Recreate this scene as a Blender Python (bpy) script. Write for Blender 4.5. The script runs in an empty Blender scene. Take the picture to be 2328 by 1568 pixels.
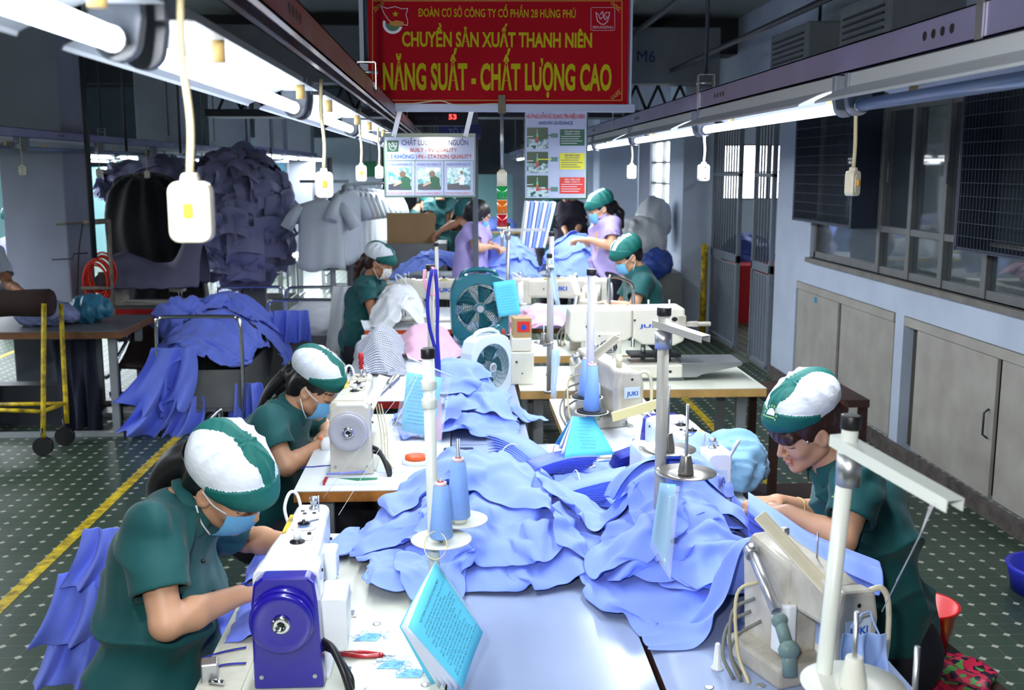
import bpy, bmesh, math, random
import numpy as np
from mathutils import Vector, Matrix, Euler
random.seed(7); RNG = np.random.default_rng(11)
sc = bpy.context.scene; COL = sc.collection
PI = math.pi
# ---------------------------------------------------------------- camera, world, exposure
H = 1.85; F = 2400.0; PITCH = math.radians(9.44); YAW = math.radians(-2.96)
cam = bpy.data.cameras.new('camera'); camo = bpy.data.objects.new('camera', cam); COL.objects.link(camo)
cam.sensor_width = 36; cam.lens = F / 2328 * 36; cam.clip_start = 0.05; cam.clip_end = 200
camo.location = (0, 0, H); camo.rotation_euler = (math.pi / 2 - PITCH, 0, YAW)
sc.camera = camo
CR = np.array(Euler(camo.rotation_euler).to_matrix())
cam.dof.use_dof = True; cam.dof.focus_distance = 3.0; cam.dof.aperture_fstop = 6.3
sc.view_settings.view_transform = 'Standard'; sc.view_settings.look = 'None'
sc.view_settings.exposure = 0.4; sc.view_settings.gamma = 1.0; sc.view_settings.use_curve_mapping = False
sc.cycles.max_bounces = 5; sc.cycles.diffuse_bounces = 3; sc.cycles.glossy_bounces = 3
sc.cycles.transmission_bounces = 4; sc.cycles.transparent_max_bounces = 6
sc.cycles.caustics_reflective = False; sc.cycles.caustics_refractive = False
sc.cycles.sample_clamp_indirect = 6; sc.cycles.use_denoising = True
w = bpy.data.worlds.new('world'); sc.world = w; w.use_nodes = True
w.node_tree.nodes['Background'].inputs[0].default_value = (0.62, 0.75, 1.0, 1)
w.node_tree.nodes['Background'].inputs[1].default_value = 1.2
def area(name, loc, rot, sx, sy, power, color=(0.86, 0.93, 1.0)):
    l = bpy.data.lights.new(name, 'AREA'); l.shape = 'RECTANGLE'; l.size = sx; l.size_y = sy
    l.energy = power; l.color = color
    o = bpy.data.objects.new(name, l); COL.objects.link(o); o.location = loc; o.rotation_euler = rot
    return o
# the photographer's flash just above the lens (its glare shows on the quality sign)
fl = area('camera_flash', (-0.16, -0.1, 2.09), (math.radians(78), 0, YAW), 0.085, 0.06, 26, (1.0, 0.98, 0.95))
# hall fluorescents far down the hall (rows of tubes hung below the ceiling)
def ray(px, py):
    d = CR @ np.array([(px - 1164) / F, -(py - 784) / F, -1.0]); return d
def P(px, py, z=None, Y=None, X=None):
    d = ray(px, py)
    t = (z - H) / d[2] if z is not None else (Y / d[1] if Y is not None else X / d[0])
    return np.array([0, 0, H]) + d * t
V = lambda *a: np.array(a, float)
# ---------------------------------------------------------------- materials
MATS = {}
def mat(name, col, rough=0.5, metal=0.0, var=0.0, vscale=8.0, bump=0.0, bscale=60.0, emit=0.0, alpha=1.0, trans=0.0, coat=0.0, sheen=0.0, dirt=None, detail=4.0, spec=0.5):
    if name in MATS: return MATS[name]
    m = bpy.data.materials.new(name); m.use_nodes = True; nt = m.node_tree; b = nt.nodes['Principled BSDF']
    b.inputs['Base Color'].default_value = (*col, 1); b.inputs['Roughness'].default_value = rough
    b.inputs['Metallic'].default_value = metal; b.inputs['Specular IOR Level'].default_value = spec
    if coat: b.inputs['Coat Weight'].default_value = coat
    if sheen: b.inputs['Sheen Weight'].default_value = sheen
    if trans: b.inputs['Transmission Weight'].default_value = trans
    if alpha < 1: b.inputs['Alpha'].default_value = alpha
    if emit:
        b.inputs['Emission Color'].default_value = (*col, 1); b.inputs['Emission Strength'].default_value = emit
    if var or bump:
        tc = nt.nodes.new('ShaderNodeTexCoord')
    if var:
        n = nt.nodes.new('ShaderNodeTexNoise'); n.inputs['Scale'].default_value = vscale; n.inputs['Detail'].default_value = detail
        nt.links.new(tc.outputs['Object'], n.inputs['Vector'])
        r = nt.nodes.new('ShaderNodeMapRange'); r.inputs['From Min'].default_value = 0.3; r.inputs['From Max'].default_value = 0.7
        nt.links.new(n.outputs['Fac'], r.inputs['Value'])
        mx = nt.nodes.new('ShaderNodeMix'); mx.data_type = 'RGBA'
        d = dirt or tuple(c * (1 - var) for c in col)
        mx.inputs[6].default_value = (*d, 1); mx.inputs[7].default_value = (*[min(1, c * (1 + var * 0.5)) for c in col], 1)
        nt.links.new(r.outputs[0], mx.inputs[0]); nt.links.new(mx.outputs[2], b.inputs['Base Color'])
    if bump:
        n2 = nt.nodes.new('ShaderNodeTexNoise'); n2.inputs['Scale'].default_value = bscale
        nt.links.new(tc.outputs['Object'], n2.inputs['Vector'])
        bp = nt.nodes.new('ShaderNodeBump'); bp.inputs['Strength'].default_value = bump; bp.inputs['Distance'].default_value = 0.01
        nt.links.new(n2.outputs['Fac'], bp.inputs['Height']); nt.links.new(bp.outputs[0], b.inputs['Normal'])
    MATS[name] = m; return m
def srgb(r, g, b):
    f = lambda c: (c / 255 / 12.92) if c / 255 < 0.04045 else ((c / 255 + 0.055) / 1.055) ** 2.4
    return (f(r), f(g), f(b))
def nodemat(name, fn):
    if name in MATS: return MATS[name]
    m = bpy.data.materials.new(name); m.use_nodes = True; fn(m.node_tree, m.node_tree.nodes['Principled BSDF']); MATS[name] = m; return m
def math_n(nt, op, a, b=None, c=None):
    n = nt.nodes.new('ShaderNodeMath'); n.operation = op
    for i, v in enumerate((a, b, c)):
        if v is None: continue
        if isinstance(v, (int, float)): n.inputs[i].default_value = v
        else: nt.links.new(v, n.inputs[i])
    return n.outputs[0]
# ---------------------------------------------------------------- object helpers
def tag(o, label=None, cat=None, group=None, kind=None):
    if label: o['label'] = label
    if cat: o['category'] = cat
    if group: o['group'] = group
    if kind: o['kind'] = kind
    return o
def empty(name, loc=(0, 0, 0), rz=0, label=None, cat=None, group=None):
    o = bpy.data.objects.new(name, None); COL.objects.link(o); o.location = loc; o.rotation_euler = (0, 0, rz)
    o.empty_display_size = 0.05
    return tag(o, label, cat, group)
def copy_tree(o, parent=None):
    c = o.copy(); COL.objects.link(c)
    if parent is not None: c.parent = parent
    for ch in list(o.children): copy_tree(ch, c)
    return c
def link_mesh(name, me, mats, parent=None, smooth=False, bevel=0, solid=0, sub=0):
    for m in (mats if isinstance(mats, (list, tuple)) else [mats]): me.materials.append(m)
    o = bpy.data.objects.new(name, me); COL.objects.link(o)
    if parent is not None: o.parent = parent
    if smooth: me.polygons.foreach_set('use_smooth', [True] * len(me.polygons))
    if solid:
        md = o.modifiers.new('solid', 'SOLIDIFY'); md.thickness = solid; md.offset = 0
    if bevel:
        md = o.modifiers.new('bevel', 'BEVEL'); md.width = bevel; md.segments = 2; md.limit_method = 'ANGLE'; md.angle_limit = math.radians(40)
    if sub:
        md = o.modifiers.new('sub', 'SUBSURF'); md.levels = sub; md.render_levels = sub
    return o
def mesh_np(name, v, f):
    me = bpy.data.meshes.new(name); me.from_pydata([tuple(map(float, x)) for x in v], [], [tuple(map(int, x)) for x in f]); me.update(); return me
def frame(d):
    d = np.array(d, float); d /= np.linalg.norm(d)
    a = V(0, 0, 1) if abs(d[2]) < 0.95 else V(1, 0, 0)
    u = np.cross(d, a); u /= np.linalg.norm(u); return u, np.cross(d, u), d
class MB:
    """collects shapes (each with a material slot) and links them as ONE mesh object"""
    def __init__(s): s.v = []; s.f = []; s.m = []; s.sm = []; s.M = None
    def add(s, vs, fs, mi=0, smooth=False):
        n = len(s.v); vs = np.asarray(vs, float)
        if s.M is not None: vs = vs @ s.M[:3, :3].T + s.M[:3, 3]
        s.v += [tuple(x) for x in vs]; s.f += [tuple(i + n for i in f) for f in fs]; s.m += [mi] * len(fs); s.sm += [smooth] * len(fs)
        return s
    def box(s, c, d, mi=0, rz=0, R=None):
        c = np.array(c, float); d = np.array(d, float) / 2
        vs = np.array([[x, y, z] for x in (-1, 1) for y in (-1, 1) for z in (-1, 1)]) * d
        if rz: ca, sa = math.cos(rz), math.sin(rz); vs = vs @ np.array([[ca, sa, 0], [-sa, ca, 0], [0, 0, 1]])
        if R is not None: vs = vs @ np.asarray(R).T
        return s.add(vs + c, [(0, 1, 3, 2), (4, 6, 7, 5), (0, 4, 5, 1), (2, 3, 7, 6), (0, 2, 6, 4), (1, 5, 7, 3)], mi)
    def b2(s, lo, hi, mi=0):
        lo = np.array(lo, float); hi = np.array(hi, float); return s.box((lo + hi) / 2, hi - lo, mi)
    def cyl(s, a, b, r, r2=None, n=16, mi=0, cap=True):
        a = np.array(a, float); b = np.array(b, float); r2 = r if r2 is None else r2; u, v, d = frame(b - a)
        t = np.arange(n) * 2 * PI / n; ring = np.cos(t)[:, None] * u + np.sin(t)[:, None] * v
        vs = np.vstack([a + ring * r, b + ring * r2]); fs = [(i, i + n, (i + 1) % n + n, (i + 1) % n) for i in range(n)]
        s.add(vs, fs, mi, True)
        if cap: s.add(vs, [tuple(range(n)), tuple(range(2 * n - 1, n - 1, -1))], mi)
        return s
    def tube(s, pts, r, n=8, mi=0, cap=True, closed=False):
        pts = np.array(pts, float); K = len(pts); rr = np.full(K, r) if np.isscalar(r) else np.array(r)
        tan = np.roll(pts, -1, 0) - np.roll(pts, 1, 0) if closed else np.gradient(pts, axis=0)
        tan /= np.maximum(np.linalg.norm(tan, axis=1), 1e-9)[:, None]
        u = frame(tan[0])[0]; vs = []; t = np.arange(n) * 2 * PI / n
        for i in range(K):
            u = u - tan[i] * (u @ tan[i]); u /= np.linalg.norm(u); w_ = np.cross(tan[i], u)
            vs.append(pts[i] + rr[i] * (np.cos(t)[:, None] * u + np.sin(t)[:, None] * w_))
        vs = np.vstack(vs); KK = K if closed else K - 1
        fs = [(k * n + i, k * n + (i + 1) % n, ((k + 1) % K) * n + (i + 1) % n, ((k + 1) % K) * n + i) for k in range(KK) for i in range(n)]
        s.add(vs, fs, mi, True)
        if cap and not closed: s.add(vs, [tuple(range(n - 1, -1, -1)), tuple(range((K - 1) * n, K * n))], mi)
        return s
    def lathe(s, prof, c=(0, 0, 0), axis=(0, 0, 1), n=24, mi=0):
        u, v, d = frame(axis); c = np.array(c, float); t = np.arange(n) * 2 * PI / n; ring = np.cos(t)[:, None] * u + np.sin(t)[:, None] * v
        vs = np.vstack([c + d * h + ring * max(r, 1e-4) for r, h in prof]); K = len(prof)
        fs = [(k * n + i, k * n + (i + 1) % n, (k + 1) * n + (i + 1) % n, (k + 1) * n + i) for k in range(K - 1) for i in range(n)]
        s.add(vs, fs, mi, True)
        s.add(vs, [tuple(range(n - 1, -1, -1)), tuple(range((K - 1) * n, K * n))], mi); return s
    def prism(s, poly, axis, lo, hi, mi=0, taper=None):
        """poly: 2-D outline in the two axes other than `axis`, extruded lo..hi"""
        poly = np.array(poly, float); n = len(poly); oth = [i for i in range(3) if i != axis]; vs = np.zeros((2 * n, 3))
        q = poly if taper is None else (poly - poly.mean(0)) * taper + poly.mean(0)
        vs[:n, oth[0]] = poly[:, 0]; vs[:n, oth[1]] = poly[:, 1]; vs[:n, axis] = lo
        vs[n:, oth[0]] = q[:, 0]; vs[n:, oth[1]] = q[:, 1]; vs[n:, axis] = hi
        return s.add(vs, [tuple(range(n)), tuple(range(2 * n - 1, n - 1, -1))] + [(i, i + n, (i + 1) % n + n, (i + 1) % n) for i in range(n)], mi)
    def ball(s, c, r, n=12, mi=0):
        r = np.array([r] * 3 if np.isscalar(r) else r, float); vs = []; K = n // 2 + 1
        for k in range(K):
            ph = PI * k / (K - 1)
            for i in range(n):
                t = 2 * PI * i / n; vs.append((math.sin(ph) * math.cos(t), math.sin(ph) * math.sin(t), -math.cos(ph)))
        vs = np.array(vs) * r + np.array(c, float)
        return s.add(vs, [(k * n + i, k * n + (i + 1) % n, (k + 1) * n + (i + 1) % n, (k + 1) * n + i) for k in range(K - 1) for i in range(n)], mi, True)
    def quad(s, pts, mi=0): return s.add(pts, [tuple(range(len(pts)))], mi)
    def sheet(s, grid, mi=0, smooth=True):
        g = np.asarray(grid); a, b = g.shape[:2]
        return s.add(g.reshape(-1, 3), [(i * b + j, (i + 1) * b + j, (i + 1) * b + j + 1, i * b + j + 1) for i in range(a - 1) for j in range(b - 1)], mi, smooth)
    def build(s, name, mats, parent=None, bevel=0, solid=0, sub=0, loc=None, fix=True):
        me = bpy.data.meshes.new(name); me.from_pydata(s.v, [], s.f); me.update()
        me.polygons.foreach_set('material_index', s.m); me.polygons.foreach_set('use_smooth', s.sm)
        if fix:
            bm = bmesh.new(); bm.from_mesh(me); bmesh.ops.remove_doubles(bm, verts=bm.verts, dist=1e-5)
            bmesh.ops.recalc_face_normals(bm, faces=bm.faces); bm.to_mesh(me); bm.free()
        o = link_mesh(name, me, mats, parent, bevel=bevel, solid=solid, sub=sub)
        if loc is not None: o.location = loc
        return o
def arc(c, r, a0, a1, n, plane=(0, 1)):
    out = []
    for i in range(n + 1):
        a = math.radians(a0 + (a1 - a0) * i / n); p = [0.0, 0.0]; p[0] = c[0] + r * math.cos(a); p[1] = c[1] + r * math.sin(a); out.append(tuple(p))
    return out
def rrect(w_, h_, r, n=4, c=(0, 0)):
    out = []
    for sx, sy, a in ((1, 1, 0), (-1, 1, 90), (-1, -1, 180), (1, -1, 270)):
        out += arc((c[0] + sx * (w_ / 2 - r), c[1] + sy * (h_ / 2 - r)), r, a, a + 90, n)
    return out
def smooth_path(pts, k=6):
    pts = [np.array(p, float) for p in pts]; P_ = [2 * pts[0] - pts[1]] + pts + [2 * pts[-1] - pts[-2]]; out = []
    for i in range(1, len(P_) - 2):
        for j in range(k):
            t = j / k; a, b, c, d = P_[i - 1], P_[i], P_[i + 1], P_[i + 2]
            out.append(0.5 * (2 * b + (c - a) * t + (2 * a - 5 * b + 4 * c - d) * t * t + (3 * b - a - 3 * c + d) * t ** 3))
    out.append(pts[-1]); return out
def snoise(p, scale=1.0, seed=0, octaves=3):
    """smooth pseudo-noise from warped sines, about -1..1; p (...,3)"""
    r = np.random.default_rng(seed); out = 0; amp = 1.0; tot = 0; q = np.asarray(p) * scale
    for o in range(octaves):
        A = r.normal(size=(4, 3)); ph = r.uniform(0, 6.28, 4); wv = np.sin(q @ A[0] + ph[0]) * 1.3
        out = out + amp * (np.sin(q @ A[1] + ph[1] + wv) + np.sin(q @ A[2] + ph[2] - wv * 0.8)) * 0.5; tot += amp
        amp *= 0.5; q = q * 2.03
    return out / tot
TEXTS = {}
def text_mesh(body, size=1.0, bold=0.0, xs=1.0, extrude=0.0, align='CENTER', space=1.0, shear=0.0):
    c = bpy.data.curves.new('t', 'FONT'); c.body = body; c.size = size; c.align_x = align; c.align_y = 'BOTTOM_BASELINE'; c.offset = bold; c.extrude = extrude
    c.resolution_u = 3; c.space_character = space; c.shear = shear
    o = bpy.data.objects.new('t', c); COL.objects.link(o)
    dg = bpy.context.evaluated_depsgraph_get(); me = bpy.data.meshes.new_from_object(o.evaluated_get(dg))
    bpy.data.objects.remove(o); bpy.data.curves.remove(c)
    for v in me.vertices: v.co.x *= xs
    return me
def text_on(mb, body, o, ux, uy, h, mi, width=None, bold=0.0, align='CENTER', lift=0.0012):
    """flat lettering of cap height h at point o, along unit ux, up uy; squeezed to `width`"""
    b2 = body.replace('Đ', 'D'); me = text_mesh(b2, 1.0, bold, 1.0, 0, 'LEFT'); vs = np.array([v.co[:] for v in me.vertices])
    if len(vs) == 0: return
    bars = []
    for i, ch in enumerate(body):
        if ch == 'Đ':
            m2 = text_mesh(b2[:i + 1], 1.0, bold, 1.0, 0, 'LEFT'); xr = max(v.co.x for v in m2.vertices); bpy.data.meshes.remove(m2); bars.append(xr - 0.64)
    xc = (vs[:, 0].min() + vs[:, 0].max()) / 2; vs[:, 0] -= xc
    ux = np.array(ux, float); uy = np.array(uy, float); ux /= np.linalg.norm(ux); uy /= np.linalg.norm(uy)
    sx = h / 0.72; wd = vs[:, 0].max() - vs[:, 0].min()
    s_x = (width / wd) if width else sx; nrm = np.cross(ux, uy)
    pts = np.array(o, float) + vs[:, :1] * s_x * ux + vs[:, 1:2] * sx * uy + nrm * lift
    mb.add(pts, [tuple(p.vertices) for p in me.polygons], mi); bpy.data.meshes.remove(me)
    for x in bars:
        q = np.array([(x - xc, 0.31), (x - xc + 0.3, 0.31), (x - xc + 0.3, 0.41), (x - xc, 0.41)]); mb.add(np.array(o, float) + q[:, :1] * s_x * ux + q[:, 1:] * sx * uy + nrm * (lift + 0.0003), [(0, 1, 2, 3)], mi)
# ---------------------------------------------------------------- implicit surfaces -> one continuous mesh
class Field:
    def __init__(s, lo, hi, h):
        s.lo = np.array(lo, float); s.h = h; s.n = np.ceil((np.array(hi) - s.lo) / h).astype(int) + 1
        s.D = np.full(s.n, 0.5, np.float32); s.ax = [s.lo[i] + h * np.arange(s.n[i]) for i in range(3)]
    def _sl(s, lo, hi):
        a = np.clip(np.floor((np.array(lo) - s.lo) / s.h).astype(int), 0, s.n); b = np.clip(np.ceil((np.array(hi) - s.lo) / s.h).astype(int) + 1, 0, s.n)
        if np.any(b - a < 2): return None, None
        sl = tuple(slice(a[i], b[i]) for i in range(3))
        return sl, (s.ax[0][sl[0]][:, None, None], s.ax[1][sl[1]][None, :, None], s.ax[2][sl[2]][None, None, :])
    def _mix(s, sl, d, k, sub):
        A = s.D[sl]; d = d.astype(np.float32)
        if sub:
            e = -d
            if k > 0: hh = np.clip(0.5 - 0.5 * (e - A) / k, 0, 1); s.D[sl] = e * (1 - hh) + A * hh + k * hh * (1 - hh)
            else: s.D[sl] = np.maximum(A, e)
        elif k > 0: hh = np.clip(0.5 + 0.5 * (A - d) / k, 0, 1); s.D[sl] = A * (1 - hh) + d * hh - k * hh * (1 - hh)
        else: s.D[sl] = np.minimum(A, d)
    def cap(s, a, b, r1, r2=None, k=0.02, sub=False):
        a = np.array(a, float); b = np.array(b, float); r2 = r1 if r2 is None else r2; R = max(r1, r2) + k + 3 * s.h
        sl, g = s._sl(np.minimum(a, b) - R, np.maximum(a, b) + R)
        if sl is None: return s
        d = b - a; L = max(d @ d, 1e-9); px, py, pz = g[0] - a[0], g[1] - a[1], g[2] - a[2]
        t = np.clip((px * d[0] + py * d[1] + pz * d[2]) / L, 0, 1)
        dist = np.sqrt((px - t * d[0]) ** 2 + (py - t * d[1]) ** 2 + (pz - t * d[2]) ** 2) - (r1 + (r2 - r1) * t)
        s._mix(sl, dist, k, sub); return s
    def ell(s, c, r, R=None, k=0.02, sub=False):
        c = np.array(c, float); r = np.array(r if not np.isscalar(r) else [r] * 3, float); m = r.max() + k + 3 * s.h
        sl, g = s._sl(c - m, c + m)
        if sl is None: return s
        x, y, z = g[0] - c[0], g[1] - c[1], g[2] - c[2]
        if R is not None:
            R = np.asarray(R); x, y, z = (x * R[0, i] + y * R[1, i] + z * R[2, i] for i in range(3))
        x, y, z = x / r[0], y / r[1], z / r[2]; k0 = np.sqrt(x * x + y * y + z * z) + 1e-6
        k1 = np.sqrt((x / r[0]) ** 2 + (y / r[1]) ** 2 + (z / r[2]) ** 2) + 1e-6
        s._mix(sl, k0 * (k0 - 1) / k1, k, sub); return s
    def half(s, p, n):
        """cut away everything on the +n side of the plane through p"""
        p = np.array(p, float); n = np.array(n, float); n /= np.linalg.norm(n)
        d = (s.ax[0][:, None, None] - p[0]) * n[0] + (s.ax[1][None, :, None] - p[1]) * n[1] + (s.ax[2][None, None, :] - p[2]) * n[2]
        s.D = np.maximum(s.D, d.astype(np.float32)); return s
    def flat(s, e, d, r, reach=0.14):
        """square off a limb: cut everything past the plane at e within radius r of the axis d"""
        e = np.array(e, float); d = np.array(d, float); sl, g = s._sl(e + d * reach / 2 - reach, e + d * reach / 2 + reach)
        if sl is None: return s
        x, y, z = g[0] - e[0], g[1] - e[1], g[2] - e[2]; t = x * d[0] + y * d[1] + z * d[2]; q = np.sqrt(np.maximum(x * x + y * y + z * z - t * t, 0))
        c = np.minimum(t, np.minimum(r - q, reach - t)); s.D[sl] = np.maximum(s.D[sl], c.astype(np.float32)); return s
    def mesh(s):
        D = s.D.copy(); D[0] = D[-1] = 0.5; D[:, 0] = D[:, -1] = 0.5; D[:, :, 0] = D[:, :, -1] = 0.5
        S = D < 0; nx, ny, nz = D.shape
        c = np.zeros((nx - 1, ny - 1, nz - 1), np.int8)
        for i in (0, 1):
            for j in (0, 1):
                for k in (0, 1): c += S[i:nx - 1 + i, j:ny - 1 + j, k:nz - 1 + k]
        act = (c > 0) & (c < 8); idx = np.full(act.shape, -1, np.int64); I = np.argwhere(act); idx[act] = np.arange(len(I))
        acc = np.zeros((len(I), 3)); cnt = np.zeros(len(I))
        for axis in range(3):
            o1, o2 = [a for a in range(3) if a != axis]
            for u in (0, 1):
                for v in (0, 1):
                    a = I.copy(); a[:, o1] += u; a[:, o2] += v; b = a.copy(); b[:, axis] += 1
                    da = D[a[:, 0], a[:, 1], a[:, 2]]; db = D[b[:, 0], b[:, 1], b[:, 2]]; m = (da < 0) != (db < 0)
                    t = np.where(m, da / np.where(m, da - db, 1), 0); p = a.astype(float); p[:, axis] += t
                    acc[m] += p[m]; cnt[m] += 1
        vs = acc / cnt[:, None] * s.h + s.lo; fs = []
        for axis in range(3):
            o1, o2 = [(1, 2), (2, 0), (0, 1)][axis]
            sa = [slice(None)] * 3; sb = [slice(None)] * 3; sa[axis] = slice(0, -1); sb[axis] = slice(1, None)
            ch = S[tuple(sa)] != S[tuple(sb)]; E = np.argwhere(ch)
            E = E[(E[:, o1] > 0) & (E[:, o2] > 0) & (E[:, o1] < D.shape[o1] - 1) & (E[:, o2] < D.shape[o2] - 1)]
            q = []
            for u, v in ((1, 1), (0, 1), (0, 0), (1, 0)):
                a = E.copy(); a[:, o1] -= u; a[:, o2] -= v; q.append(idx[a[:, 0], a[:, 1], a[:, 2]])
            q = np.stack(q, 1); fl_ = ~S[E[:, 0], E[:, 1], E[:, 2]]; q[fl_] = q[fl_][:, ::-1]; fs.append(q)
        fs = np.vstack(fs); return vs, fs[(fs >= 0).all(1)]
def relax(vs, fs, n=1, lam=0.5):
    E = np.vstack([fs[:, [0, 1]], fs[:, [1, 2]], fs[:, [2, 3]], fs[:, [3, 0]]])
    for _ in range(n):
        acc = np.zeros_like(vs); cnt = np.zeros(len(vs))
        for a in range(3):
            acc[:, a] = np.bincount(E[:, 0], vs[E[:, 1], a], len(vs)) + np.bincount(E[:, 1], vs[E[:, 0], a], len(vs))
        cnt = np.bincount(E[:, 0], minlength=len(vs)) + np.bincount(E[:, 1], minlength=len(vs))
        vs = vs * (1 - lam) + lam * acc / np.maximum(cnt, 1)[:, None]
    return vs
def normals(vs, fs):
    n = np.cross(vs[fs[:, 2]] - vs[fs[:, 0]], vs[fs[:, 3]] - vs[fs[:, 1]]); out = np.zeros_like(vs)
    for k in range(4):
        for a in range(3): out[:, a] += np.bincount(fs[:, k], n[:, a], len(vs))
    return out / np.maximum(np.linalg.norm(out, axis=1), 1e-12)[:, None]
def mesh_obj(name, vs, fs, mats, parent=None, mi=None, smooth=True, solid=0, sub=0):
    me = bpy.data.meshes.new(name); me.vertices.add(len(vs)); me.vertices.foreach_set('co', np.asarray(vs, np.float32).ravel())
    fs = np.asarray(fs); me.loops.add(fs.size); me.loops.foreach_set('vertex_index', fs.astype(np.int32).ravel())
    me.polygons.add(len(fs)); me.polygons.foreach_set('loop_start', np.arange(0, fs.size, fs.shape[1], dtype=np.int32))
    me.update(calc_edges=True)
    if mi is not None: me.polygons.foreach_set('material_index', np.asarray(mi, np.int32))
    o = link_mesh(name, me, mats, parent, smooth=smooth, solid=solid, sub=sub); me.update(); return o
# ---------------------------------------------------------------- cloth: small position-based solver over a height map
class Ground:
    """height map of a table top / pile that falling garments rest on"""
    def __init__(s, x0, y0, x1, y1, base, h=0.012):
        s.x0, s.y0, s.h = x0, y0, h; s.nx = int((x1 - x0) / h) + 2; s.ny = int((y1 - y0) / h) + 2
        s.Z = np.full((s.nx, s.ny), float(base)); s.gx = x0 + h * np.arange(s.nx)[:, None]; s.gy = y0 + h * np.arange(s.ny)[None, :]
    def dome(s, cx, cy, rx, ry, hgt, rot=0, p=1.0):
        c, n = math.cos(rot), math.sin(rot); X = s.gx - cx; Y = s.gy - cy; u = (X * c + Y * n) / rx; v = (-X * n + Y * c) / ry
        r = np.clip(1 - u * u - v * v, 0, 1) ** p; s.Z = np.where(r > 0, np.maximum(s.Z, s.base0() + hgt * r), s.Z); return s
    def base0(s): return getattr(s, 'b0', s.Z.min())
    def box(s, x0, y0, x1, y1, z):
        m = (s.gx >= x0) & (s.gx <= x1) & (s.gy >= y0) & (s.gy <= y1); s.Z = np.where(m, np.maximum(s.Z, z), s.Z); return s
    def drop(s, x0, y0, x1, y1, z):
        m = (s.gx >= x0) & (s.gx <= x1) & (s.gy >= y0) & (s.gy <= y1); s.Z = np.where(m, z, s.Z); return s
    def at(s, x, y):
        fx = np.clip((x - s.x0) / s.h, 0, s.nx - 1.001); fy = np.clip((y - s.y0) / s.h, 0, s.ny - 1.001)
        i = fx.astype(int); j = fy.astype(int); a = fx - i; b = fy - j; Z = s.Z
        return (Z[i, j] * (1 - a) + Z[i + 1, j] * a) * (1 - b) + (Z[i, j + 1] * (1 - a) + Z[i + 1, j + 1] * a) * b
    def stamp(s, p, thick=0.004):
        q = p
        for _ in range(2):
            a = np.concatenate([q, (q[1:] + q[:-1]) / 2], 0)[np.argsort(np.concatenate([np.arange(len(q)), np.arange(len(q) - 1) + 0.5]))]
            a = a.transpose(1, 0, 2); a = np.concatenate([a, (a[1:] + a[:-1]) / 2], 0)[np.argsort(np.concatenate([np.arange(len(a)), np.arange(len(a) - 1) + 0.5]))]
            q = a.transpose(1, 0, 2)
        i = np.round((q[..., 0] - s.x0) / s.h).astype(int).ravel(); j = np.round((q[..., 1] - s.y0) / s.h).astype(int).ravel(); z = q[..., 2].ravel() + thick
        m = (i >= 0) & (i < s.nx) & (j >= 0) & (j < s.ny); np.maximum.at(s.Z, (i[m], j[m]), z[m])
        Z = s.Z; K = Z.copy(); K[1:-1, 1:-1] = (Z[1:-1, 1:-1] * 2 + Z[:-2, 1:-1] + Z[2:, 1:-1] + Z[1:-1, :-2] + Z[1:-1, 2:]) / 6; s.Z = np.maximum(K, s.Z - 0.006)
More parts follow.
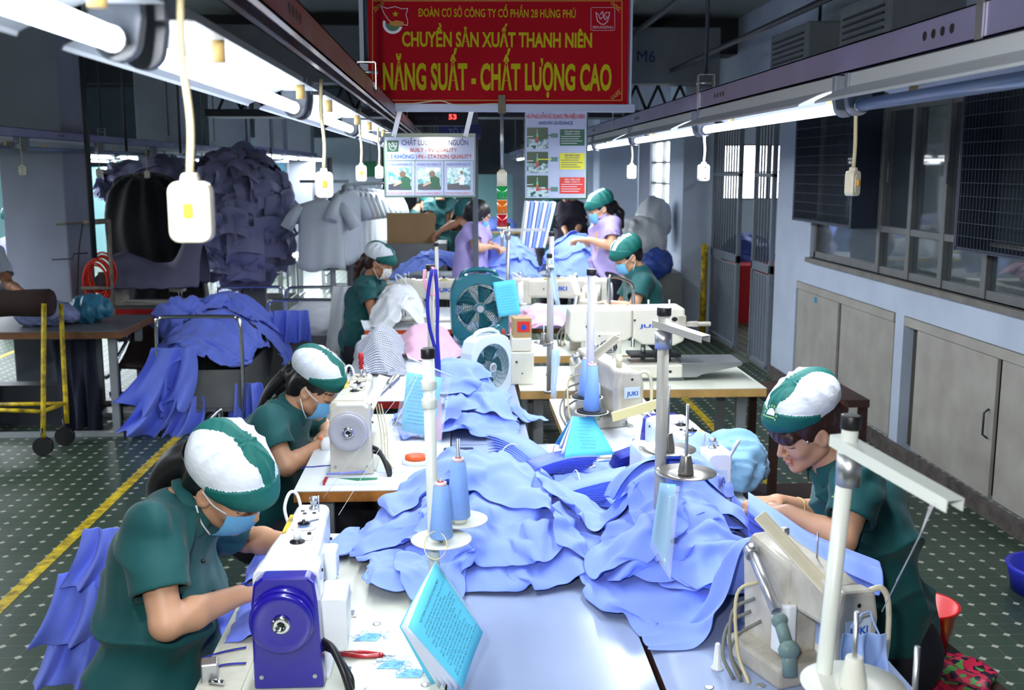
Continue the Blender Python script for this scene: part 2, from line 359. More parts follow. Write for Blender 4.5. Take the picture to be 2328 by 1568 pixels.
def cloth(g, cx, cy, w_, h_, rot=0.0, squeeze=0.8, seed=0, dx=0.017, steps=60, drop_h=0.06, rumple=0.03, iters=8, squeeze2=None, rnd=0.55, fold=0.017, fl=1.0, hem=0.0):
    r = np.random.default_rng(seed); n = max(6, int(w_ / dx)); m = max(6, int(h_ / dx))
    u = np.linspace(-1, 1, n); v = np.linspace(-1, 1, m); U, W = np.meshgrid(u, v, indexing='ij')
    U2 = U * np.sqrt(1 - rnd * W * W / 2); W2 = W * np.sqrt(1 - rnd * U * U / 2); ph = r.uniform(0, 6.28, 4)
    U2 = U2 * (1 + 0.07 * np.sin(2.6 * W + ph[0]) + 0.015 * np.sin(7 * W + ph[1])); W2 = W2 * (1 + 0.07 * np.sin(2.7 * U + ph[2]) + 0.015 * np.sin(6 * U + ph[3]))
    q = np.stack([U2 * w_ / 2, W2 * h_ / 2, np.zeros_like(U)], -1)
    def rl(a, b): return np.sqrt(((b - a) ** 2).sum(-1, keepdims=True))
    Lx = rl(q[:-1], q[1:]); Ly = rl(q[:, :-1], q[:, 1:]); Ld1 = rl(q[:-1, :-1], q[1:, 1:]); Ld2 = rl(q[1:, :-1], q[:-1, 1:])
    sx = squeeze; sy = squeeze if squeeze2 is None else squeeze2
    dxn = snoise(q, 9, seed, 2) * rumple; dyn = snoise(q, 9, seed + 50, 2) * rumple; zz = snoise(q, 16, seed + 99, 2)
    X = q[..., 0] * sx + dxn; Yv = q[..., 1] * sy + dyn; c, s_ = math.cos(rot), math.sin(rot)
    p = np.stack([cx + X * c - Yv * s_, cy + X * s_ + Yv * c, np.zeros_like(X)], -1)
    gz = g.at(p[..., 0], p[..., 1]); p[..., 2] = gz.max() * 0.25 + gz * 0.75 + drop_h + zz * rumple * 1.0
    prev = p.copy()
    def con(a, b, L, st):
        d = b - a; l = np.sqrt((d * d).sum(-1, keepdims=True)) + 1e-9; return d * (0.5 * st * (l - L) / l)
    for st in range(steps):
        vel = (p - prev) * 0.9; prev = p.copy(); p = p + vel; p[..., 2] -= 0.0026
        for it in range(iters):
            for k in (0, 1):
                b = p[k + 1::2]; a = p[k:-1:2][:len(b)]; b = b[:len(a)]; L_ = Lx[k::2][:len(a)]; cr = con(a, b, L_, 1.0); p[k:-1:2][:len(b)] += cr; p[k + 1::2][:len(a)] -= cr
                a = p[:, k:-1:2]; b = p[:, k + 1::2]; nn = min(a.shape[1], b.shape[1]); cr = con(a[:, :nn], b[:, :nn], Ly[:, k::2][:, :nn], 1.0); p[:, k:-1:2][:, :nn] += cr; p[:, k + 1::2][:, :nn] -= cr
            if it % 2 == 0:
                acc = np.zeros_like(p)
                cr = con(p[:-1, :-1], p[1:, 1:], Ld1, 0.3); acc[:-1, :-1] += cr; acc[1:, 1:] -= cr
                cr = con(p[1:, :-1], p[:-1, 1:], Ld2, 0.3); acc[1:, :-1] += cr; acc[:-1, 1:] -= cr
                p += acc
        z = g.at(p[..., 0], p[..., 1]) + 0.003; deep = z - p[..., 2]; hit = deep > 0; side = deep > 0.09
        p[..., 2] = np.where(hit, np.where(side, p[..., 2] + deep * 0.6, z), p[..., 2])
        fr = 0.96; p[..., :2] = np.where(hit[..., None], prev[..., :2] * fr + p[..., :2] * (1 - fr), p[..., :2])
        prev[..., 2] = np.where(hit, p[..., 2], prev[..., 2])
    q2 = p.copy(); q2[1:-1, 1:-1] = p[1:-1, 1:-1] * 0.5 + (p[:-2, 1:-1] + p[2:, 1:-1] + p[1:-1, :-2] + p[1:-1, 2:]) * 0.125; p = q2
    # creases: sharp-ridged folds that fan out from a gathering point
    gx, gy = r.uniform(-0.7, 0.7) * w_ / 2, r.uniform(-0.7, 0.7) * h_ / 2; ang = np.arctan2(q[..., 1] - gy, q[..., 0] - gx); rad = np.hypot(q[..., 0] - gx, q[..., 1] - gy)
    wp = snoise(q, 7, seed + 7, 2); K = int(r.integers(4, 8)); f1 = (1 - np.abs(np.sin(ang * K / 2 + wp * 1.3 + rad * 6))) ** 2.6
    th = r.uniform(0, 3.14); lin = q[..., 0] * math.cos(th) + q[..., 1] * math.sin(th); f2 = (1 - np.abs(np.sin(lin * 22 * fl + wp * 2.0))) ** 2.6
    msk = np.clip(0.55 + 0.9 * snoise(q, 6, seed + 13, 1), 0, 1); tx = np.gradient(p, axis=0); ty = np.gradient(p, axis=1); nr = np.cross(tx, ty); nr /= np.maximum(np.linalg.norm(nr, axis=-1, keepdims=True), 1e-9); nr *= np.sign(nr[..., 2:3] + 1e-9)
    dsp = fold * (2.0 * f1 * np.clip(rad / 0.05, 0, 1) * (0.4 + 0.6 * msk) + 1.5 * f2 * (1 - msk)) + 0.003 * snoise(q, 30, seed + 3, 2) * msk
    return p + nr * dsp[..., None]
def grid_faces(n, m, mask=None):
    i, j = np.meshgrid(np.arange(n - 1), np.arange(m - 1), indexing='ij'); f = np.stack([i * m + j, (i + 1) * m + j, (i + 1) * m + j + 1, i * m + j + 1], -1).reshape(-1, 4)
    if mask is not None: f = f[mask[:-1, :-1].ravel()]
    return f
def shirt_mask(n, m, seed=0, kind='shirt'):
    U, W = np.meshgrid(np.linspace(-1, 1, n), np.linspace(-1, 1, m), indexing='ij')
    if kind == 'shirt': return ~((np.abs(U) > 0.62) & (W < 0.25)) & ~((U ** 2 + ((W - 1.05) / 0.25) ** 2) < 0.1) & ~((np.abs(U) > 0.35) & (W > 1.35 - 0.6 * np.abs(U)))
    if kind == 'round': return (np.abs(U) ** 4 + np.abs(W) ** 4) < 1.05
    return np.ones_like(U, bool)
def cloth_obj(name, p, m_, g=None, mask=None, parent=None, thick=0.0022, sub=1):
    n, m = p.shape[:2]
    if g is not None: g.stamp(p)
    fs = grid_faces(n, m, mask); vs = p.reshape(-1, 3)
    if mask is not None:
        use = np.unique(fs); re = np.full(len(vs), -1); re[use] = np.arange(len(use)); vs = vs[use]; fs = re[fs]
    return mesh_obj(name, vs, fs, m_, parent, solid=thick, sub=sub)
# ---------------------------------------------------------------- colours
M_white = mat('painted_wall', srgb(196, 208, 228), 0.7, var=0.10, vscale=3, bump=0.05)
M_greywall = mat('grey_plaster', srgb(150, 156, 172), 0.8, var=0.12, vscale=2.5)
M_ceil = mat('ceiling_board', srgb(140, 146, 142), 0.8, var=0.08, vscale=1.5)
M_dark = mat('dark_steel', srgb(38, 42, 50), 0.5)
M_black = mat('black_plastic', srgb(20, 20, 24), 0.4)
M_rail = mat('rail_paint', srgb(148, 146, 185), 0.35, metal=0.25, var=0.12, vscale=5)
M_alu = mat('galvanised_rail', srgb(150, 152, 165), 0.3, metal=0.75, var=0.3, vscale=6, dirt=srgb(150, 108, 96))
M_lampwhite = mat('lamp_reflector_white', srgb(206, 212, 220), 0.35)
M_tube = mat('lit_tube', (0.86, 0.93, 1.0), 0.4, emit=6)
M_tube_far = mat('lit_tube_far', (0.86, 0.93, 1.0), 0.4, emit=14)
M_tube_off = mat('unlit_tube', srgb(120, 140, 175), 0.25)
M_chrome = mat('chrome', (0.75, 0.76, 0.78), 0.16, metal=1.0)
M_steel = mat('brushed_steel', (0.52, 0.53, 0.55), 0.35, metal=0.9)
M_cream = mat('cream_plastic', srgb(226, 218, 192), 0.45, var=0.10, vscale=20)
M_yellow = mat('yellow_paint', srgb(226, 196, 30), 0.5, var=0.35, vscale=18, dirt=srgb(120, 100, 30))
M_cord = mat('cream_cord', srgb(214, 202, 160), 0.5, var=0.1)
M_orange = mat('amber_plastic', srgb(250, 170, 20), 0.4)
M_glass = mat('window_glass', (0.10, 0.13, 0.15), 0.03, alpha=0.32, spec=1.0)
M_frame = mat('window_frame_grey', srgb(110, 112, 112), 0.5, var=0.15)
M_cage = mat('fan_cage_blue_steel', srgb(40, 50, 70), 0.5)
M_wood = mat('old_wood', srgb(120, 78, 44), 0.6, var=0.4, vscale=6)
M_brownwood = mat('dark_brown_wood', srgb(58, 34, 28), 0.5, var=0.3)
M_laminate = mat('cream_laminate', srgb(212, 214, 198), 0.28, var=0.03, vscale=3)
M_laminate_blue = mat('grey_laminate', srgb(158, 174, 208), 0.2, var=0.05, vscale=4)
M_lam_white = mat('white_laminate', srgb(226, 232, 238), 0.25, var=0.03, vscale=4)
M_red = mat('red_paint', srgb(176, 24, 30), 0.45)
M_teal = mat('teal_panel', srgb(160, 214, 218), 0.6)
def _floor(nt, b):
    tc = nt.nodes.new('ShaderNodeTexCoord'); sp = nt.nodes.new('ShaderNodeSeparateXYZ'); nt.links.new(tc.outputs['Object'], sp.inputs[0]); p = 0.1
    def cell(o):
        f = math_n(nt, 'FRACT', math_n(nt, 'ADD', math_n(nt, 'DIVIDE', o, p), 1000.5)); return math_n(nt, 'ABSOLUTE', math_n(nt, 'SUBTRACT', f, 0.5))
    a = cell(sp.outputs[0]); c = cell(sp.outputs[1]); dia = math_n(nt, 'LESS_THAN', math_n(nt, 'ADD', a, c), 0.17)
    ln = math_n(nt, 'LESS_THAN', math_n(nt, 'MINIMUM', a, c), 0.012)
    n = nt.nodes.new('ShaderNodeTexNoise'); n.inputs['Scale'].default_value = 1.3; n.inputs['Detail'].default_value = 6; nt.links.new(tc.outputs['Object'], n.inputs['Vector'])
    g = nt.nodes.new('ShaderNodeMix'); g.data_type = 'RGBA'; g.inputs[6].default_value = (*srgb(34, 48, 40), 1); g.inputs[7].default_value = (*srgb(62, 84, 66), 1); nt.links.new(n.outputs['Fac'], g.inputs[0])
    m1 = nt.nodes.new('ShaderNodeMix'); m1.data_type = 'RGBA'; nt.links.new(math_n(nt, 'MULTIPLY', ln, 0.4), m1.inputs[0]); nt.links.new(g.outputs[2], m1.inputs[6]); m1.inputs[7].default_value = (*srgb(140, 146, 130), 1)
    m2 = nt.nodes.new('ShaderNodeMix'); m2.data_type = 'RGBA'; nt.links.new(dia, m2.inputs[0]); nt.links.new(m1.outputs[2], m2.inputs[6]); m2.inputs[7].default_value = (*srgb(176, 176, 160), 1)
    nt.links.new(m2.outputs[2], b.inputs['Base Color']); b.inputs['Roughness'].default_value = 0.42
M_floor = nodemat('green_tile_floor', _floor)
def struct(mb, name, m, bevel=0):
    o = mb.build(name, m, bevel=bevel); o['kind'] = 'structure'; return o
# ---------------------------------------------------------------- shell
struct(MB().b2((-16, -2.5, -0.1), (9, 34, 0)), 'floor', M_floor)
struct(MB().b2((-2.0, -1, 0.0), (-1.94, 12, 0.0015)), 'trim_1', M_yellow)
struct(MB().b2((1.82, -1, 0.0), (1.88, 12, 0.0015)), 'trim_2', M_yellow)
struct(MB().b2((-4.6, -1, 0.0), (-4.54, 20, 0.0015)), 'trim_3', M_yellow)
struct(MB().b2((-16, -2.5, 3.35), (9, 10.9, 3.45)).b2((-16, 10.9, 4.3), (9, 34, 4.4)), 'ceiling', M_ceil)
mb = MB()
for y in (2.5, 4.6, 6.7, 8.8): mb.b2((-16, y, 3.34), (9, y + 0.02, 3.352))
for x in (-3.2, -0.6, 2.0): mb.b2((x, -2, 3.34), (x + 0.02, 10.9, 3.352))
struct(mb, 'trim_4', M_dark)
struct(MB().b2((-16, 10.9, 3.0), (9, 11.3, 4.4)).b2((-16, 17.5, 3.7), (9, 17.9, 4.4)).b2((-16, 24, 3.7), (9, 24.4, 4.4)), 'trim_5', M_dark)   # deep ceiling beams
# right wall: openings for the long window (z 1.16..2.55) and the gateway (Y 9.35..11.7)
xw0, xw1 = 2.85, 3.02
mb = MB()
mb.b2((xw0, 1.6, 0.93), (xw1, 9.35, 1.15)).b2((xw0, 1.6, 2.55), (xw1, 9.35, 3.35)).b2((xw0, 8.42, 1.15), (xw1, 9.35, 2.55))
mb.b2((xw0, 8.72, 0), (xw1, 9.35, 0.93)).b2((xw0, -2.5, 0), (xw1, 1.6, 3.35)).b2((xw0, 9.35, 2.75), (xw1, 11.7, 3.35))
struct(mb, 'wall_right', M_white)
mb = MB()
for (y0, y1) in ((6.55, 6.68), (4.2, 4.33), (1.6, 1.75)): mb.b2((xw0, y0, 0), (xw1, y1, 0.93))
struct(mb, 'wall_right_piers', M_white)
mb = MB(); mb.b2((2.5, 11.7, 0), (2.95, 12.5, 4.3)); struct(mb, 'wall_right_column', M_white)
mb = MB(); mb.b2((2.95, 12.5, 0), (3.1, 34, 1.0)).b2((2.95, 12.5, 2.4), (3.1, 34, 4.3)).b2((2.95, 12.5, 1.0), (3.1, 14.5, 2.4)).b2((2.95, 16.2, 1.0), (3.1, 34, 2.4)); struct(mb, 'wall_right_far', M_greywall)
struct(MB().b2((xw0 - 0.03, 1.6, 0), (xw0, 9.35, 0.09)), 'baseboard_right', mat('baseboard_grime', srgb(92, 84, 80), 0.9, var=0.5, vscale=14))
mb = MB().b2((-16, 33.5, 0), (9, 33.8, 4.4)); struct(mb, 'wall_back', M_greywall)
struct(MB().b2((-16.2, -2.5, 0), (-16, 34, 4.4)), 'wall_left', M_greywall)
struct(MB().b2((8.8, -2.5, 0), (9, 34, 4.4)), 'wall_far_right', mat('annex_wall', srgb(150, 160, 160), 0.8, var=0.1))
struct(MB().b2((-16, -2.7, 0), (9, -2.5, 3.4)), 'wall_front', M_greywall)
# pillars down the left aisle, and one on the right
for i, (x0, x1, y0, y1) in enumerate(((-3.42, -2.95, 8.2, 8.75), (-3.42, -2.95, 11.7, 12.2), (-3.42, -2.95, 15.1, 15.6), (-3.42, -2.95, 18.5, 19), (-3.42, -2.95, 22, 22.5), (1.95, 2.5, 14.6, 15.2), (1.9, 2.5, 18.5, 19))):
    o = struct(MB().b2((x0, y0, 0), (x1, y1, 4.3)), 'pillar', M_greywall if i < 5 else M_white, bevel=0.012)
# storage cupboards under the window
M_cup = mat('cupboard_door_beige', srgb(176, 172, 164), 0.65, var=0.06, vscale=5, dirt=srgb(160, 154, 146))
def cupboard(y0, y1, split, label, handle=None, sticker=False):
    r = empty('wall_cupboard', (xw0, (y0 + y1) / 2, 0), 0, label, 'cupboard', 'built-in cupboards under the window')
    yc = (y0 + y1) / 2
    mb = MB(); mb.b2((0.06, y0 - yc, 0.09), (0.16, y1 - yc, 0.93)); mb.build('recess', mat('recess_dark', srgb(70, 66, 62), 0.9), r)
    mb = MB(); mb.b2((-0.006, y0 - yc, 0.868), (0.02, y1 - yc, 0.925)); mb.build('frame', M_cup, r)
    for (a, b, off) in split:
        d = MB().b2((0.0 + off, a - yc + 0.006, 0.1), (0.022 + off, b - yc - 0.006, 0.862)).build('door', M_cup, r, bevel=0.003)
        if handle is not None and a <= handle <= b:
            t = MB(); t.tube([(-0.004, handle - yc, 0.42), (-0.03, handle - yc, 0.44), (-0.03, handle - yc, 0.56), (-0.004, handle - yc, 0.58)], 0.006); t.build('handle', M_dark, d)
        if sticker: MB().b2((-0.002, (a + b) / 2 - yc, 0.8), (0.0, (a + b) / 2 - yc + 0.06, 0.845)).build('sticker', mat('blue_sticker', srgb(30, 140, 180), 0.5), d); sticker = False
    return r
cupboard(6.7, 8.7, ((7.72, 8.68, 0.0), (6.72, 7.7, 0.012)), 'pale beige two-door cupboard in the white wall with a small blue sticker, farthest one', None, True)
cupboard(4.35, 6.53, ((5.35, 6.35, 0.0), (4.37, 5.33, 0.01)), 'pale beige cupboard in the white wall with a dark loop handle, beside bare tiled gap', 5.4)
cupboard(1.77, 4.18, ((3.0, 4.16, 0.0), (1.79, 2.98, 0.01)), 'pale beige cupboard in the white wall nearest the camera')
# ---------------------------------------------------------------- long window with fan cages
win = empty('window_1', (xw0, 5.0, 1.15)); win['kind'] = 'structure'
mb = MB(); mb.b2((-0.04, -3.4, -0.035), (0.14, 3.42, 0.0)); mb.build('window_sill', mat('sill_grey', srgb(128, 124, 118), 0.7, var=0.2, vscale=9), win)
def wy(y): return y - 5.0
mb = MB()
mb.b2((0.03, -3.4, 0.0), (0.08, 3.42, 0.05)).b2((0.03, -3.4, 1.35), (0.08, 3.42, 1.4)).b2((0.03, wy(8.38), 0), (0.08, wy(8.42), 1.4))
for y in (7.1, 6.62, 6.15, 5.62, 4.0, 3.4, 2.6): mb.b2((0.02, wy(y) - 0.028, 0.0), (0.085, wy(y) + 0.028, 1.4))
mb.b2((0.025, wy(5.62), 0.28), (0.08, wy(7.1), 0.325)).b2((0.025, wy(5.62), 1.08), (0.08, wy(7.1), 1.12)).b2((0.025, wy(7.1), 0.27), (0.085, wy(8.4), 0.31)).b2((0.025, wy(1.65), 0.27), (0.085, wy(5.62), 0.31))
mb.build('window_frame', M_frame, win, bevel=0.004)
for (a, b) in ((1.65, 2.6), (2.6, 3.4), (3.4, 4.0), (4.0, 5.62), (5.62, 6.15), (6.15, 6.62), (6.62, 7.1), (7.1, 8.38)):
    MB().b2((0.052, wy(a) + 0.028, 0.05), (0.056, wy(b) - 0.028, 1.36)).build('pane', M_glass, win)
for y in (6.05, 6.9):
    t = MB(); t.tube([(0.02, wy(y), 0.6), (-0.015, wy(y), 0.62), (-0.015, wy(y), 0.74), (0.02, wy(y), 0.76)], 0.006); t.build('window_handle', M_frame, win)
def fan_cage(y0, y1, z0, z1, label):
    yc = (y0 + y1) / 2; r = empty('exhaust_fan', (xw0 - 0.16, yc, z0), 0, label, 'fan', 'caged wall fans in the window')
    hy = (y1 - y0) / 2; hz = z1 - z0; mb = MB()
    for s in (-1, 1): mb.b2((0, s * hy - 0.015, 0), (0.5, s * hy + 0.015, hz))
    mb.b2((0, -hy, 0), (0.5, hy, 0.02)).b2((0, -hy, hz - 0.03), (0.5, hy, hz)); mb.build('housing', M_cage, r)
    g = MB(); n = int(2 * hy / 0.035)
    for i in range(n + 1): g.cyl((0.0, -hy + 2 * hy * i / n, 0.01), (0.0, -hy + 2 * hy * i / n, hz - 0.01), 0.0022, n=4, cap=False)
    for k in range(int(hz / 0.07) + 1): g.cyl((0.0, -hy, 0.01 + k * 0.07), (0.0, hy, 0.01 + k * 0.07), 0.003, n=4, cap=False)
    g.build('wire_grille', M_cage, r, fix=False)
    f = MB(); R_ = min(hy, hz / 2) * 0.86; cz = hz * 0.5
    ring = [(0.3, R_ * math.cos(a), cz + R_ * math.sin(a)) for a in np.linspace(0, 2 * PI, 33)[:-1]]; f.tube(ring, 0.02, closed=True)
    f.cyl((0.24, 0, cz), (0.36, 0, cz), 0.09); f.build('shroud', M_dark, r)
    for k in range(5):
        a = k * 2 * PI / 5 + 0.3; c, s = math.cos(a), math.sin(a); g_ = []
        for t in (0.08, 0.2, 0.32, 0.42):
            t *= R_ / 0.45; wd = 0.06 + 0.22 * t; row = []
            for q in (-0.5, 0, 0.5): row.append((0.3 + 0.1 * q, c * t - s * wd * q, cz + s * t + c * wd * q))
            g_.append(row)
        MB().sheet(g_).build('blade', mat('fan_blade_grey', srgb(92, 92, 94), 0.6), r, solid=0.004)
fan_cage(7.15, 8.4, 1.45, 2.5, 'dark blue caged wall fan at the far end of the window')
fan_cage(4.1, 5.6, 1.42, 2.5, 'dark blue caged wall fan at the near end of the window, cut by the frame')
# ---------------------------------------------------------------- folding gates between wall and column
M_gate = mat('gate_grey_paint', srgb(118, 126, 138), 0.5, var=0.12)
def gate(y0, y1, bars, label, rz=0.0):
    r = empty('steel_gate', (2.84, y1, 0.03), rz, label, 'gate', 'grey steel gate leaves'); L = y1 - y0; Ht = 2.6
    f = MB()
    for y in (-0.02, -L + 0.02): f.b2((-0.02, y - 0.02, 0), (0.02, y + 0.02, Ht))
    for z in (0.0, 0.88, 1.75, Ht): f.b2((-0.02, -L, z), (0.02, 0, z + (0.08 if z == 0.88 else 0.035)))
    f.build('frame', M_gate, r, bevel=0.003)
    p = MB(); p.b2((-0.006, -L + 0.03, 0.05), (0.006, -0.03, 0.86))
    for k in range(int(L / 0.09)): p.b2((-0.014, -L + 0.06 + k * 0.09, 0.06), (0.0, -L + 0.09 + k * 0.09, 0.85))
    p.build('lower_panel', M_gate, r)
    b = MB()
    for k in range(bars):
        y = -L * (k + 0.8) / (bars + 0.6); b.cyl((0, y, 0.9), (0, y, Ht), 0.011, n=8)
    b.build('bars', M_gate, r); return r
gate(10.55, 11.65, 10, 'grey barred steel gate leaf next to the white column')
gate(9.4, 10.02, 6, 'narrow grey barred steel gate leaf next to the white wall end')
yp = MB().cyl((2.74, 11.6, 0), (2.74, 11.6, 0.98), 0.035, n=12).ball((2.74, 11.6, 1.0), 0.04).build('bollard', M_yellow); tag(yp, 'scuffed yellow post standing at the gate hinge', 'post')
# ---------------------------------------------------------------- annex seen through window and gate
an = empty('annex_table', (5.2, 6.3, 0), 0, 'cream table behind the window glass', 'table')
t = MB().b2((-0.9, -2.6, 0.9), (0.9, 2.4, 0.94)); t.build('tabletop', M_laminate, an, bevel=0.004)
for x in (-0.8, 0.8):
    for y in (-2.4, 2.2): MB().b2((x - 0.03, y - 0.03, 0), (x + 0.03, y + 0.03, 0.9)).build('leg', M_gate, an)
# daylight windows at the far right (bright sky behind)
M_sky = mat('daylight_outside', (0.9, 0.96, 1.0), 0.5, emit=7)
def day_window(name, x, y0, y1, z0, z1, nv=2, nh=3, axis='x'):
    r = empty(name, (x, (y0 + y1) / 2, z0)); r['kind'] = 'structure'; h = (y1 - y0) / 2
    mb = MB(); d = z1 - z0
    def bx(a0, a1, c0, c1, t0=-0.03, t1=0.03):
        if axis == 'x': mb.b2((t0, a0, c0), (t1, a1, c1))
        else: mb.b2((a0, t0, c0), (a1, t1, c1))
    for i in range(nv + 1): a = -h + 2 * h * i / nv; bx(a - 0.02, a + 0.02, 0, d)
    for k in range(nh + 1): c = d * k / nh; bx(-h, h, c - 0.015, c + 0.015)
    mb.build('window_frame', M_frame, r)
    mb = MB(); bx(-h, h, 0, d, 0.05, 0.06); mb.build('bright_pane', M_sky, r); return r
day_window('window_2', 3.0, 14.5, 16.2, 1.35, 2.25)
struct(MB().b2((3.1, 20, 0), (4.9, 20.2, 4.3)).b2((6.4, 20, 0), (8.8, 20.2, 4.3)).b2((4.9, 20, 0), (6.4, 20.2, 1.3)).b2((4.9, 20, 2.3), (6.4, 20.2, 4.3)), 'wall_annex', M_white)
r = empty('window_3', (5.65, 20.0, 1.3)); r['kind'] = 'structure'
mb = MB()
for i in range(4): mb.b2((-0.75 + i * 0.5 - 0.02, -0.03, 0), (-0.75 + i * 0.5 + 0.02, 0.03, 1.0))
for k in range(3): mb.b2((-0.75, -0.03, k * 0.5 - 0.015), (0.75, 0.03, k * 0.5 + 0.015))
mb.build('window_frame', M_frame, r); MB().b2((-0.75, 0.08, 0), (0.75, 0.1, 1.0)).build('bright_pane', M_sky, r)
# ---------------------------------------------------------------- overhead rails
ZR = H + 0.205
def rail(x, y0, y1, m, label, w_=0.045, hgt=0.055, holes=True, copings=True):
    r = empty('lighting_rail', (x, y0, ZR), 0, label, 'rail'); L = y1 - y0; mb = MB()
    # a channel with turned-in lips: web, two flanges, two lips
    t = 0.003; mb.b2((-w_ / 2, 0, 0), (-w_ / 2 + t, L, hgt)).b2((w_ / 2 - t, 0, 0), (w_ / 2, L, hgt)).b2((-w_ / 2, 0, hgt - t), (w_ / 2, L, hgt))
    mb.b2((-w_ / 2, 0, 0), (-w_ / 2 + 0.014, L, t)).b2((w_ / 2 - 0.014, 0, 0), (w_ / 2, L, t))
    mb.build('channel', m, r)
    if holes:
        h = MB(); y = 1.1
        while y < L:
            for k in range(4): h.cyl((-w_ / 2 - 0.0008, y + k * 0.035, hgt * 0.5), (-w_ / 2 + 0.001, y + k * 0.035, hgt * 0.5), 0.0085, n=10); h.cyl((w_ / 2 - 0.001, y + k * 0.035, hgt * 0.5), (w_ / 2 + 0.0008, y + k * 0.035, hgt * 0.5), 0.0085, n=10)
            y += 1.55
        h.build('cable_holes', M_black, r)
    y = 1.0 if x > 0 else 0.75; k = 0
    while y < L and k < 8:
        b = MB(); a = w_ / 2 + 0.004
        b.b2((-a, y - 0.012, 0.0), (-a + 0.003, y + 0.012, hgt + 0.06)).b2((a - 0.003, y - 0.012, 0.03), (a, y + 0.012, hgt + 0.06)).b2((-a, y - 0.012, hgt + 0.057), (a, y + 0.012, hgt + 0.06))
        b.cyl((-a - 0.004, y, hgt + 0.03), (a + 0.004, y, hgt + 0.03), 0.005, n=8); br = b.build('hanger_bracket', M_steel, r)
        MB().cyl((0, y, hgt + 0.055), (0, y, 3.34 - ZR), 0.007, n=8).build('hanger_rod', M_dark, br)
        y += 2.0; k += 1
    return r
rail(-0.265, 0.5, 16.5, M_alu, 'rust-streaked galvanised steel lighting rail over the left machines', 0.05, 0.05)
rail(0.86, 0.7, 17.0, M_rail, 'lilac painted steel lighting rail over the right machines', 0.05, 0.058)
rail(-2.83, 2.0, 20.0, M_rail, 'lilac grey lighting rail crossing the square pillar on the far left', 0.05, 0.06)
def lamp(name='tube_lamp', L=1.18, lit=True, side=1, far=False):
    """local: tube axis along +y from 0..L, rail underside at z 0. side=+1: reflector wing flares to -x"""
    r = empty(name); b = MB()
    b.prism([(-0.022, 0), (0.022, 0), (0.022, -0.03), (-0.022, -0.03)], 1, 0.02, L - 0.02); b.build('housing', M_lampwhite, r, bevel=0 if far else 0.002)
    g = MB(); wings = (-1,) if side > 0 else (-1, 1)
    for s in wings: g.sheet([[(s * 0.02, 0.03, -0.028), (s * 0.02, L - 0.03, -0.028)], [(s * 0.055, 0.03, -0.040), (s * 0.055, L - 0.03, -0.040)], [(s * 0.098, 0.03, -0.060), (s * 0.098, L - 0.03, -0.060)], [(s * 0.1, 0.03, -0.065), (s * 0.1, L - 0.03, -0.065)]], smooth=False)
    g.sheet([[(-0.02, 0.03, -0.031), (-0.02, L - 0.03, -0.031)], [(0.055 if side > 0 else 0.02, 0.03, -0.031), (0.055 if side > 0 else 0.02, L - 0.03, -0.031)]], smooth=False)
    g.build('reflector', M_lampwhite, r, solid=0.0016)
    tb = MB().cyl((0, 0.03, -0.068), (0, L - 0.03, -0.068), 0.013, n=12); tb.build('tube', (M_tube_far if far else M_tube) if lit else M_tube_off, r)
    if far: return r
    for y in (0.012, L - 0.012):
        e = MB(); e.prism([(-0.028, 0.0), (0.028, 0.0), (0.028, -0.045)] + arc((0, -0.066), 0.024, -10, -170, 8) + [(-0.028, -0.045)], 1, y - 0.011, y + 0.011); e.build('lampholder', mat('lampholder_grey', srgb(132, 138, 150), 0.5, var=0.2, vscale=30), r, bevel=0.002)
    for y in (0.012, L - 0.012): MB().cyl((0, y + (0.012 if y < 0.1 else -0.026), -0.068), (0, y + (0.026 if y < 0.1 else -0.012), -0.068), 0.0145, n=14).build('tube_cap', M_steel, r)
    for y in (0.22, L - 0.2): MB().cyl((0.04, y, -0.03), (0.04, y, -0.06), 0.009, n=12).build('starter', mat('starter_amber', srgb(226, 190, 120), 0.5), r)
    return r
L0 = lamp(); L0.location = (-0.36, 0.02, ZR - 0.002); L0.rotation_euler = (0, 0, 0)
tag(L0, 'blown-out bright tube lamp with white reflector, the nearest in the top left corner', 'lamp', 'tube lamps under the left rail')
ords = ['second nearest', 'third nearest', 'fourth nearest', 'fifth nearest', 'sixth nearest', 'seventh nearest', 'eighth nearest', 'ninth nearest', 'tenth nearest', 'eleventh nearest', 'twelfth nearest', 'thirteenth nearest', 'fourteenth nearest', 'farthest']
for k in range(1, 9):
    o = copy_tree(L0); o.location.y = 0.02 + 1.25 * k; o['label'] = 'bright tube lamp with white reflector under the rusty left rail, %s of the row' % ords[k - 1]
R0 = lamp(L=1.36, lit=False, side=-1); R0.location = (0.86, 0.93, ZR - 0.002); R0.rotation_euler = (0, 0, 0)
tag(R0, 'unlit tube lamp with long cream reflector in the upper right corner', 'lamp', 'tube lamps under the right rail')
R1 = lamp(L=1.36, side=-1); R1.location = (0.86, 2.34, ZR - 0.002); R1.rotation_euler = R0.rotation_euler
tag(R1, 'lit tube lamp under the lilac right rail, next to the unlit lamp', 'lamp', 'tube lamps under the right rail')
for k in range(1, 9):
    o = copy_tree(R1); o.location.y = 2.34 + 1.42 * k; o['label'] = 'lit tube lamp under the lilac right rail, %s of the lit ones' % ords[k - 1]
# light that the near fixtures throw down (same tubes, sampled as rectangles)
for k in range(0, 5): area('tube_light', (-0.36, 0.6 + 1.25 * k, ZR - 0.09), (0, 0, 0), 0.03, 1.1, 7.5)
for k in range(0, 5): area('tube_light', (0.86, 3.1 + 1.42 * k, ZR - 0.09), (0, 0, 0), 0.03, 1.25, 17)
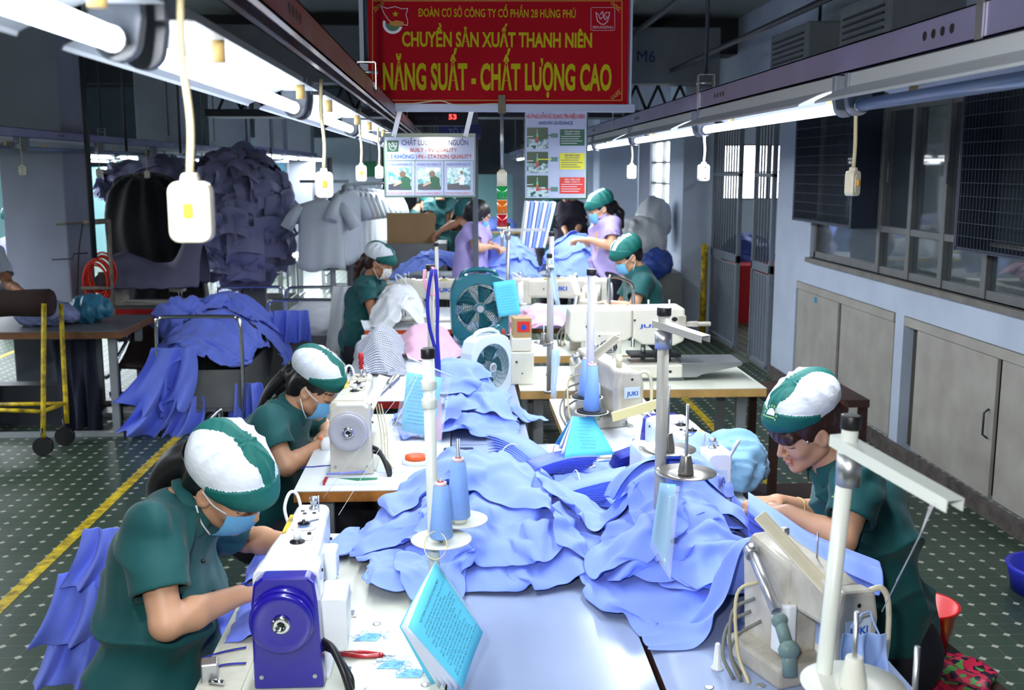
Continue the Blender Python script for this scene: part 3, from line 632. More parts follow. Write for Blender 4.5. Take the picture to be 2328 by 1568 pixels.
# rows far across the hall: rails with tubes
FAR = lamp('hall_tube_lamp', L=1.25, far=True)
first = True
for ri, (x, y0, y1, pitch, nm) in enumerate(((-5.1, 7.0, 30, 1.6, 'second aisle'), (-7.6, 8.2, 30, 1.6, 'third aisle'), (-10.4, 10, 30, 1.8, 'fourth aisle'), (-2.6, 13.2, 20, 1.6, 'first aisle'))):
    y = y0
    if True:
        rr = MB().b2((x - 0.025, y0 - (1 if x < -3 else 0), ZR + 0.03), (x + 0.025, y1, ZR + 0.09))
        ob = rr.build('hall_rail', M_rail); tag(ob, 'distant lighting rail over the %s of the hall' % nm, 'rail', 'distant lighting rails')
    while y < y1:
        o = FAR if first else copy_tree(FAR); first = False
        o.location = (x, y, ZR + 0.03); tag(o, 'small lit tube lamp over the %s, %s of its row' % (nm, (['nearest'] + ords)[min(len(ords), int(round((y - y0) / pitch)))]), 'lamp', 'distant tube lamps over the ' + nm); y += pitch
for x, y0, n in ((-5.1, 1.6, 6), (-7.6, 8, 5), (-0.3, 12, 2), (-2.9, 14, 3)):
    for k in range(n): area('hall_light', (x, y0 + 4.2 * k, ZR - 0.05), (0, 0, 0), 0.1, 2.6, 115)
for y, e_ in ((5.0, 10), (10, 40), (14.5, 70)): area('annex_light', (5.4, y, 3.2), (0, 0, 0), 0.2, 2.4, e_)
# unlit fixtures under the far-left rail
o0 = lamp('tube_lamp', L=1.3, lit=False); o0.location = (-2.83, 4.2, ZR); tag(o0, 'unlit tube lamp under the far-left lilac rail, nearest one', 'lamp', 'unlit lamps on the far-left rail')
for k in range(1, 6): o = copy_tree(o0); o.location.y = 4.2 + 1.5 * k; o['label'] = 'unlit tube lamp under the far-left lilac rail, %s' % ords[k - 1]
# ---------------------------------------------------------------- hanging pull switches
M_sw = mat('ivory_switch', srgb(236, 228, 206), 0.35, coat=0.3, var=0.06, vscale=30)
def switch_proto(front=True):
    r = empty('hanging_switch'); hz = 0.072
    out = rrect(0.040, 0.058, 0.010, 4, (0, -0.031)); b = MB().prism([(x, z) for x, z in out], 1, -0.011, 0.011)
    b.prism([(-0.009, -0.004), (0.009, -0.004), (0.007, 0.006), (-0.007, 0.006)], 1, -0.008, 0.008); b.build('switch_body', M_sw, r, bevel=0.003)
    f = -1 if front else 1
    if front:
        MB().prism([(x, z) for x, z in rrect(0.022, 0.042, 0.0105, 5, (0, -0.032))], 1, -0.0125, -0.0108).build('raised_panel', M_sw, r, bevel=0.001)
        MB().b2((-0.0045, -0.0165, -0.036), (0.0045, -0.0115, -0.022)).build('rocker', M_orange, r, bevel=0.001)
    else: MB().cyl((0, -0.0115, -0.012), (0, -0.0125, -0.012), 0.003, n=8).cyl((0, -0.0115, -0.05), (0, -0.0125, -0.05), 0.003, n=8).build('screw', M_dark, r)
    return r
def hang(proto, px, py_top, py_bot, Y, ztop, label, group=None, s=1.0, rz=0.0, cordr=0.0042, cpy=True):
    o = copy_tree(proto) if cpy else proto; p = P(px, py_top, Y=Y); s = (py_bot - py_top) / F * Y / 0.066
    o.location = p; o.scale = (s, s, s); o.rotation_euler = (0, 0, rz); tag(o, label, 'switch', group)
    L = (ztop - p[2]) / s; pts = smooth_path([(0, 0, 0.004), (0.003, 0, L * 0.3), (-0.002, 0, L * 0.65), (0.0, 0, L)], 4)
    MB().tube(pts, cordr / s, n=8).build('cord', M_cord, o); return o
spf = switch_proto(True); spb = switch_proto(False)
hang(spf, 432, 408, 560, 1.2, 2.05, 'large ivory pendant switch with amber rocker, hanging nearest at left', 'pendant switches', cpy=True)
hang(spf, 736, 388, 454, 2.45, 2.05, 'mid-sized ivory pendant switch with amber rocker in front of the hanging white shirts', 'pendant switches', rz=0.2)
hang(spf, 821, 374, 415, 3.6, 2.05, 'smaller ivory pendant switch with amber rocker, second left of the quality sign', 'pendant switches', rz=0.1)
hang(spb, 862, 377, 408, 4.5, 2.05, 'ivory pendant switch showing two screws, just left of the quality sign', 'pendant switches')
hang(spf, 1940, 386, 451, 2.28, 2.03, 'ivory pendant switch turned sideways in front of the window cage', 'pendant switches', rz=0.75)
hang(spb, 1600, 372, 415, 3.72, 2.03, 'ivory pendant switch in front of the steel gate', 'pendant switches', rz=0.3)
hang(spb, 1436, 374, 409, 5.2, 2.03, 'small ivory pendant switch right of the andon guidance sign', 'pendant switches')
hang(spb, 50, 376, 399, 6.9, 2.05, 'small beige pendant switch in front of the square pillar', 'pendant switches', cordr=0.003)
hang(spb, 225, 383, 405, 8.4, 2.05, 'small beige pendant switch beside the square pillar', 'pendant switches', cordr=0.003)
hang(spb, 334, 388, 406, 9.7, 2.05, 'small beige pendant switch in front of the dark garment heap', 'pendant switches', cordr=0.003)
for p_ in (spf, spb):
    for c in list(p_.children): bpy.data.objects.remove(c)
    bpy.data.objects.remove(p_)
# ---------------------------------------------------------------- banner, posters, signal lamp
YB = 4.3
M_ban = mat('banner_red', srgb(170, 10, 28), 0.75, var=0.04, spec=0.15)
M_byel = mat('banner_yellow', srgb(190, 180, 30), 0.8, spec=0.1)
M_bor = mat('banner_gold', srgb(196, 128, 30), 0.5)
M_whitep = mat('white_print', srgb(232, 236, 242), 0.25, coat=0.4)
M_gloss = mat('laminated_poster_white', srgb(196, 204, 228), 0.06, spec=0.5)
M_blue_p = mat('print_blue', srgb(20, 50, 130), 0.4); M_blue2 = mat('print_bright_blue', srgb(30, 100, 190), 0.4); M_red_p = mat('print_red', srgb(190, 40, 44), 0.4)
M_green_p = mat('print_green', srgb(16, 92, 62), 0.4); M_yel_p = mat('print_yellow', srgb(232, 226, 40), 0.4); M_blk_p = mat('print_black', srgb(24, 28, 40), 0.5)
M_alframe = mat('white_sign_frame', srgb(176, 186, 206), 0.4)
def on(px, py, Y=YB): return P(px, py, Y=Y)
def flat(mb, pts, mi, Y=YB): mb.quad([on(x, y, Y) for x, y in pts], mi)
def line(mb, a, b, w_, mi, Y=YB):
    a = np.array(a, float); b = np.array(b, float); d = (b - a) / np.linalg.norm(b - a); n = np.array([-d[1], d[0]]) * w_ / 2
    flat(mb, [a + n, b + n, b - n, a - n], mi, Y)
def ring2(mb, c, r0, r1, mi, Y, a0=0, a1=360, n=28):
    for i in range(n):
        p = math.radians(a0 + (a1 - a0) * i / n); q = math.radians(a0 + (a1 - a0) * (i + 1) / n)
        flat(mb, [(c[0] + r * math.cos(t), c[1] + r * math.sin(t)) for r, t in ((r0, p), (r1, p), (r1, q), (r0, q))], mi, Y)
ban = empty('hanging_banner', on(1140, 237), 0, 'large red banner with yellow Vietnamese slogans hanging between the two rails', 'banner')
def child(mb, name, m, parent, **k):
    o = mb.build(name, m, parent, **k); o.location = -parent.location if not k.get('loc') else k['loc']; return o
def boxpx(mb, x0, y0, x1, y1, Y0, Y1, mi=0):
    a = on(x0, y1, Y0); b = on(x1, y0, Y0); mb.b2((a[0], Y0, a[2]), (b[0], Y1, b[2]), mi)
mb = MB(); boxpx(mb, 832, -60, 1432, 237, YB, YB + 0.02); child(mb, 'banner_panel', M_ban, ban)
mb = MB(); boxpx(mb, 820, -64, 832, 240, YB - 0.01, YB + 0.03); boxpx(mb, 1430, -64, 1441, 240, YB - 0.01, YB + 0.03); boxpx(mb, 846, 237, 1444, 253, YB - 0.012, YB + 0.03); child(mb, 'banner_frame', M_alframe, ban, bevel=0.002)
mb = MB(); Y_ = YB - 0.003
for (a, b) in (((847, -40), (847, 228)), ((847, 228), (1414, 228)), ((1414, 228), (1414, 2)), ((1414, 2), (847, 2))): line(mb, a, b, 2.2, 0, Y_)
for cx, cy, sx, sy in ((849, 226, 1, -1), (1412, 226, -1, -1), (849, 4, 1, 1), (1412, 4, -1, 1)):
    for k in range(3): ring2(mb, (cx + sx * (5 + 7 * k), cy + sy * (5 + 5 * (2 - k))), 2.0, 4.4, 0, Y_, n=10)
    line(mb, (cx + sx * 3, cy + sy * 24), (cx + sx * 24, cy + sy * 3), 1.5, 0, Y_)
child(mb, 'gold_border', M_bor, ban)
mb = MB(); ux = V(1, 0, 0); uz = V(0, 0, 1); px2 = YB / F
text_on(mb, 'ĐOÀN CƠ SỞ CÔNG TY CỔ PHẦN 28 HƯNG PHÚ', on(1131, 39, Y_), ux, uz, 17.5 * px2, 0, 344 * px2, 0.012)
text_on(mb, 'CHUYỀN SẢN XUẤT THANH NIÊN', on(1131, 106, Y_), ux, uz, 31 * px2, 0, 418 * px2, 0.03)
text_on(mb, 'NĂNG SUẤT - CHẤT LƯỢNG CAO', on(1132, 203, Y_), ux, uz, 56 * px2, 0, 506 * px2, 0.032)
child(mb, 'lettering', M_byel, ban)
# round youth emblem at left, tulip mark at right
mb = MB()
flag = [(866, 14), (880, 19), (898, 15), (914, 20), (927, 19), (923, 34), (927, 48), (926, 58), (912, 54), (898, 56), (884, 46), (874, 32)]
for i in range(len(flag)): line(mb, flag[i], flag[(i + 1) % len(flag)], 1.2, 0, Y_)
ring2(mb, (893, 54), 17, 23, 0, Y_ + 0.0004, 20, 200); flat(mb, [(893 + 17 * math.cos(a), 54 + 17 * math.sin(a)) for a in np.linspace(0.2, PI + 0.1, 16)], 1, Y_ + 0.0002)
star = [(899 + (8 if k % 2 == 0 else 3.2) * math.sin(k * PI / 5), 32 - (8 if k % 2 == 0 else 3.2) * math.cos(k * PI / 5)) for k in range(10)]
for k in range(0, 10, 2): flat(mb, [star[k - 1], star[k], star[k + 1], (899, 32)], 2, Y_ - 0.0004)
flat(mb, [(886, 50), (902, 46), (918, 50), (918, 58), (900, 60), (886, 56)], 3, Y_ - 0.0006)
child(mb, 'round_emblem', [M_whitep, M_green_p, M_byel, M_bor], ban)
def tulip(mb, c, s, mi, Y):
    c = np.array(c, float)
    L = [(-17, -14), (-15, -2), (-13, 8), (-5, 16), (4, 17), (12, 10), (15, 0), (18, -13)]
    for a, b in zip(L[:-1], L[1:]): line(mb, c + np.array(a) * s, c + np.array(b) * s, 2.2 * s, mi, Y)
    for a, b in (((-17, -14), (-9, -6)), ((-9, -6), (-6, 4)), ((-6, 4), (2, -2)), ((2, -2), (0, -16)), ((0, -16), (-6, -8)), ((18, -13), (8, -13)), ((8, -13), (3, -5)), ((3, -5), (6, 6)), ((6, 6), (12, 0)), ((12, 0), (8, -5))): line(mb, c + np.array(a) * s, c + np.array(b) * s, 2.0 * s, mi, Y)
mb = MB(); tulip(mb, (1370, 40), 0.9, 0, Y_); text_on(mb, '28HUNGPHU', on(1370, 65, Y_), ux, uz, 6 * px2, 0, 46 * px2)
bx = rrect(54, 52, 3, 2, (1370.5, 43))
for i in range(len(bx)): line(mb, bx[i], bx[(i + 1) % len(bx)], 0.9, 0, Y_)
child(mb, 'tulip_mark', mat('pale_print', srgb(220, 190, 200), 0.5), ban)
mb = MB(); mb.tube(smooth_path([on(866, 262, YB - 0.02), on(885, 238, YB - 0.03), on(940, 235, YB - 0.03), on(1000, 229, YB - 0.03), on(1040, 238, YB - 0.03), on(1140, 235, YB - 0.03)], 5), 0.0025, n=6)
o = mb.build('loose_cable', M_cord); tag(o, 'thin cable running along the bottom edge of the red banner', 'cable')
# quality poster
def poster_photo(name, seed, c1, c2):
    def fn(nt, b):
        tc = nt.nodes.new('ShaderNodeTexCoord'); n = nt.nodes.new('ShaderNodeTexVoronoi'); n.inputs['Scale'].default_value = 90; mp = nt.nodes.new('ShaderNodeMapping'); mp.inputs['Location'].default_value = (seed, seed * 2, 0)
        nt.links.new(tc.outputs['Object'], mp.inputs[0]); nt.links.new(mp.outputs[0], n.inputs['Vector']); r = nt.nodes.new('ShaderNodeValToRGB'); cr = r.color_ramp
        cr.elements[0].color = (*c1, 1); cr.elements[0].position = 0.15; cr.elements[1].color = (*c2, 1); cr.elements[1].position = 0.65; sx = nt.nodes.new('ShaderNodeSeparateColor')
        nt.links.new(n.outputs['Color'], sx.inputs[0]); nt.links.new(sx.outputs[0], r.inputs[0]); nt.links.new(r.outputs[0], b.inputs['Base Color']); b.inputs['Roughness'].default_value = 0.15
    return nodemat(name, fn)
qs = empty('quality_sign', on(978, 447), 0, 'white laminated quality poster with green border hanging by two straps under the banner', 'sign')
Yq = YB + 0.01; mb = MB(); boxpx(mb, 874, 303, 1081, 449, Yq, Yq + 0.006); child(mb, 'backing_board', mat('dark_green_edge', srgb(20, 84, 58), 0.3), qs)
mb = MB(); boxpx(mb, 877, 312, 1078, 446, Yq - 0.001, Yq); child(mb, 'poster_face', M_gloss, qs)
yq = Yq - 0.0025; pq = yq / F; mb = MB()
text_on(mb, 'CHẤT LƯỢNG TẠI NGUỒN', on(989, 330, yq), ux, uz, 12 * pq, 0, 148 * pq, 0.012)
text_on(mb, 'BUILT - IN QUALITY', on(986, 345, yq), ux, uz, 8.5 * pq, 1, 104 * pq, 0.012)
text_on(mb, '( 3 KHÔNG )', on(914, 360, yq), ux, uz, 9 * pq, 2, 66 * pq, 0.012)
text_on(mb, 'IN - STATION QUALITY', on(1012, 360, yq), ux, uz, 9 * pq, 1, 120 * pq, 0.012)
for x, t, t2, s_ in ((909, 'KHÔNG NHẬN HÀNG LỖI', 'DO NOT ACCEPT DEFECT', 1), (976, 'KHÔNG TẠO HÀNG LỖI', 'DO NOT MAKE DEFECT', 2), (1043, 'KHÔNG CHUYỀN HÀNG LỖI', 'DO NOT PASS DEFECT', 3)):
    text_on(mb, t, on(x, 376, yq), ux, uz, 5 * pq, 2, 54 * pq, 0.01); text_on(mb, t2, on(x, 441.5, yq), ux, uz, 4.6 * pq, 1, 58 * pq)
for a, b in (((878, 365), (1076, 365)), ((878, 444.5), (1076, 444.5)), ((878, 365), (878, 444)), ((1076, 365), (1076, 444)), ((943, 365), (943, 444)), ((1009, 365), (1009, 444))): line(mb, a, b, 1.0, 3, yq)
for i, a in enumerate((880, 900)): pass
flat(mb, [(879.5, 319), (906, 319), (906, 345), (879.5, 345)], 3, yq); tulip(mb, (893, 332), 0.55, 4, yq - 0.0006)
child(mb, 'poster_print', [M_blue_p, M_red_p, M_blue2, M_green_p, M_whitep], qs)
for i, x in enumerate((909, 976, 1043)):
    mb = MB(); flat(mb, [(x - 26, 381), (x + 26, 381), (x + 26, 431), (x - 26, 431)], 0, yq); Yp = yq - 0.0006
    flat(mb, [(x - 26, 419), (x + 4, 415), (x + 26, 424), (x + 26, 431), (x - 26, 431)], 3, Yp)
    if i < 2: flat(mb, [(x + 2, 404), (x + 12, 399), (x + 23, 405), (x + 25, 430), (x + 2, 428)], 1, Yp - 0.0004); flat(mb, [(x - 1, 392), (x + 8, 388), (x + 14, 393), (x + 11, 402), (x + 1, 402)], 2, Yp - 0.0008); line(mb, (x + 4, 414), (x - 14, 422), 4, 4, Yp - 0.001)
    else: flat(mb, [(x, 400), (x + 10, 397), (x + 14, 402), (x + 12, 422), (x + 2, 424)], 5, Yp - 0.0004); flat(mb, [(x + 2, 390), (x + 8, 388), (x + 10, 394), (x + 6, 398)], 2, Yp - 0.0008); line(mb, (x + 4, 404), (x - 12, 414), 3, 4, Yp - 0.001); flat(mb, [(x - 4, 420), (x + 12, 420), (x + 10, 431), (x - 6, 431)], 3, Yp - 0.0012)
    for k in range(2): line(mb, (x - 20 + 14 * k, 382), (x - 6 + 14 * k, 400), 1.6, 5, Yp)
    child(mb, 'photo_print', [poster_photo('poster_photo_a', 3, srgb(60, 150, 160), srgb(190, 236, 240)), M_green_p, mat('photo_brown', srgb(110, 74, 50), 0.3), mat('photo_dark', srgb(30, 46, 66), 0.3), mat('photo_skin', srgb(206, 168, 130), 0.3), M_whitep], qs)
for x0, x1 in ((909, 895), (1072, 1058)):
    mb = MB(); a = on(x0, 252, YB - 0.004); b = on(x1, 310, Yq - 0.008); d = (b - a) / np.linalg.norm(b - a); n = np.cross(d, (0, 1, 0)) * 0.0095; yv = V(0, 0.001, 0)
    mb.add([a + n - yv, b + n - yv, b - n - yv, a - n - yv, a + n + yv, b + n + yv, b - n + yv, a - n + yv], [(0, 1, 2, 3), (7, 6, 5, 4), (0, 4, 5, 1), (1, 5, 6, 2), (2, 6, 7, 3), (3, 7, 4, 0)])
    mb.cyl(b - d * 0.006 - yv, b - d * 0.006 - yv * 2, 0.002, n=8, mi=1); child(mb, 'hanging_strap', [M_whitep, M_dark], qs)
# andon guidance poster
ad = empty('andon_guidance_sign', on(1264, 452), 0, 'tall white andon guidance poster with three pictures and green, yellow and red boxes', 'sign')
mb = MB(); boxpx(mb, 1192, 254, 1337, 453, YB - 0.002, YB + 0.004); child(mb, 'backing_board', mat('dark_green_edge', srgb(20, 84, 58), 0.3), ad)
mb = MB(); boxpx(mb, 1194, 254, 1334, 450, YB - 0.003, YB - 0.002); child(mb, 'poster_face', M_gloss, ad)
ya = YB - 0.0045; pa = ya / F; mb = MB()
text_on(mb, 'HƯỚNG DẪN SỬ DỤNG TÍN HIỆU ĐÈN', on(1263, 269, ya), ux, uz, 9 * pa, 1, 130 * pa, 0.03)
text_on(mb, 'ANDON GUIDANCE', on(1263, 283, ya), ux, uz, 7 * pa, 0, 78 * pa, 0.03)
for k, (y0, mi, head) in enumerate(((294, 3, ('ĐÈN MÀU XANH', 'GREEN LIGHT')), (348, 4, ('ĐÈN MÀU VÀNG', 'YELLOW LIGHT')), (403, 5, ('ĐÈN MÀU ĐỎ', 'RED LIGHT')))):
    flat(mb, [(1273, y0), (1329, y0), (1329, y0 + 37), (1273, y0 + 37)], mi, ya); tm = 0 if mi == 4 else 2
    for q, tx in enumerate(head): text_on(mb, tx, on(1301, y0 + 6.5 + 5.5 * q, ya - 0.0004), ux, uz, 3.4 * pa, tm, 34 * pa, 0.01)
    for q in range(4): line(mb, (1276, y0 + 16 + q * 5.2), (1276 + [44, 40, 48, 36][(q + k) % 4], y0 + 16 + q * 5.2), 1.3, tm, ya - 0.0006)
    line(mb, (1222, y0 + 14 + 13 * (k == 2)), (1254, y0 + 14 + 13 * (k == 2)), 2.2, mi, ya - 0.001); flat(mb, [(1252, y0 + 9 + 13 * (k == 2)), (1268, y0 + 9 + 13 * (k == 2)), (1268, y0 + 19 + 13 * (k == 2)), (1252, y0 + 19 + 13 * (k == 2))], 6, ya - 0.0006)
child(mb, 'poster_print', [M_blue_p, M_red_p, M_whitep, M_green_p, M_yel_p, mat('print_warning_red', srgb(222, 50, 34), 0.4), mat('print_teal', srgb(80, 130, 120), 0.4)], ad)
for k, y0 in enumerate((290, 345, 399)):
    mb = MB(); flat(mb, [(1198, y0), (1246, y0), (1246, y0 + 48), (1198, y0 + 48)], 0, ya); yy = ya - 0.0006; flat(mb, [(1198, y0), (1246, y0), (1246, y0 + 26), (1198, y0 + 26)], 1, yy)
    for q, m_ in enumerate((4, 2, 3)): flat(mb, [(1219, y0 + 14 + q * 7), (1224, y0 + 14 + q * 7), (1224, y0 + 21 + q * 7), (1219, y0 + 21 + q * 7)], m_, yy - 0.0006)
    line(mb, (1221.5, y0 + 4), (1221.5, y0 + 14), 1, 5, yy - 0.0006); line(mb, (1198, y0 + 21), (1212, y0 + 20), 1.6, 5, yy - 0.0004)
    child(mb, 'photo_print', [poster_photo('poster_photo_b', 9, srgb(60, 110, 106), srgb(200, 220, 220)), mat('photo_green', srgb(40, 74, 50), 0.3), mat('photo_orange', srgb(200, 90, 40), 0.3), M_red_p, mat('photo_lightgreen', srgb(90, 190, 120), 0.3), M_whitep], ad)
# signal tower
st = empty('signal_tower', on(1141, 235, YB - 0.03), 0, 'hanging signal light tower with cream top and green, orange and red segments', 'signal light')
Ys = YB - 0.03; c = on(1141, 300, Ys); zz = lambda py: on(1141, py, Ys)[2]; rr_ = 22.5 / 2 / F * Ys
def seg(name, y0, y1, r, m, n=20): child(MB().cyl((c[0], Ys, zz(y1)), (c[0], Ys, zz(y0)), r, n=n), name, m, st)
seg('pole', 240, 388, 0.007, M_steel)
mb = MB(); mb.b2((c[0] - 0.014, Ys - 0.012, zz(258)), (c[0] + 0.014, Ys + 0.016, zz(216))).cyl((c[0], Ys - 0.013, zz(224)), (c[0], Ys - 0.016, zz(224)), 0.005, n=8); child(mb, 'mounting_clip', mat('old_beige_metal', srgb(120, 104, 80), 0.5, var=0.3), st, bevel=0.003)
mb = MB(); mb.lathe([(0.009, 0), (0.012, -0.004), (rr_ * 0.96, -0.012), (rr_, -0.02), (rr_, zz(421) - zz(385))], (c[0], Ys, zz(385))); child(mb, 'top_cap', M_cream, st)
M_lg = mat('lens_green', srgb(20, 150, 70), 0.2, coat=0.5); M_lo = mat('lens_orange', srgb(214, 104, 10), 0.2, coat=0.5); M_lr = mat('lens_red', srgb(170, 10, 22), 0.2, coat=0.5)
for n_, a, b, m_ in (('green_lens', 422, 453, M_lg), ('orange_lens', 455, 485, M_lo), ('red_lens', 487, 515, M_lr)): seg(n_, a, b, rr_, m_, 28)
for y in (421, 453.5, 485.5): seg('spacer_ring', y, y + 1.6, rr_ * 1.04, M_cream)
mb = MB(); mb.lathe([(rr_ * 1.04, 0), (rr_ * 1.04, -0.008), (rr_ * 0.7, -0.011)], (c[0], Ys, zz(515))); child(mb, 'bottom_cap', M_cream, st)
seg('lower_rod', 520, 560, 0.006, M_steel)
# red LED counter board and small blue line sign behind
led = empty('counter_board', P(985, 275, Y=6.2), 0, 'black counter board with glowing red digits behind the quality sign', 'display')
y6 = 6.2; mb = MB(); a = P(893, 286, Y=y6); b = P(1066, 254, Y=y6); mb.b2((a[0], y6, a[2]), (b[0], y6 + 0.06, b[2])); child(mb, 'case', M_black, led, bevel=0.004)
M_led = mat('led_red', (1.0, 0.03, 0.03), 0.4, emit=5); mb = MB()
text_on(mb, '577', P(909, 272, Y=y6 - 0.002), ux, uz, 11 * y6 / F, 0, 24 * y6 / F, 0.02); text_on(mb, '53', P(1029, 271, Y=y6 - 0.002), ux, uz, 11 * y6 / F, 0, 17 * y6 / F, 0.02); child(mb, 'digits', M_led, led)
mb = MB(); text_on(mb, 'NHỊP ĐỘ THỰC TẾ', P(969, 272, Y=y6 - 0.002), ux, uz, 6 * y6 / F, 0, 50 * y6 / F); child(mb, 'caption', mat('led_caption', srgb(70, 80, 110), 0.5), led)
bs = empty('line_sign', P(1045, 300, Y=7.0), 0, 'small dark blue line sign hanging behind the quality sign', 'sign'); mb = MB(); a = P(997, 316, Y=7.0); b = P(1093, 283, Y=7.0)
mb.b2((a[0], 7.0, a[2]), (b[0], 7.02, b[2])); child(mb, 'sign_board', mat('navy_sign', srgb(26, 32, 92), 0.5), bs); mb = MB(); text_on(mb, 'TỔ 11', P(1040, 304, Y=6.998), ux, uz, 11 * 7 / F, 0, 40 * 7 / F); child(mb, 'lettering', mat('sign_grey_blue', srgb(120, 130, 180), 0.5), bs); child(MB().cyl((P(1045, 283, Y=7.0)[0], 7.01, P(1045, 283, Y=7.0)[2]), (P(1045, 283, Y=7.0)[0], 7.01, 3.34), 0.005, n=6), 'hanging_wire', M_dark, bs)
for i, (x0, y0, x1, y1, Y, lb) in enumerate(((265, 365, 315, 392, 16.0, 'small dark green sign on the far left above the garment heap'), (828, 367, 856, 402, 15.0, 'small dark green sign behind the pendant switches left of the quality sign'))):
    a = P(x0, y1, Y=Y); b = P(x1, y0, Y=Y); o = MB().b2((a[0], Y, a[2]), (b[0], Y + 0.03, b[2])).build('green_sign', mat('green_sign', srgb(16, 96, 60), 0.5)); tag(o, lb, 'sign'); w_ = MB().cyl(((a[0] + b[0]) / 2, Y + 0.015, b[2]), ((a[0] + b[0]) / 2, Y + 0.015, 4.3), 0.006, n=6).build('hanging_wire', M_dark, o)
# calendar-like picture poster on a stand
po = empty('picture_poster', P(630, 440, Y=14.0), 0, 'upright picture poster with landscape photo above white text sheet, in the far left aisle', 'poster'); Yp = 14.0
for nm, x0, y0, x1, y1, m_, dy in (('poster_sheet', 603, 368, 657, 442, M_whitep, 0.0), ('landscape_picture', 604, 370, 650, 400, poster_photo('landscape', 5, srgb(60, 120, 40), srgb(120, 170, 220)), -0.01)):
    a = P(x0, y1, Y=Yp); b = P(x1, y0, Y=Yp); child(MB().b2((a[0], Yp + dy, a[2]), (b[0], Yp + dy + 0.008, b[2])), nm, m_, po)
q_ = P(630, 440, Y=14.0); child(MB().b2((q_[0] - 0.03, 14.01, 0.0), (q_[0] + 0.03, 14.04, q_[2] + 0.1)), 'stand_post', M_frame, po)
# duct with the bay number, upper right; steel trusses
dk = empty('air_duct', P(1540, 190, Y=10.5), 0, 'long grey air duct with bay number M6 under the ceiling', 'duct')
a = P(1441, 190, Y=10.5); b = P(1640, 62, Y=10.5); child(MB().b2((-2.4, 10.5, a[2]), (b[0], 10.85, b[2])), 'duct_casing', mat('duct_grey', srgb(112, 118, 124), 0.6, var=0.1), dk, bevel=0.01)
mb = MB(); text_on(mb, 'M6', P(1469, 141, Y=10.49), ux, uz, 26 * 10.5 / F, 0, 41 * 10.5 / F, 0.0); child(mb, 'duct_lettering', mat('duct_navy', srgb(30, 36, 84), 0.6), dk)
mb = MB(); mb.b2((-2.4, 10.45, 2.35), (2.4, 10.9, 2.42))
for k in range(21): x = -2.3 + k * 0.22; mb.cyl((x, 10.6, 2.42), (x + 0.11, 10.6, a[2] - 0.01), 0.015, n=6); mb.cyl((x + 0.11, 10.6, a[2] - 0.01), (x + 0.22, 10.6, 2.42), 0.015, n=6)
o = mb.build('duct_truss', M_dark); tag(o, 'dark steel lattice truss hanging under the air duct', 'truss')
# wall air conditioner / slabs upper right
for k, (px, py, X, sz, lb) in enumerate(((1830, 120, 2.6, (0.5, 0.9, 0.34), 'grey boxed air unit under the ceiling at upper right, farther one'), (2010, 70, 2.55, (0.5, 0.8, 0.4), 'grey boxed air unit under the ceiling at upper right, nearer one'))):
    p = P(px, py, X=X); r = empty('air_unit', p, 0, lb, 'air unit', 'air units at upper right'); MB().box((0.12, 0, 0), sz).build('casing', mat('air_unit_grey', srgb(120, 126, 130), 0.6, var=0.1), r, bevel=0.015)
    g = MB()
    for q in range(6): g.box((-0.135, 0, -0.1 + q * 0.04), (0.012, sz[1] * 0.8, 0.012))
    g.build('louvre', M_dark, r); MB().cyl((0.1, 0, sz[2] / 2), (0.1, 0, 3.34 - p[2]), 0.012, n=8).build('hanger', M_dark, r)
# pipes and conduits under the ceiling
for k, (x, z, y0, y1, r_, lb) in enumerate(((-1.9, 2.95, 3, 30, 0.03, 'dark pipe running along the ceiling left of the banner'), (-2.3, 3.1, 3, 30, 0.022, 'thin dark conduit under the ceiling above the left aisle'), (1.6, 3.05, 4, 10.8, 0.025, 'dark pipe under the ceiling right of the banner'), (2.1, 2.8, 4, 10.8, 0.02, 'thin dark conduit under the ceiling by the right wall'))):
    o = MB().cyl((x, y0, z), (x, y1, z), r_, n=10).build('ceiling_pipe', M_dark); tag(o, lb, 'pipe')
    
for k, (px, Y) in enumerate(((196, 8.0), (285, 9.2), (408, 10.4), (462, 12.5), (560, 13.5), (615, 15))):
    p = P(px, 300, Y=Y); lowz = 1.2 if k == 0 else 2.0; o = MB().cyl((p[0], Y, lowz), (p[0], Y, 3.34 if Y < 10.9 else 4.3), 0.022 if k == 0 else 0.012, n=8).build('ceiling_rod', M_dark); tag(o, 'dark vertical rod hanging from the ceiling over the left aisle, %s from the pillar' % ('', 'first', 'second', 'third', 'fourth', 'farthest')[k] if k else 'thick dark rod hanging beside the square pillar at left', 'rod', 'ceiling rods over the left aisle' if k else None)
# slim dark post carrying the rails at the middle of the tables
pm = P(1081, 450, Y=8.65); o = MB().b2((pm[0] - 0.022, 8.65, 0.0), (pm[0] + 0.022, 8.69, 2.9)).build('support_post', mat('post_dark_grey', srgb(78, 84, 98), 0.45), bevel=0.002); tag(o, 'slim dark grey square post rising behind the teal fan', 'post')
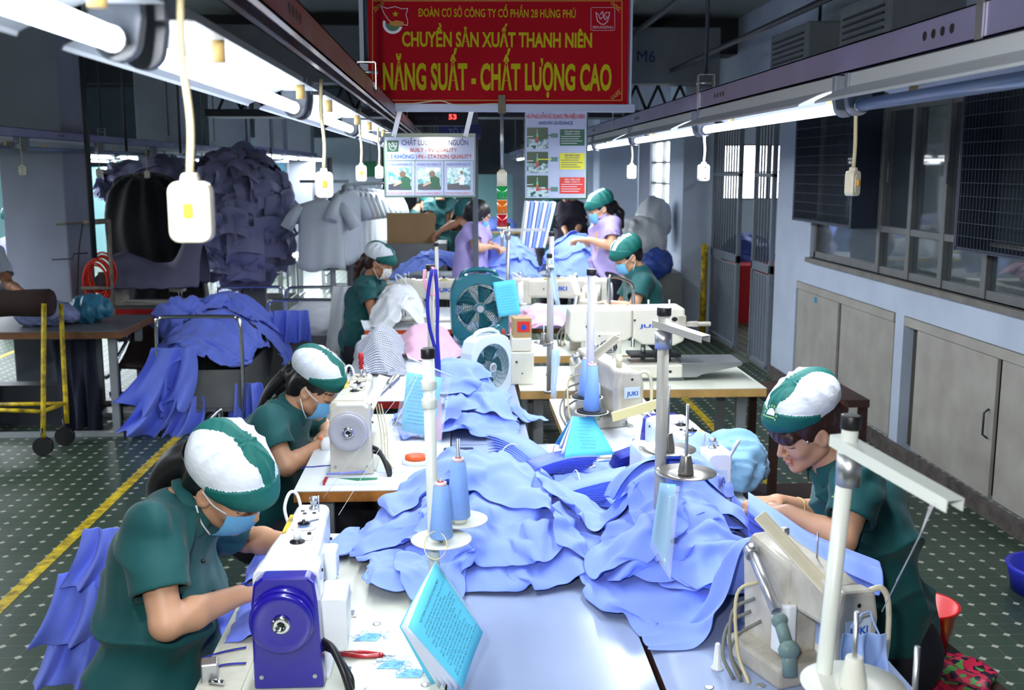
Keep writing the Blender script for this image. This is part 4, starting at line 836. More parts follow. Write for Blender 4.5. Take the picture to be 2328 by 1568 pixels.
# ---------------------------------------------------------------- tables
ZT = 0.75
M_edge = mat('table_edge_wood', srgb(176, 112, 44), 0.5, var=0.3, vscale=14, dirt=srgb(110, 66, 28))
M_edge2 = mat('table_edge_pale', srgb(196, 156, 92), 0.5, var=0.15, vscale=14)
M_redge = mat('table_edge_red', srgb(150, 26, 24), 0.5, var=0.2)
M_legs = mat('table_leg_grey', srgb(150, 156, 160), 0.45, metal=0.2)
def table(x0, x1, y0, y1, label, top=M_laminate, edge=M_edge, z=ZT, th=0.036, group=None, name='sewing_table', legs=True, lip=0.0):
    r = empty(name, ((x0 + x1) / 2, (y0 + y1) / 2, 0), 0, label, 'table', group); w_ = (x1 - x0) / 2; d = (y1 - y0) / 2
    MB().b2((-w_, -d, z - 0.003), (w_, d, z)).build('laminate_top', top, r)
    MB().b2((-w_, -d, z - th), (w_, d, z - 0.003)).build('tabletop_board', edge, r, bevel=0.002)
    if legs:
        for sy in (-1, 1):
            for sx in (-1, 1):
                MB().b2((sx * (w_ - 0.1) - 0.025, sy * (d - 0.12) - 0.018, 0.03), (sx * (w_ - 0.1) + 0.025, sy * (d - 0.12) + 0.018, z - th)).build('leg', M_legs, r)
            MB().b2((-w_ + 0.05, sy * (d - 0.12) - 0.03, 0), (w_ - 0.05, sy * (d - 0.12) + 0.03, 0.03)).build('foot_bar', M_legs, r)
        MB().b2((-w_ + 0.12, -d + 0.11, 0.2), (-w_ + 0.15, d - 0.11, 0.23)).build('cross_bar', M_legs, r)
    return r
table(-0.57, -0.035, 1.45, 3.12, 'cream-topped sewing table at front left under the blue sewing machine', M_laminate)
table(-0.03, 0.425, 1.45, 4.15, 'blue-grey smooth centre table in the foreground between the two machine rows', M_laminate_blue, M_redge)
table(0.44, 0.97, 1.3, 2.72, 'pale blue-grey sewing table at front right with screws and holes', M_laminate_blue, M_brownwood)
table(0.44, 0.97, 2.74, 3.92, 'right sewing table under the white machine, mostly hidden by blue shirts', M_lam_white, M_redge)
table(0.44, 0.9, 3.94, 5.0, 'small right table under the cream button machine', M_lam_white, M_edge2)
table(-0.575, -0.035, 3.56, 4.72, 'white-topped sewing table with worn orange wood edge, second on the left', M_lam_white, M_edge, th=0.042)
table(-0.6, -0.035, 5.0, 6.9, 'white-topped table with dark red edge behind the second seamstress', M_lam_white, M_redge, th=0.04)
table(-0.03, 0.29, 4.16, 8.6, 'white centre table carrying the two box fans', M_laminate_blue, M_redge)
table(0.31, 1.57, 5.2, 5.86, 'long cream table with pale wood edge under the large programmable machine', M_laminate, M_edge2, th=0.045)
table(0.31, 1.2, 6.2, 6.8, 'cream table with pale wood edge behind the large machine', M_laminate, M_edge2, th=0.045)
table(-0.65, -0.035, 7.3, 8.5, 'table with orange edge in front of the seamstress in floral mask', M_lam_white, mat('orange_edge', srgb(196, 74, 26), 0.5))
table(0.31, 1.3, 7.3, 8.6, 'white table under the pink cloth and far cream machine', M_lam_white, M_edge2)
# ---------------------------------------------------------------- machines
M_mwhite = mat('machine_white', srgb(232, 236, 240), 0.28, coat=0.3, var=0.02)
M_mcream = mat('machine_cream', srgb(204, 200, 186), 0.38, coat=0.2, var=0.10, vscale=9)
M_mold = mat('machine_old_cream', srgb(204, 200, 188), 0.42, var=0.1, vscale=12, dirt=srgb(168, 160, 146))
M_mblue = mat('machine_blue', srgb(34, 24, 150), 0.25, coat=0.5)
M_mgrey = mat('machine_wheel_grey', srgb(176, 176, 184), 0.4)
M_label = mat('label_plate', srgb(206, 222, 236), 0.3); M_logo = mat('logo_blue', srgb(20, 80, 190), 0.35)
M_hole = mat('hole_dark', srgb(12, 12, 14), 0.6)
def loft_box(mb, sects, mi=0):
    """sects: list of (y, x0, x1, z0, z1, r): rounded-rect cross sections joined along y"""
    rings = []
    for (y, x0, x1, z0, z1, r) in sects:
        rings.append([(x, y, z) for x, z in rrect(x1 - x0, z1 - z0, r, 3, ((x0 + x1) / 2, (z0 + z1) / 2))])
    n = len(rings[0]); vs = [p for q in rings for p in q]; K = len(rings)
    fs = [(k * n + i, k * n + (i + 1) % n, (k + 1) * n + (i + 1) % n, (k + 1) * n + i) for k in range(K - 1) for i in range(n)] + [tuple(range(n - 1, -1, -1)), tuple(range((K - 1) * n, K * n))]
    mb.add(vs, fs, mi); return mb
def lockstitch(name, label, body, cover, wheel, loc, rz=0.0, L=0.47, logo=True, side_box=True, s=1.0):
    r = empty(name, loc, rz, label, 'sewing machine'); r.scale = (s, s, s)
    m = MB(); loft_box(m, [(-0.07, -0.078, 0.072, 0.0, 0.262, 0.018), (0.0, -0.076, 0.07, 0.0, 0.262, 0.02), (0.06, -0.066, 0.06, 0.0, 0.26, 0.025), (0.085, -0.06, 0.055, 0.02, 0.258, 0.025)]); m.build('column', body, r, bevel=0.004)
    m = MB(); loft_box(m, [(-0.06, -0.07, 0.06, 0.13, 0.268, 0.018), (0.08, -0.066, 0.058, 0.135, 0.268, 0.02), (0.22, -0.056, 0.05, 0.14, 0.264, 0.02), (L - 0.1, -0.05, 0.046, 0.14, 0.262, 0.02)]); m.build('arm', body, r, bevel=0.003)
    m = MB(); loft_box(m, [(L - 0.12, -0.048, 0.046, 0.1, 0.268, 0.016), (L - 0.02, -0.045, 0.043, 0.09, 0.27, 0.018), (L, -0.036, 0.034, 0.1, 0.262, 0.018)]); m.build('head', body, r, bevel=0.003)
    m = MB(); m.b2((-0.085, -0.075, 0.0), (0.09, L + 0.03, 0.012)); m.build('bed_plate', body, r, bevel=0.003)
    # end cover with the wheel boss
    m = MB(); m.prism([(-0.074, 0), (-0.074, 0.2), (-0.067, 0.245), (-0.048, 0.262), (0.052, 0.262), (0.066, 0.248), (0.072, 0.2), (0.082, 0.0)], 1, -0.118, -0.07); m.build('end_cover', cover, r, bevel=0.006)
    m = MB(); m.lathe([(0.066, 0), (0.069, 0.006), (0.069, 0.012), (0.064, 0.016), (0.05, 0.012), (0.02, 0.0125)], (-0.004, -0.132, 0.165), (0, -1, 0), 40); m.lathe([(0.073, -0.014), (0.073, 0.012), (0.07, 0.0125)], (-0.004, -0.118, 0.165), (0, -1, 0), 40)
    hw = m.build('handwheel', wheel, r)
    m = MB(); m.lathe([(0.021, 0), (0.021, 0.008), (0.017, 0.011), (0.009, 0.011), (0.008, 0.006), (0.003, 0.006)], (-0.004, -0.143, 0.165), (0, -1, 0), 24); m.cyl((-0.004, -0.149, 0.165), (-0.004, -0.151, 0.165), 0.005, n=8, mi=1); m.cyl((-0.014, -0.152, 0.153), (-0.014, -0.155, 0.153), 0.0025, n=8, mi=1)
    m.build('wheel_hub', [M_chrome, M_hole], hw)
    m = MB()
    for x in (-0.056, 0.062): m.cyl((x, -0.117, 0.03), (x, -0.121, 0.03), 0.005, n=8)
    m.build('cover_screw', M_steel, r)
    # bobbin winder and tension posts on the top
    m = MB(); m.prism([(x, y) for x, y in rrect(0.062, 0.05, 0.02, 4, (0.0, 0.2))], 2, 0.266, 0.2695); wnd = m.build('winder_plate', body, r, bevel=0.001)
    m = MB(); m.cyl((0, 0.2, 0.268), (0, 0.2, 0.278), 0.011, n=16, mi=1); m.lathe([(0.016, 0), (0.016, 0.002)], (0, 0.2, 0.276)); m.lathe([(0.014, 0), (0.005, 0.003), (0.004, 0.008)], (0, 0.2, 0.278)); m.box((0.022, 0.208, 0.281), (0.03, 0.005, 0.004), 2, rz=0.7); m.build('bobbin_winder', [M_black, mat('blue_thread', srgb(120, 160, 236), 0.6), M_steel], wnd)
    m = MB(); m.lathe([(0.018, 0), (0.018, 0.003), (0.008, 0.006), (0.008, 0.010)], (0, 0.09, 0.268)); m.cyl((0, 0.09, 0.276), (0, 0.09, 0.296), 0.009, n=14, mi=1); m.tube([(0.016, 0.088, 0.272), (0.032, 0.09, 0.272), (0.04, 0.105, 0.285)], 0.0012, n=6, mi=2); m.build('tension_post', [M_black, M_mwhite, M_steel], r)
    m = MB(); m.lathe([(0.013, 0), (0.013, 0.005), (0.008, 0.007), (0.008, 0.018), (0.011, 0.02), (0.011, 0.032), (0.004, 0.034)], (0.006, L - 0.05, 0.268)); m.cyl((0.022, L - 0.075, 0.262), (0.022, L - 0.075, 0.312), 0.0022, n=8); m.build('presser_dial', M_steel, r)
    m = MB()
    for (x, y) in ((-0.012, L - 0.09), (0.012, L - 0.088), (-0.02, L - 0.07), (0.02, 0.15)): m.cyl((x, y, 0.262), (x, y, 0.2705), 0.005, n=10)
    m.build('oil_hole', M_hole, r)
    m = MB(); m.tube(smooth_path([(-0.03, L - 0.01, 0.24), (-0.045, L + 0.005, 0.29), (-0.062, L - 0.01, 0.3), (-0.07, L - 0.05, 0.27), (-0.055, L - 0.07, 0.225)], 5), 0.0045, n=8); m.build('white_wire_loop', M_mwhite, r)
    m = MB(); m.cyl((0, L - 0.03, 0.1), (0, L - 0.03, 0.05), 0.005, n=8); m.cyl((0, L - 0.03, 0.05), (0, L - 0.03, 0.018), 0.0012, n=6); m.cyl((0.014, L - 0.05, 0.12), (0.014, L - 0.05, 0.03), 0.004, n=8); m.box((0.006, L - 0.035, 0.02), (0.018, 0.035, 0.006)); m.build('needle_bar', M_chrome, r)
    m = MB(); m.b2((-0.049, 0.16, 0.262), (-0.038, 0.30, 0.2665)); m.build('warning_strip', M_yellow, wnd)
    m = MB()
    for y, z in ((-0.02, 0.24), (0.03, 0.16), (-0.03, 0.06), (0.2, 0.2), (0.3, 0.2)): m.cyl((0.05, y, z), (0.0735 if y < 0.1 else 0.056, y, z), 0.004, n=8); m.cyl((-0.05, y, z), (-0.0795 if y < 0.05 else -0.063, y, z), 0.004, n=8)
    m.build('side_screw', M_hole, r)
    if side_box:
        m = MB(); loft_box(m, [(-0.055, 0.066, 0.13, 0.055, 0.185, 0.014), (0.07, 0.06, 0.125, 0.06, 0.18, 0.014), (0.09, 0.06, 0.11, 0.07, 0.17, 0.014)]); m.build('motor_box', body, r, bevel=0.004)
        m = MB(); loft_box(m, [(0.14, 0.045, 0.085, 0.15, 0.225, 0.008), (0.2, 0.045, 0.085, 0.15, 0.225, 0.008)]); m.build('solenoid_box', body, r, bevel=0.004)
    if logo:
        m = MB(); text_on(m, 'JUKI', (0.0515, 0.2, 0.19), (0, 1, 0), (0, 0, 1), 0.026, 0, 0.1, 0.03, lift=0.004); text_on(m, 'JUKI', (-0.0595, 0.2, 0.19), (0, -1, 0), (0, 0, 1), 0.026, 0, 0.1, 0.03, lift=0.004); m.build('maker_lettering', M_logo, r)
        m = MB(); m.b2((-0.024, L, 0.15), (0.022, L + 0.0015, 0.215)); pl_ = m.build('face_label', M_label, r); m = MB(); text_on(m, 'JUKI', (0.0, L + 0.0015, 0.165), (-1, 0, 0), (0, 0, 1), 0.016, 0, 0.036, 0.03); m.build('label_lettering', M_logo, pl_)
    m = MB(); m.tube(smooth_path([(0.075, -0.07, 0.09), (0.1, -0.1, 0.085), (0.125, -0.13, 0.05), (0.14, -0.145, 0.01), (0.142, -0.147, 0.001)], 6), 0.0085, n=10); m.tube(smooth_path([(0.075, -0.06, 0.07), (0.105, -0.085, 0.065), (0.14, -0.12, 0.03), (0.145, -0.125, 0.001)], 6), 0.006, n=8); m.build('power_cable', M_black, r)
    return r
m1 = lockstitch('sewing_machine', 'white sewing machine with royal blue end cover and handwheel, nearest on the left', M_mwhite, M_mblue, M_mblue, (-0.372, 2.25, ZT), 0, L=0.39, s=0.96)
m2 = lockstitch('sewing_machine', 'cream sewing machine with round grey handwheel and red-topped knob, second on the left', M_mcream, M_mcream, M_mgrey, (-0.395, 3.87, ZT), 0, L=0.45, logo=False, side_box=False)
m3 = lockstitch('sewing_machine', 'white sewing machine with blue rim on the right row behind the blue shirts', M_mwhite, M_mblue, M_mblue, (0.72, 3.45, ZT), PI + 0.13, L=0.44)
m4 = lockstitch('sewing_machine', 'cream sewing machine seen from behind, in front of the seamstress in floral mask', M_mcream, M_mcream, M_mgrey, (0.13, 7.75, ZT), PI / 2, L=0.5, side_box=False, s=1.15)
m5 = lockstitch('sewing_machine', 'cream sewing machine seen side-on above the pink cloth, right of the signal tower', M_mcream, M_mcream, M_mgrey, (0.98, 7.8, ZT), PI / 2, L=0.5, side_box=False, s=1.15)
# extras on the second machine: bobbin knob with red handle, side belt guard, air lines
m = MB(); m.lathe([(0.008, 0), (0.011, 0.004), (0.006, 0.012), (0.012, 0.02), (0.009, 0.035), (0.013, 0.045), (0.011, 0.062), (0.006, 0.066)], (0.0, 0.38, 0.3)); m.build('red_knob', M_red, m2); m = MB(); m.cyl((0, 0.38, 0.265), (0, 0.38, 0.302), 0.006, n=10); m.build('knob_stem', M_steel, m2)
m = MB(); m.box((0.085, 0.06, 0.27), (0.04, 0.2, 0.012), R=np.array(Euler((0.45, 0.3, -0.1)).to_matrix())); m.build('cream_flap', M_cream, m2, bevel=0.003)
m = MB(); m.cyl((0.07, 0.1, 0.23), (0.14, 0.24, 0.28), 0.011, n=12); m.cyl((0.12, 0.2, 0.266), (0.15, 0.26, 0.288), 0.016, n=12); m.build('air_cylinder', M_steel, m2)
for k in range(3):
    m = MB(); m.tube(smooth_path([(0.08 + 0.01 * k, 0.08, 0.22), (0.1 + 0.012 * k, 0.03, 0.12), (0.11 + 0.01 * k, -0.02, 0.03), (0.13 + 0.012 * k, -0.06, 0.002)], 5), 0.0025, n=6); m.build('air_line', M_cord, m2)
def button_machine(label, loc, rz, s=1.0, flap=(0.3, 0.2)):
    """small chain-stitch button machine; local: face plate towards -y, arm over +y"""
    r = empty('button_machine', loc, rz, label, 'sewing machine', None); r.scale = (s, s, s); B = M_mold
    m = MB(); m.prism([(-0.05, 0), (0.2, 0), (0.22, 0.03), (0.22, 0.05), (-0.05, 0.05)], 0, -0.1, 0.07); m.build('base_casting', B, r, bevel=0.008)
    m = MB(); m.prism([(0.02, 0.04), (0.22, 0.04), (0.24, 0.24), (0.2, 0.3), (0.0, 0.27), (0.01, 0.18)], 0, -0.05, 0.045); m.build('column', B, r, bevel=0.012)
    m = MB(); m.prism([(-0.16, 0.17), (0.05, 0.17), (0.2, 0.2), (0.2, 0.295), (-0.1, 0.275), (-0.16, 0.26)], 0, -0.045, 0.04); m.build('arm', B, r, bevel=0.012)
    m = MB(); m.prism([(-0.055, 0.09), (0.05, 0.09), (0.056, 0.2), (0.044, 0.262), (-0.046, 0.27), (-0.06, 0.2)], 1, -0.215, -0.155); m.build('face_plate', B, r, bevel=0.01)
    m = MB(); m.b2((-0.034, -0.2175, 0.16), (0.034, -0.2155, 0.205)); lb = m.build('face_label', M_label, r); m = MB(); text_on(m, 'JUKI', (0.0, -0.2175, 0.171), (1, 0, 0), (0, 0, 1), 0.017, 0, 0.05, 0.03); m.build('label_lettering', M_logo, lb)
    m = MB(); m.cyl((0, -0.214, 0.235), (0, -0.2165, 0.235), 0.005, n=10); m.cyl((0.01, -0.214, 0.105), (0.01, -0.2165, 0.105), 0.009, n=12); m.cyl((-0.04, -0.214, 0.11), (-0.04, -0.2165, 0.11), 0.004, n=8); m.build('screw_hole', M_hole, r)
    # plastic eye guard flap, hinged on the side, and loop guard
    m = MB(); R = np.array(Euler((flap[0], flap[1], 0.25)).to_matrix()); m.box((-0.075, -0.05, 0.32), (0.035, 0.24, 0.008), R=R); m.box((-0.062, -0.05, 0.313), (0.008, 0.23, 0.022), R=R); m.build('guard_flap', M_cream, r, bevel=0.003)
    m = MB(); m.tube(smooth_path([(0.045, -0.18, 0.25), (0.075, -0.19, 0.255), (0.094, -0.195, 0.22), (0.095, -0.2, 0.13), (0.085, -0.2, 0.08), (0.055, -0.19, 0.09)], 5), 0.007, n=8); m.build('loop_guard', M_cream, r)
    m = MB(); m.lathe([(0.016, 0), (0.016, 0.004), (0.007, 0.006), (0.007, 0.014), (0.012, 0.016), (0.012, 0.03), (0.008, 0.033)], (0.0, 0.12, 0.292)); m.lathe([(0.012, 0), (0.012, 0.02), (0.015, 0.022), (0.013, 0.035), (0.01, 0.05)], (-0.01, -0.12, 0.268), mi=1); m.cyl((0.02, 0.0, 0.28), (0.02, 0.0, 0.34), 0.0025, n=8); m.build('top_knob', [M_steel, M_cream], r)
    # shaft with universal joint, teal grey castings
    M_cast = mat('teal_grey_casting', srgb(110, 134, 132), 0.45, var=0.15, vscale=30)
    m = MB(); m.cyl((-0.07, 0.16, 0.27), (-0.085, 0.0, 0.17), 0.013, n=14); m.cyl((-0.07, 0.165, 0.273), (-0.072, 0.145, 0.26), 0.018, n=14); m.build('drive_shaft', M_steel, r)
    m = MB(); m.ball((-0.087, -0.02, 0.155), (0.02, 0.02, 0.018)); m.cyl((-0.087, -0.02, 0.155), (-0.09, -0.06, 0.115), 0.015, n=12); m.ball((-0.092, -0.075, 0.105), (0.026, 0.026, 0.022)); m.cyl((-0.092, -0.075, 0.105), (-0.095, -0.09, 0.05), 0.017, n=12); m.build('universal_joint', M_cast, r)
    m = MB(); m.prism([(-0.03, 0.06), (0.05, 0.06), (0.05, 0.17), (-0.03, 0.19)], 0, -0.07, -0.045); m.build('side_cover', M_mwhite, r, bevel=0.006)
    for k, (dx, dz) in enumerate(((-0.09, 0.2), (-0.1, 0.16), (-0.11, 0.13), (-0.08, 0.1))):
        m = MB(); m.tube(smooth_path([(dx + 0.03, 0.13, dz), (dx - 0.02, 0.15, dz - 0.03), (dx - 0.04 - 0.01 * k, 0.1, 0.05), (dx - 0.05, 0.02 + 0.02 * k, 0.0)], 6), 0.0045, n=7); m.build('cable', mat('grey_cable', srgb(120, 120, 112), 0.5) if k else M_cord, r)
    m = MB(); m.tube(smooth_path([(-0.055, 0.05, 0.14), (-0.06, 0.0, 0.1), (-0.06, -0.03, 0.05), (-0.05, -0.04, 0.052)], 5), 0.006, n=8); m.build('black_hose', M_black, r)
    m = MB(); m.cyl((0.0, -0.17, 0.09), (0.0, -0.17, 0.05), 0.006, n=8); m.box((0, -0.19, 0.045), (0.02, 0.06, 0.01)); m.build('clamp_foot', M_chrome, r)
    return r
b1 = button_machine('old cream button-sewing machine with grey shaft joint at the front right corner', (0.755, 2.14, ZT), math.radians(20), 0.96, (0.7, -0.35))
b1.scale = (0.96, 0.74, 0.96)
b2_ = button_machine('small cream button-sewing machine with yellow guard flap on the right row', (0.645, 4.45, ZT), math.radians(18), 1.05, (-0.75, 0.4))
a_, c_ = P(1392, 948, Y=4.14), P(1512, 912, Y=4.2); d_ = (c_ - a_) / np.linalg.norm(c_ - a_); u_ = V(0, 0, 1) - d_ * d_[2]; u_ /= np.linalg.norm(u_); n_ = np.cross(d_, u_)
m = MB(); m.box((a_ + c_) / 2, (1, 1, 1), R=np.stack([d_ * np.linalg.norm(c_ - a_), u_ * 0.04, n_ * 0.012], 1)); o = m.build('yellow_guard', mat('aged_yellow_plastic', srgb(232, 220, 160), 0.4), b2_, bevel=0.003); o.matrix_parent_inverse = Matrix.LocRotScale(b2_.location, b2_.rotation_euler, b2_.scale).inverted()
# large programmable machine
bg = empty('programmable_machine', (0.9, 5.5, ZT), 0, 'large cream programmable sewing machine with round fan grille seen from behind', 'sewing machine'); Bm = M_mcream; Mb = mat('machine_ivory', srgb(226, 222, 208), 0.3, coat=0.3, var=0.03)
bg.scale = (1.12, 1.0, 0.87); bg.location.x = 0.91
m = MB(); m.prism([(-0.27, 0.02), (0.24, 0.02), (0.24, 0.1), (-0.27, 0.1)], 1, -0.1, 0.16); m.build('bed', Mb, bg, bevel=0.008)
m = MB(); m.b2((-0.26, -0.08, 0), (0.25, 0.14, 0.02)); m.build('base_pan', M_gate, bg)
m = MB(); m.prism([(-0.3, 0.28), (-0.29, 0.42), (-0.27, 0.44), (0.0, 0.44), (0.0, 0.27), (-0.03, 0.24), (-0.28, 0.24)], 1, -0.08, 0.12); m.build('rear_arm', Mb, bg, bevel=0.012)
m = MB(); m.prism([(0.003, 0.26), (0.003, 0.44), (0.24, 0.445), (0.25, 0.43), (0.25, 0.24), (0.2, 0.21), (0.05, 0.22)], 1, -0.07, 0.11); m.build('front_arm', Mb, bg, bevel=0.012)
m = MB(); m.b2((-0.22, -0.085, 0.09), (-0.05, 0.11, 0.3)); m.build('column', Mb, bg, bevel=0.006)
m = MB(); m.b2((-0.165, -0.092, 0.1), (-0.06, -0.085, 0.29)); fp = m.build('fan_plate', Mb, bg, bevel=0.002)
m = MB(); m.cyl((-0.112, -0.0925, 0.215), (-0.112, -0.094, 0.215), 0.04, n=28); m.build('fan_opening', M_hole, fp)
m = MB()
for r_ in (0.012, 0.022, 0.032, 0.041): m.tube([(-0.112 + r_ * math.cos(a), -0.096, 0.215 + r_ * math.sin(a)) for a in np.linspace(0, 2 * PI, 25)[:-1]], 0.0016, n=5, closed=True)
for k in range(4):
    a = PI / 4 + k * PI / 2; m.cyl((-0.112 + 0.01 * math.cos(a), -0.096, 0.215 + 0.01 * math.sin(a)), (-0.112 + 0.046 * math.cos(a), -0.096, 0.215 + 0.046 * math.sin(a)), 0.002, n=6)
m.build('wire_guard', M_steel, fp)
m = MB()
for x, z in ((-0.155, 0.11), (-0.07, 0.11), (-0.155, 0.28), (-0.07, 0.28)): m.cyl((x, -0.0925, z), (x, -0.094, z), 0.0045, n=8)
m.build('plate_screw', M_hole, fp)
m = MB()
for x, z, r_ in ((-0.21, 0.335, 0.009), (-0.18, 0.335, 0.004), (0.012, 0.37, 0.006), (0.2, 0.375, 0.014), (0.18, 0.06, 0.008)): m.cyl((x, -0.0725 if x > 0 else -0.0805, z), (x, -0.0745 if x > 0 else -0.0825, z), r_, n=12)
m.cyl((0.18, -0.1, 0.06), (0.18, -0.103, 0.06), 0.008, n=12); m.build('screw_hole', M_hole, bg)
m = MB(); text_on(m, 'JUKI', (0.085, -0.0705, 0.325), (1, 0, 0), (0, 0, 1), 0.02, 0, 0.1, 0.03, lift=0.002); m.build('maker_lettering', M_logo, bg)
m = MB(); m.b2((0.215, -0.1, 0.3), (0.25, -0.06, 0.4)).b2((0.25, -0.09, 0.33), (0.31, -0.06, 0.36)).cyl((0.31, -0.075, 0.345), (0.37, -0.075, 0.345), 0.014, n=10); m.build('air_valve', M_mold, bg, bevel=0.003)
m = MB(); m.prism([(0.23, 0.02), (0.31, 0.02), (0.33, 0.035), (0.52, 0.09), (0.53, 0.11), (0.23, 0.11)], 1, -0.09, 0.16); m.build('feed_extension', M_steel, bg, bevel=0.004)
m = MB(); m.b2((0.0, -0.05, 0.135), (0.24, 0.12, 0.15)).b2((0.13, 0.0, 0.1), (0.2, 0.06, 0.2)); m.build('feed_clamp', M_black, bg)
m = MB(); m.cyl((0.07, 0.03, 0.22), (0.07, 0.03, 0.11), 0.012, n=10); m.build('needle_bar', M_chrome, bg)
for x in (0.09, 0.19): m = MB(); m.cyl((x, 0.02, 0.44), (x, 0.02, 0.48), 0.004, n=8); m.build('thread_pin', M_mwhite, bg)
# cream control box and small machine bodies in the middle distance
cb = empty('button_machine', (0.33, 5.45, ZT), 0, 'cream machine column with orange-red label box on top, left of the large machine', 'sewing machine')
MB().b2((-0.06, -0.1, 0), (0.06, 0.12, 0.17)).build('lower_casing', Mb, cb, bevel=0.006); MB().b2((-0.055, -0.08, 0.172), (0.05, 0.1, 0.24)).build('upper_casing', Mb, cb, bevel=0.005); m = MB(); m.cyl((-0.03, -0.1005, 0.12), (-0.03, -0.103, 0.12), 0.006, n=10); m.cyl((-0.0, -0.1005, 0.06), (-0.0, -0.103, 0.06), 0.004, n=10); m.build('screw_hole', M_hole, cb)
bx_ = empty('carton', (0.335, 5.45, ZT + 0.24), 0.1, 'small carton with red label standing on the cream machine column', 'box'); MB().b2((-0.05, -0.06, 0), (0.04, 0.05, 0.1)).build('carton_body', mat('carton_brown', srgb(170, 140, 100), 0.7), bx_); MB().b2((-0.035, -0.062, 0.03), (0.03, -0.0602, 0.085)).build('red_label', mat('label_red', srgb(214, 44, 36), 0.4), bx_); m = MB(); m.lathe([(0.014, 0), (0.014, 0.001)], (-0.002, -0.0625, 0.055), (0, -1, 0)); m.build('label_mark', M_logo, bx_)
b3 = button_machine('cream button machine half hidden between the pole and the large machine', (0.82, 6.45, ZT), math.radians(-10), 1.25, (0.3, 0.2))
# ---------------------------------------------------------------- thread stands
M_pole = mat('pole_ivory', srgb(214, 220, 214), 0.35, coat=0.2); M_pole2 = mat('pole_grey', srgb(170, 168, 160), 0.4, var=0.1); M_polel = mat('pole_lilac_plastic', srgb(186, 184, 214), 0.35, coat=0.2)
M_disc = mat('disc_cream', srgb(214, 216, 206), 0.4); M_discm = mat('disc_metal', srgb(150, 146, 142), 0.32, metal=0.75, var=0.15, vscale=16); M_discb = mat('disc_black_foam', srgb(26, 28, 34), 0.8)
M_cone = mat('blue_thread_cone', srgb(128, 170, 240), 0.6, bump=0.25, bscale=260)
def stand(name, label, x, y, ztop, r, m, cap=True, arm=None, lean=(0, 0), discs=(), z0=ZT, collar=(), guide=True):
    t = empty(name, (x, y, z0), 0, label, 'thread stand'); h = ztop - z0; top = V(lean[0], lean[1], h)
    MB().cyl((0, 0, 0), top * 0.985, r, n=18).build('pole', m, t); MB().cyl((0, 0, 0), (0, 0, 0.012), r * 2.2, n=18).build('foot_nut', M_steel, t)
    if cap: MB().cyl(top * 0.975, top + V(0, 0, 0.004), r * 1.22, n=18).build('top_cap', M_black, t, bevel=0.002)
    for c in collar: MB().cyl(top * (c / h), top * ((c + 0.02) / h), r * 1.35, n=18).build('collar', m, t, bevel=0.002)
    if arm:
        a = top + V(0, 0, -0.035); b = a + V(*arm); d = (b - a) / np.linalg.norm(b - a); u = np.cross(d, (0, 0, 1)); u /= np.linalg.norm(u); nn = np.cross(u, d); w_ = 0.016
        g = MB(); prof = [(-w_, 0.0), (w_, 0.0), (w_, -0.018), (w_ - 0.002, -0.018), (w_ - 0.002, -0.002), (-w_ + 0.002, -0.002), (-w_ + 0.002, -0.018), (-w_, -0.018)]
        st_ = a - d * 0.03; vs = [st_ + u * p + nn * q for p, q in prof] + [b + u * p * 0.85 + nn * q for p, q in prof]; n = 8
        g.add(vs, [tuple(range(n)), tuple(range(2 * n - 1, n - 1, -1))] + [(i, i + n, (i + 1) % n + n, (i + 1) % n) for i in range(n)]); g.build('guide_arm', M_pole if m is M_pole else m, t)
        MB().cyl(a + V(0, 0, -0.07), a + V(0, 0, -0.02), r * 1.5, n=16).build('arm_clamp', M_steel, t)
    for (dx, dy, dz, R, md, cone, pin) in discs:
        s_ = MB(); s_.lathe([(0.012, 0.0), (R * 0.5, 0.004), (R, 0.012), (R, 0.014), (R * 0.5, 0.008), (0.012, 0.006)], (dx, dy, dz), n=36); dd = s_.build('spool_disc', M_disc if md is M_discb else md, t)
        if md is M_discb: MB().cyl((dx, dy, dz + 0.012), (dx, dy, dz + 0.018), R * 0.9, n=32).build('foam_pad', M_discb, dd)
        MB().cyl(V(0, 0, dz - 0.006) + V(0, 0, 0), (dx, dy, dz - 0.004), 0.007, n=8).build('disc_arm', M_steel, t)
        if not cone or pin:
            q = MB(); q.lathe([(0.019, 0), (0.021, 0.006), (0.013, 0.05), (0.012, 0.052)], (dx, dy, dz + 0.006), n=16); q.build('cone_holder', M_discm if md is M_discm else md, dd)
        q = MB(); q.cyl((dx, dy, dz), (dx, dy, dz + (pin or 0.15)), 0.004, n=8); q.build('spindle', M_steel, dd)
        if cone:
            c = empty('thread_cone', (x + dx, y + dy, z0 + dz + 0.018), 0, cone[2], 'thread cone', cone[3]); hh, rb = cone[0], cone[1]
            MB().lathe([(rb * 0.9, 0.0), (rb, 0.003), (rb * 0.62, hh), (rb * 0.55, hh + 0.001)], (0, 0, 0), n=28).build('thread', cone[4] if len(cone) > 4 else M_cone, c)
            MB().lathe([(rb * 0.5, 0), (rb * 0.5, 0.008), (rb * 0.28, 0.009)], (0, 0, hh), n=20).build('paper_core', mat('core_pale', srgb(220, 200, 204), 0.6), c); MB().lathe([(rb * 0.3, 0), (rb * 0.26, 0.0012)], (0, 0, hh + 0.0088), n=18).build('core_label', M_red, c)
    return t
G = 'blue thread cones on the front stand'
stand('thread_stand', 'ivory thread stand pole with black cap in the foreground centre-left, two cones on cream discs', -0.052, 2.2, 1.475, 0.0125, M_pole, collar=(0.6, 0.64, 0.3), lean=(-0.012, 0), discs=((0.012, -0.01, 0.298, 0.066, M_disc, (0.115, 0.026, 'light blue thread cone left of and nearer than its twin, at the foreground pole', G), 0), (0.05, 0.10, 0.305, 0.066, M_disc, (0.13, 0.027, 'light blue thread cone right of and behind its twin, at the foreground pole', G), 0.2)))
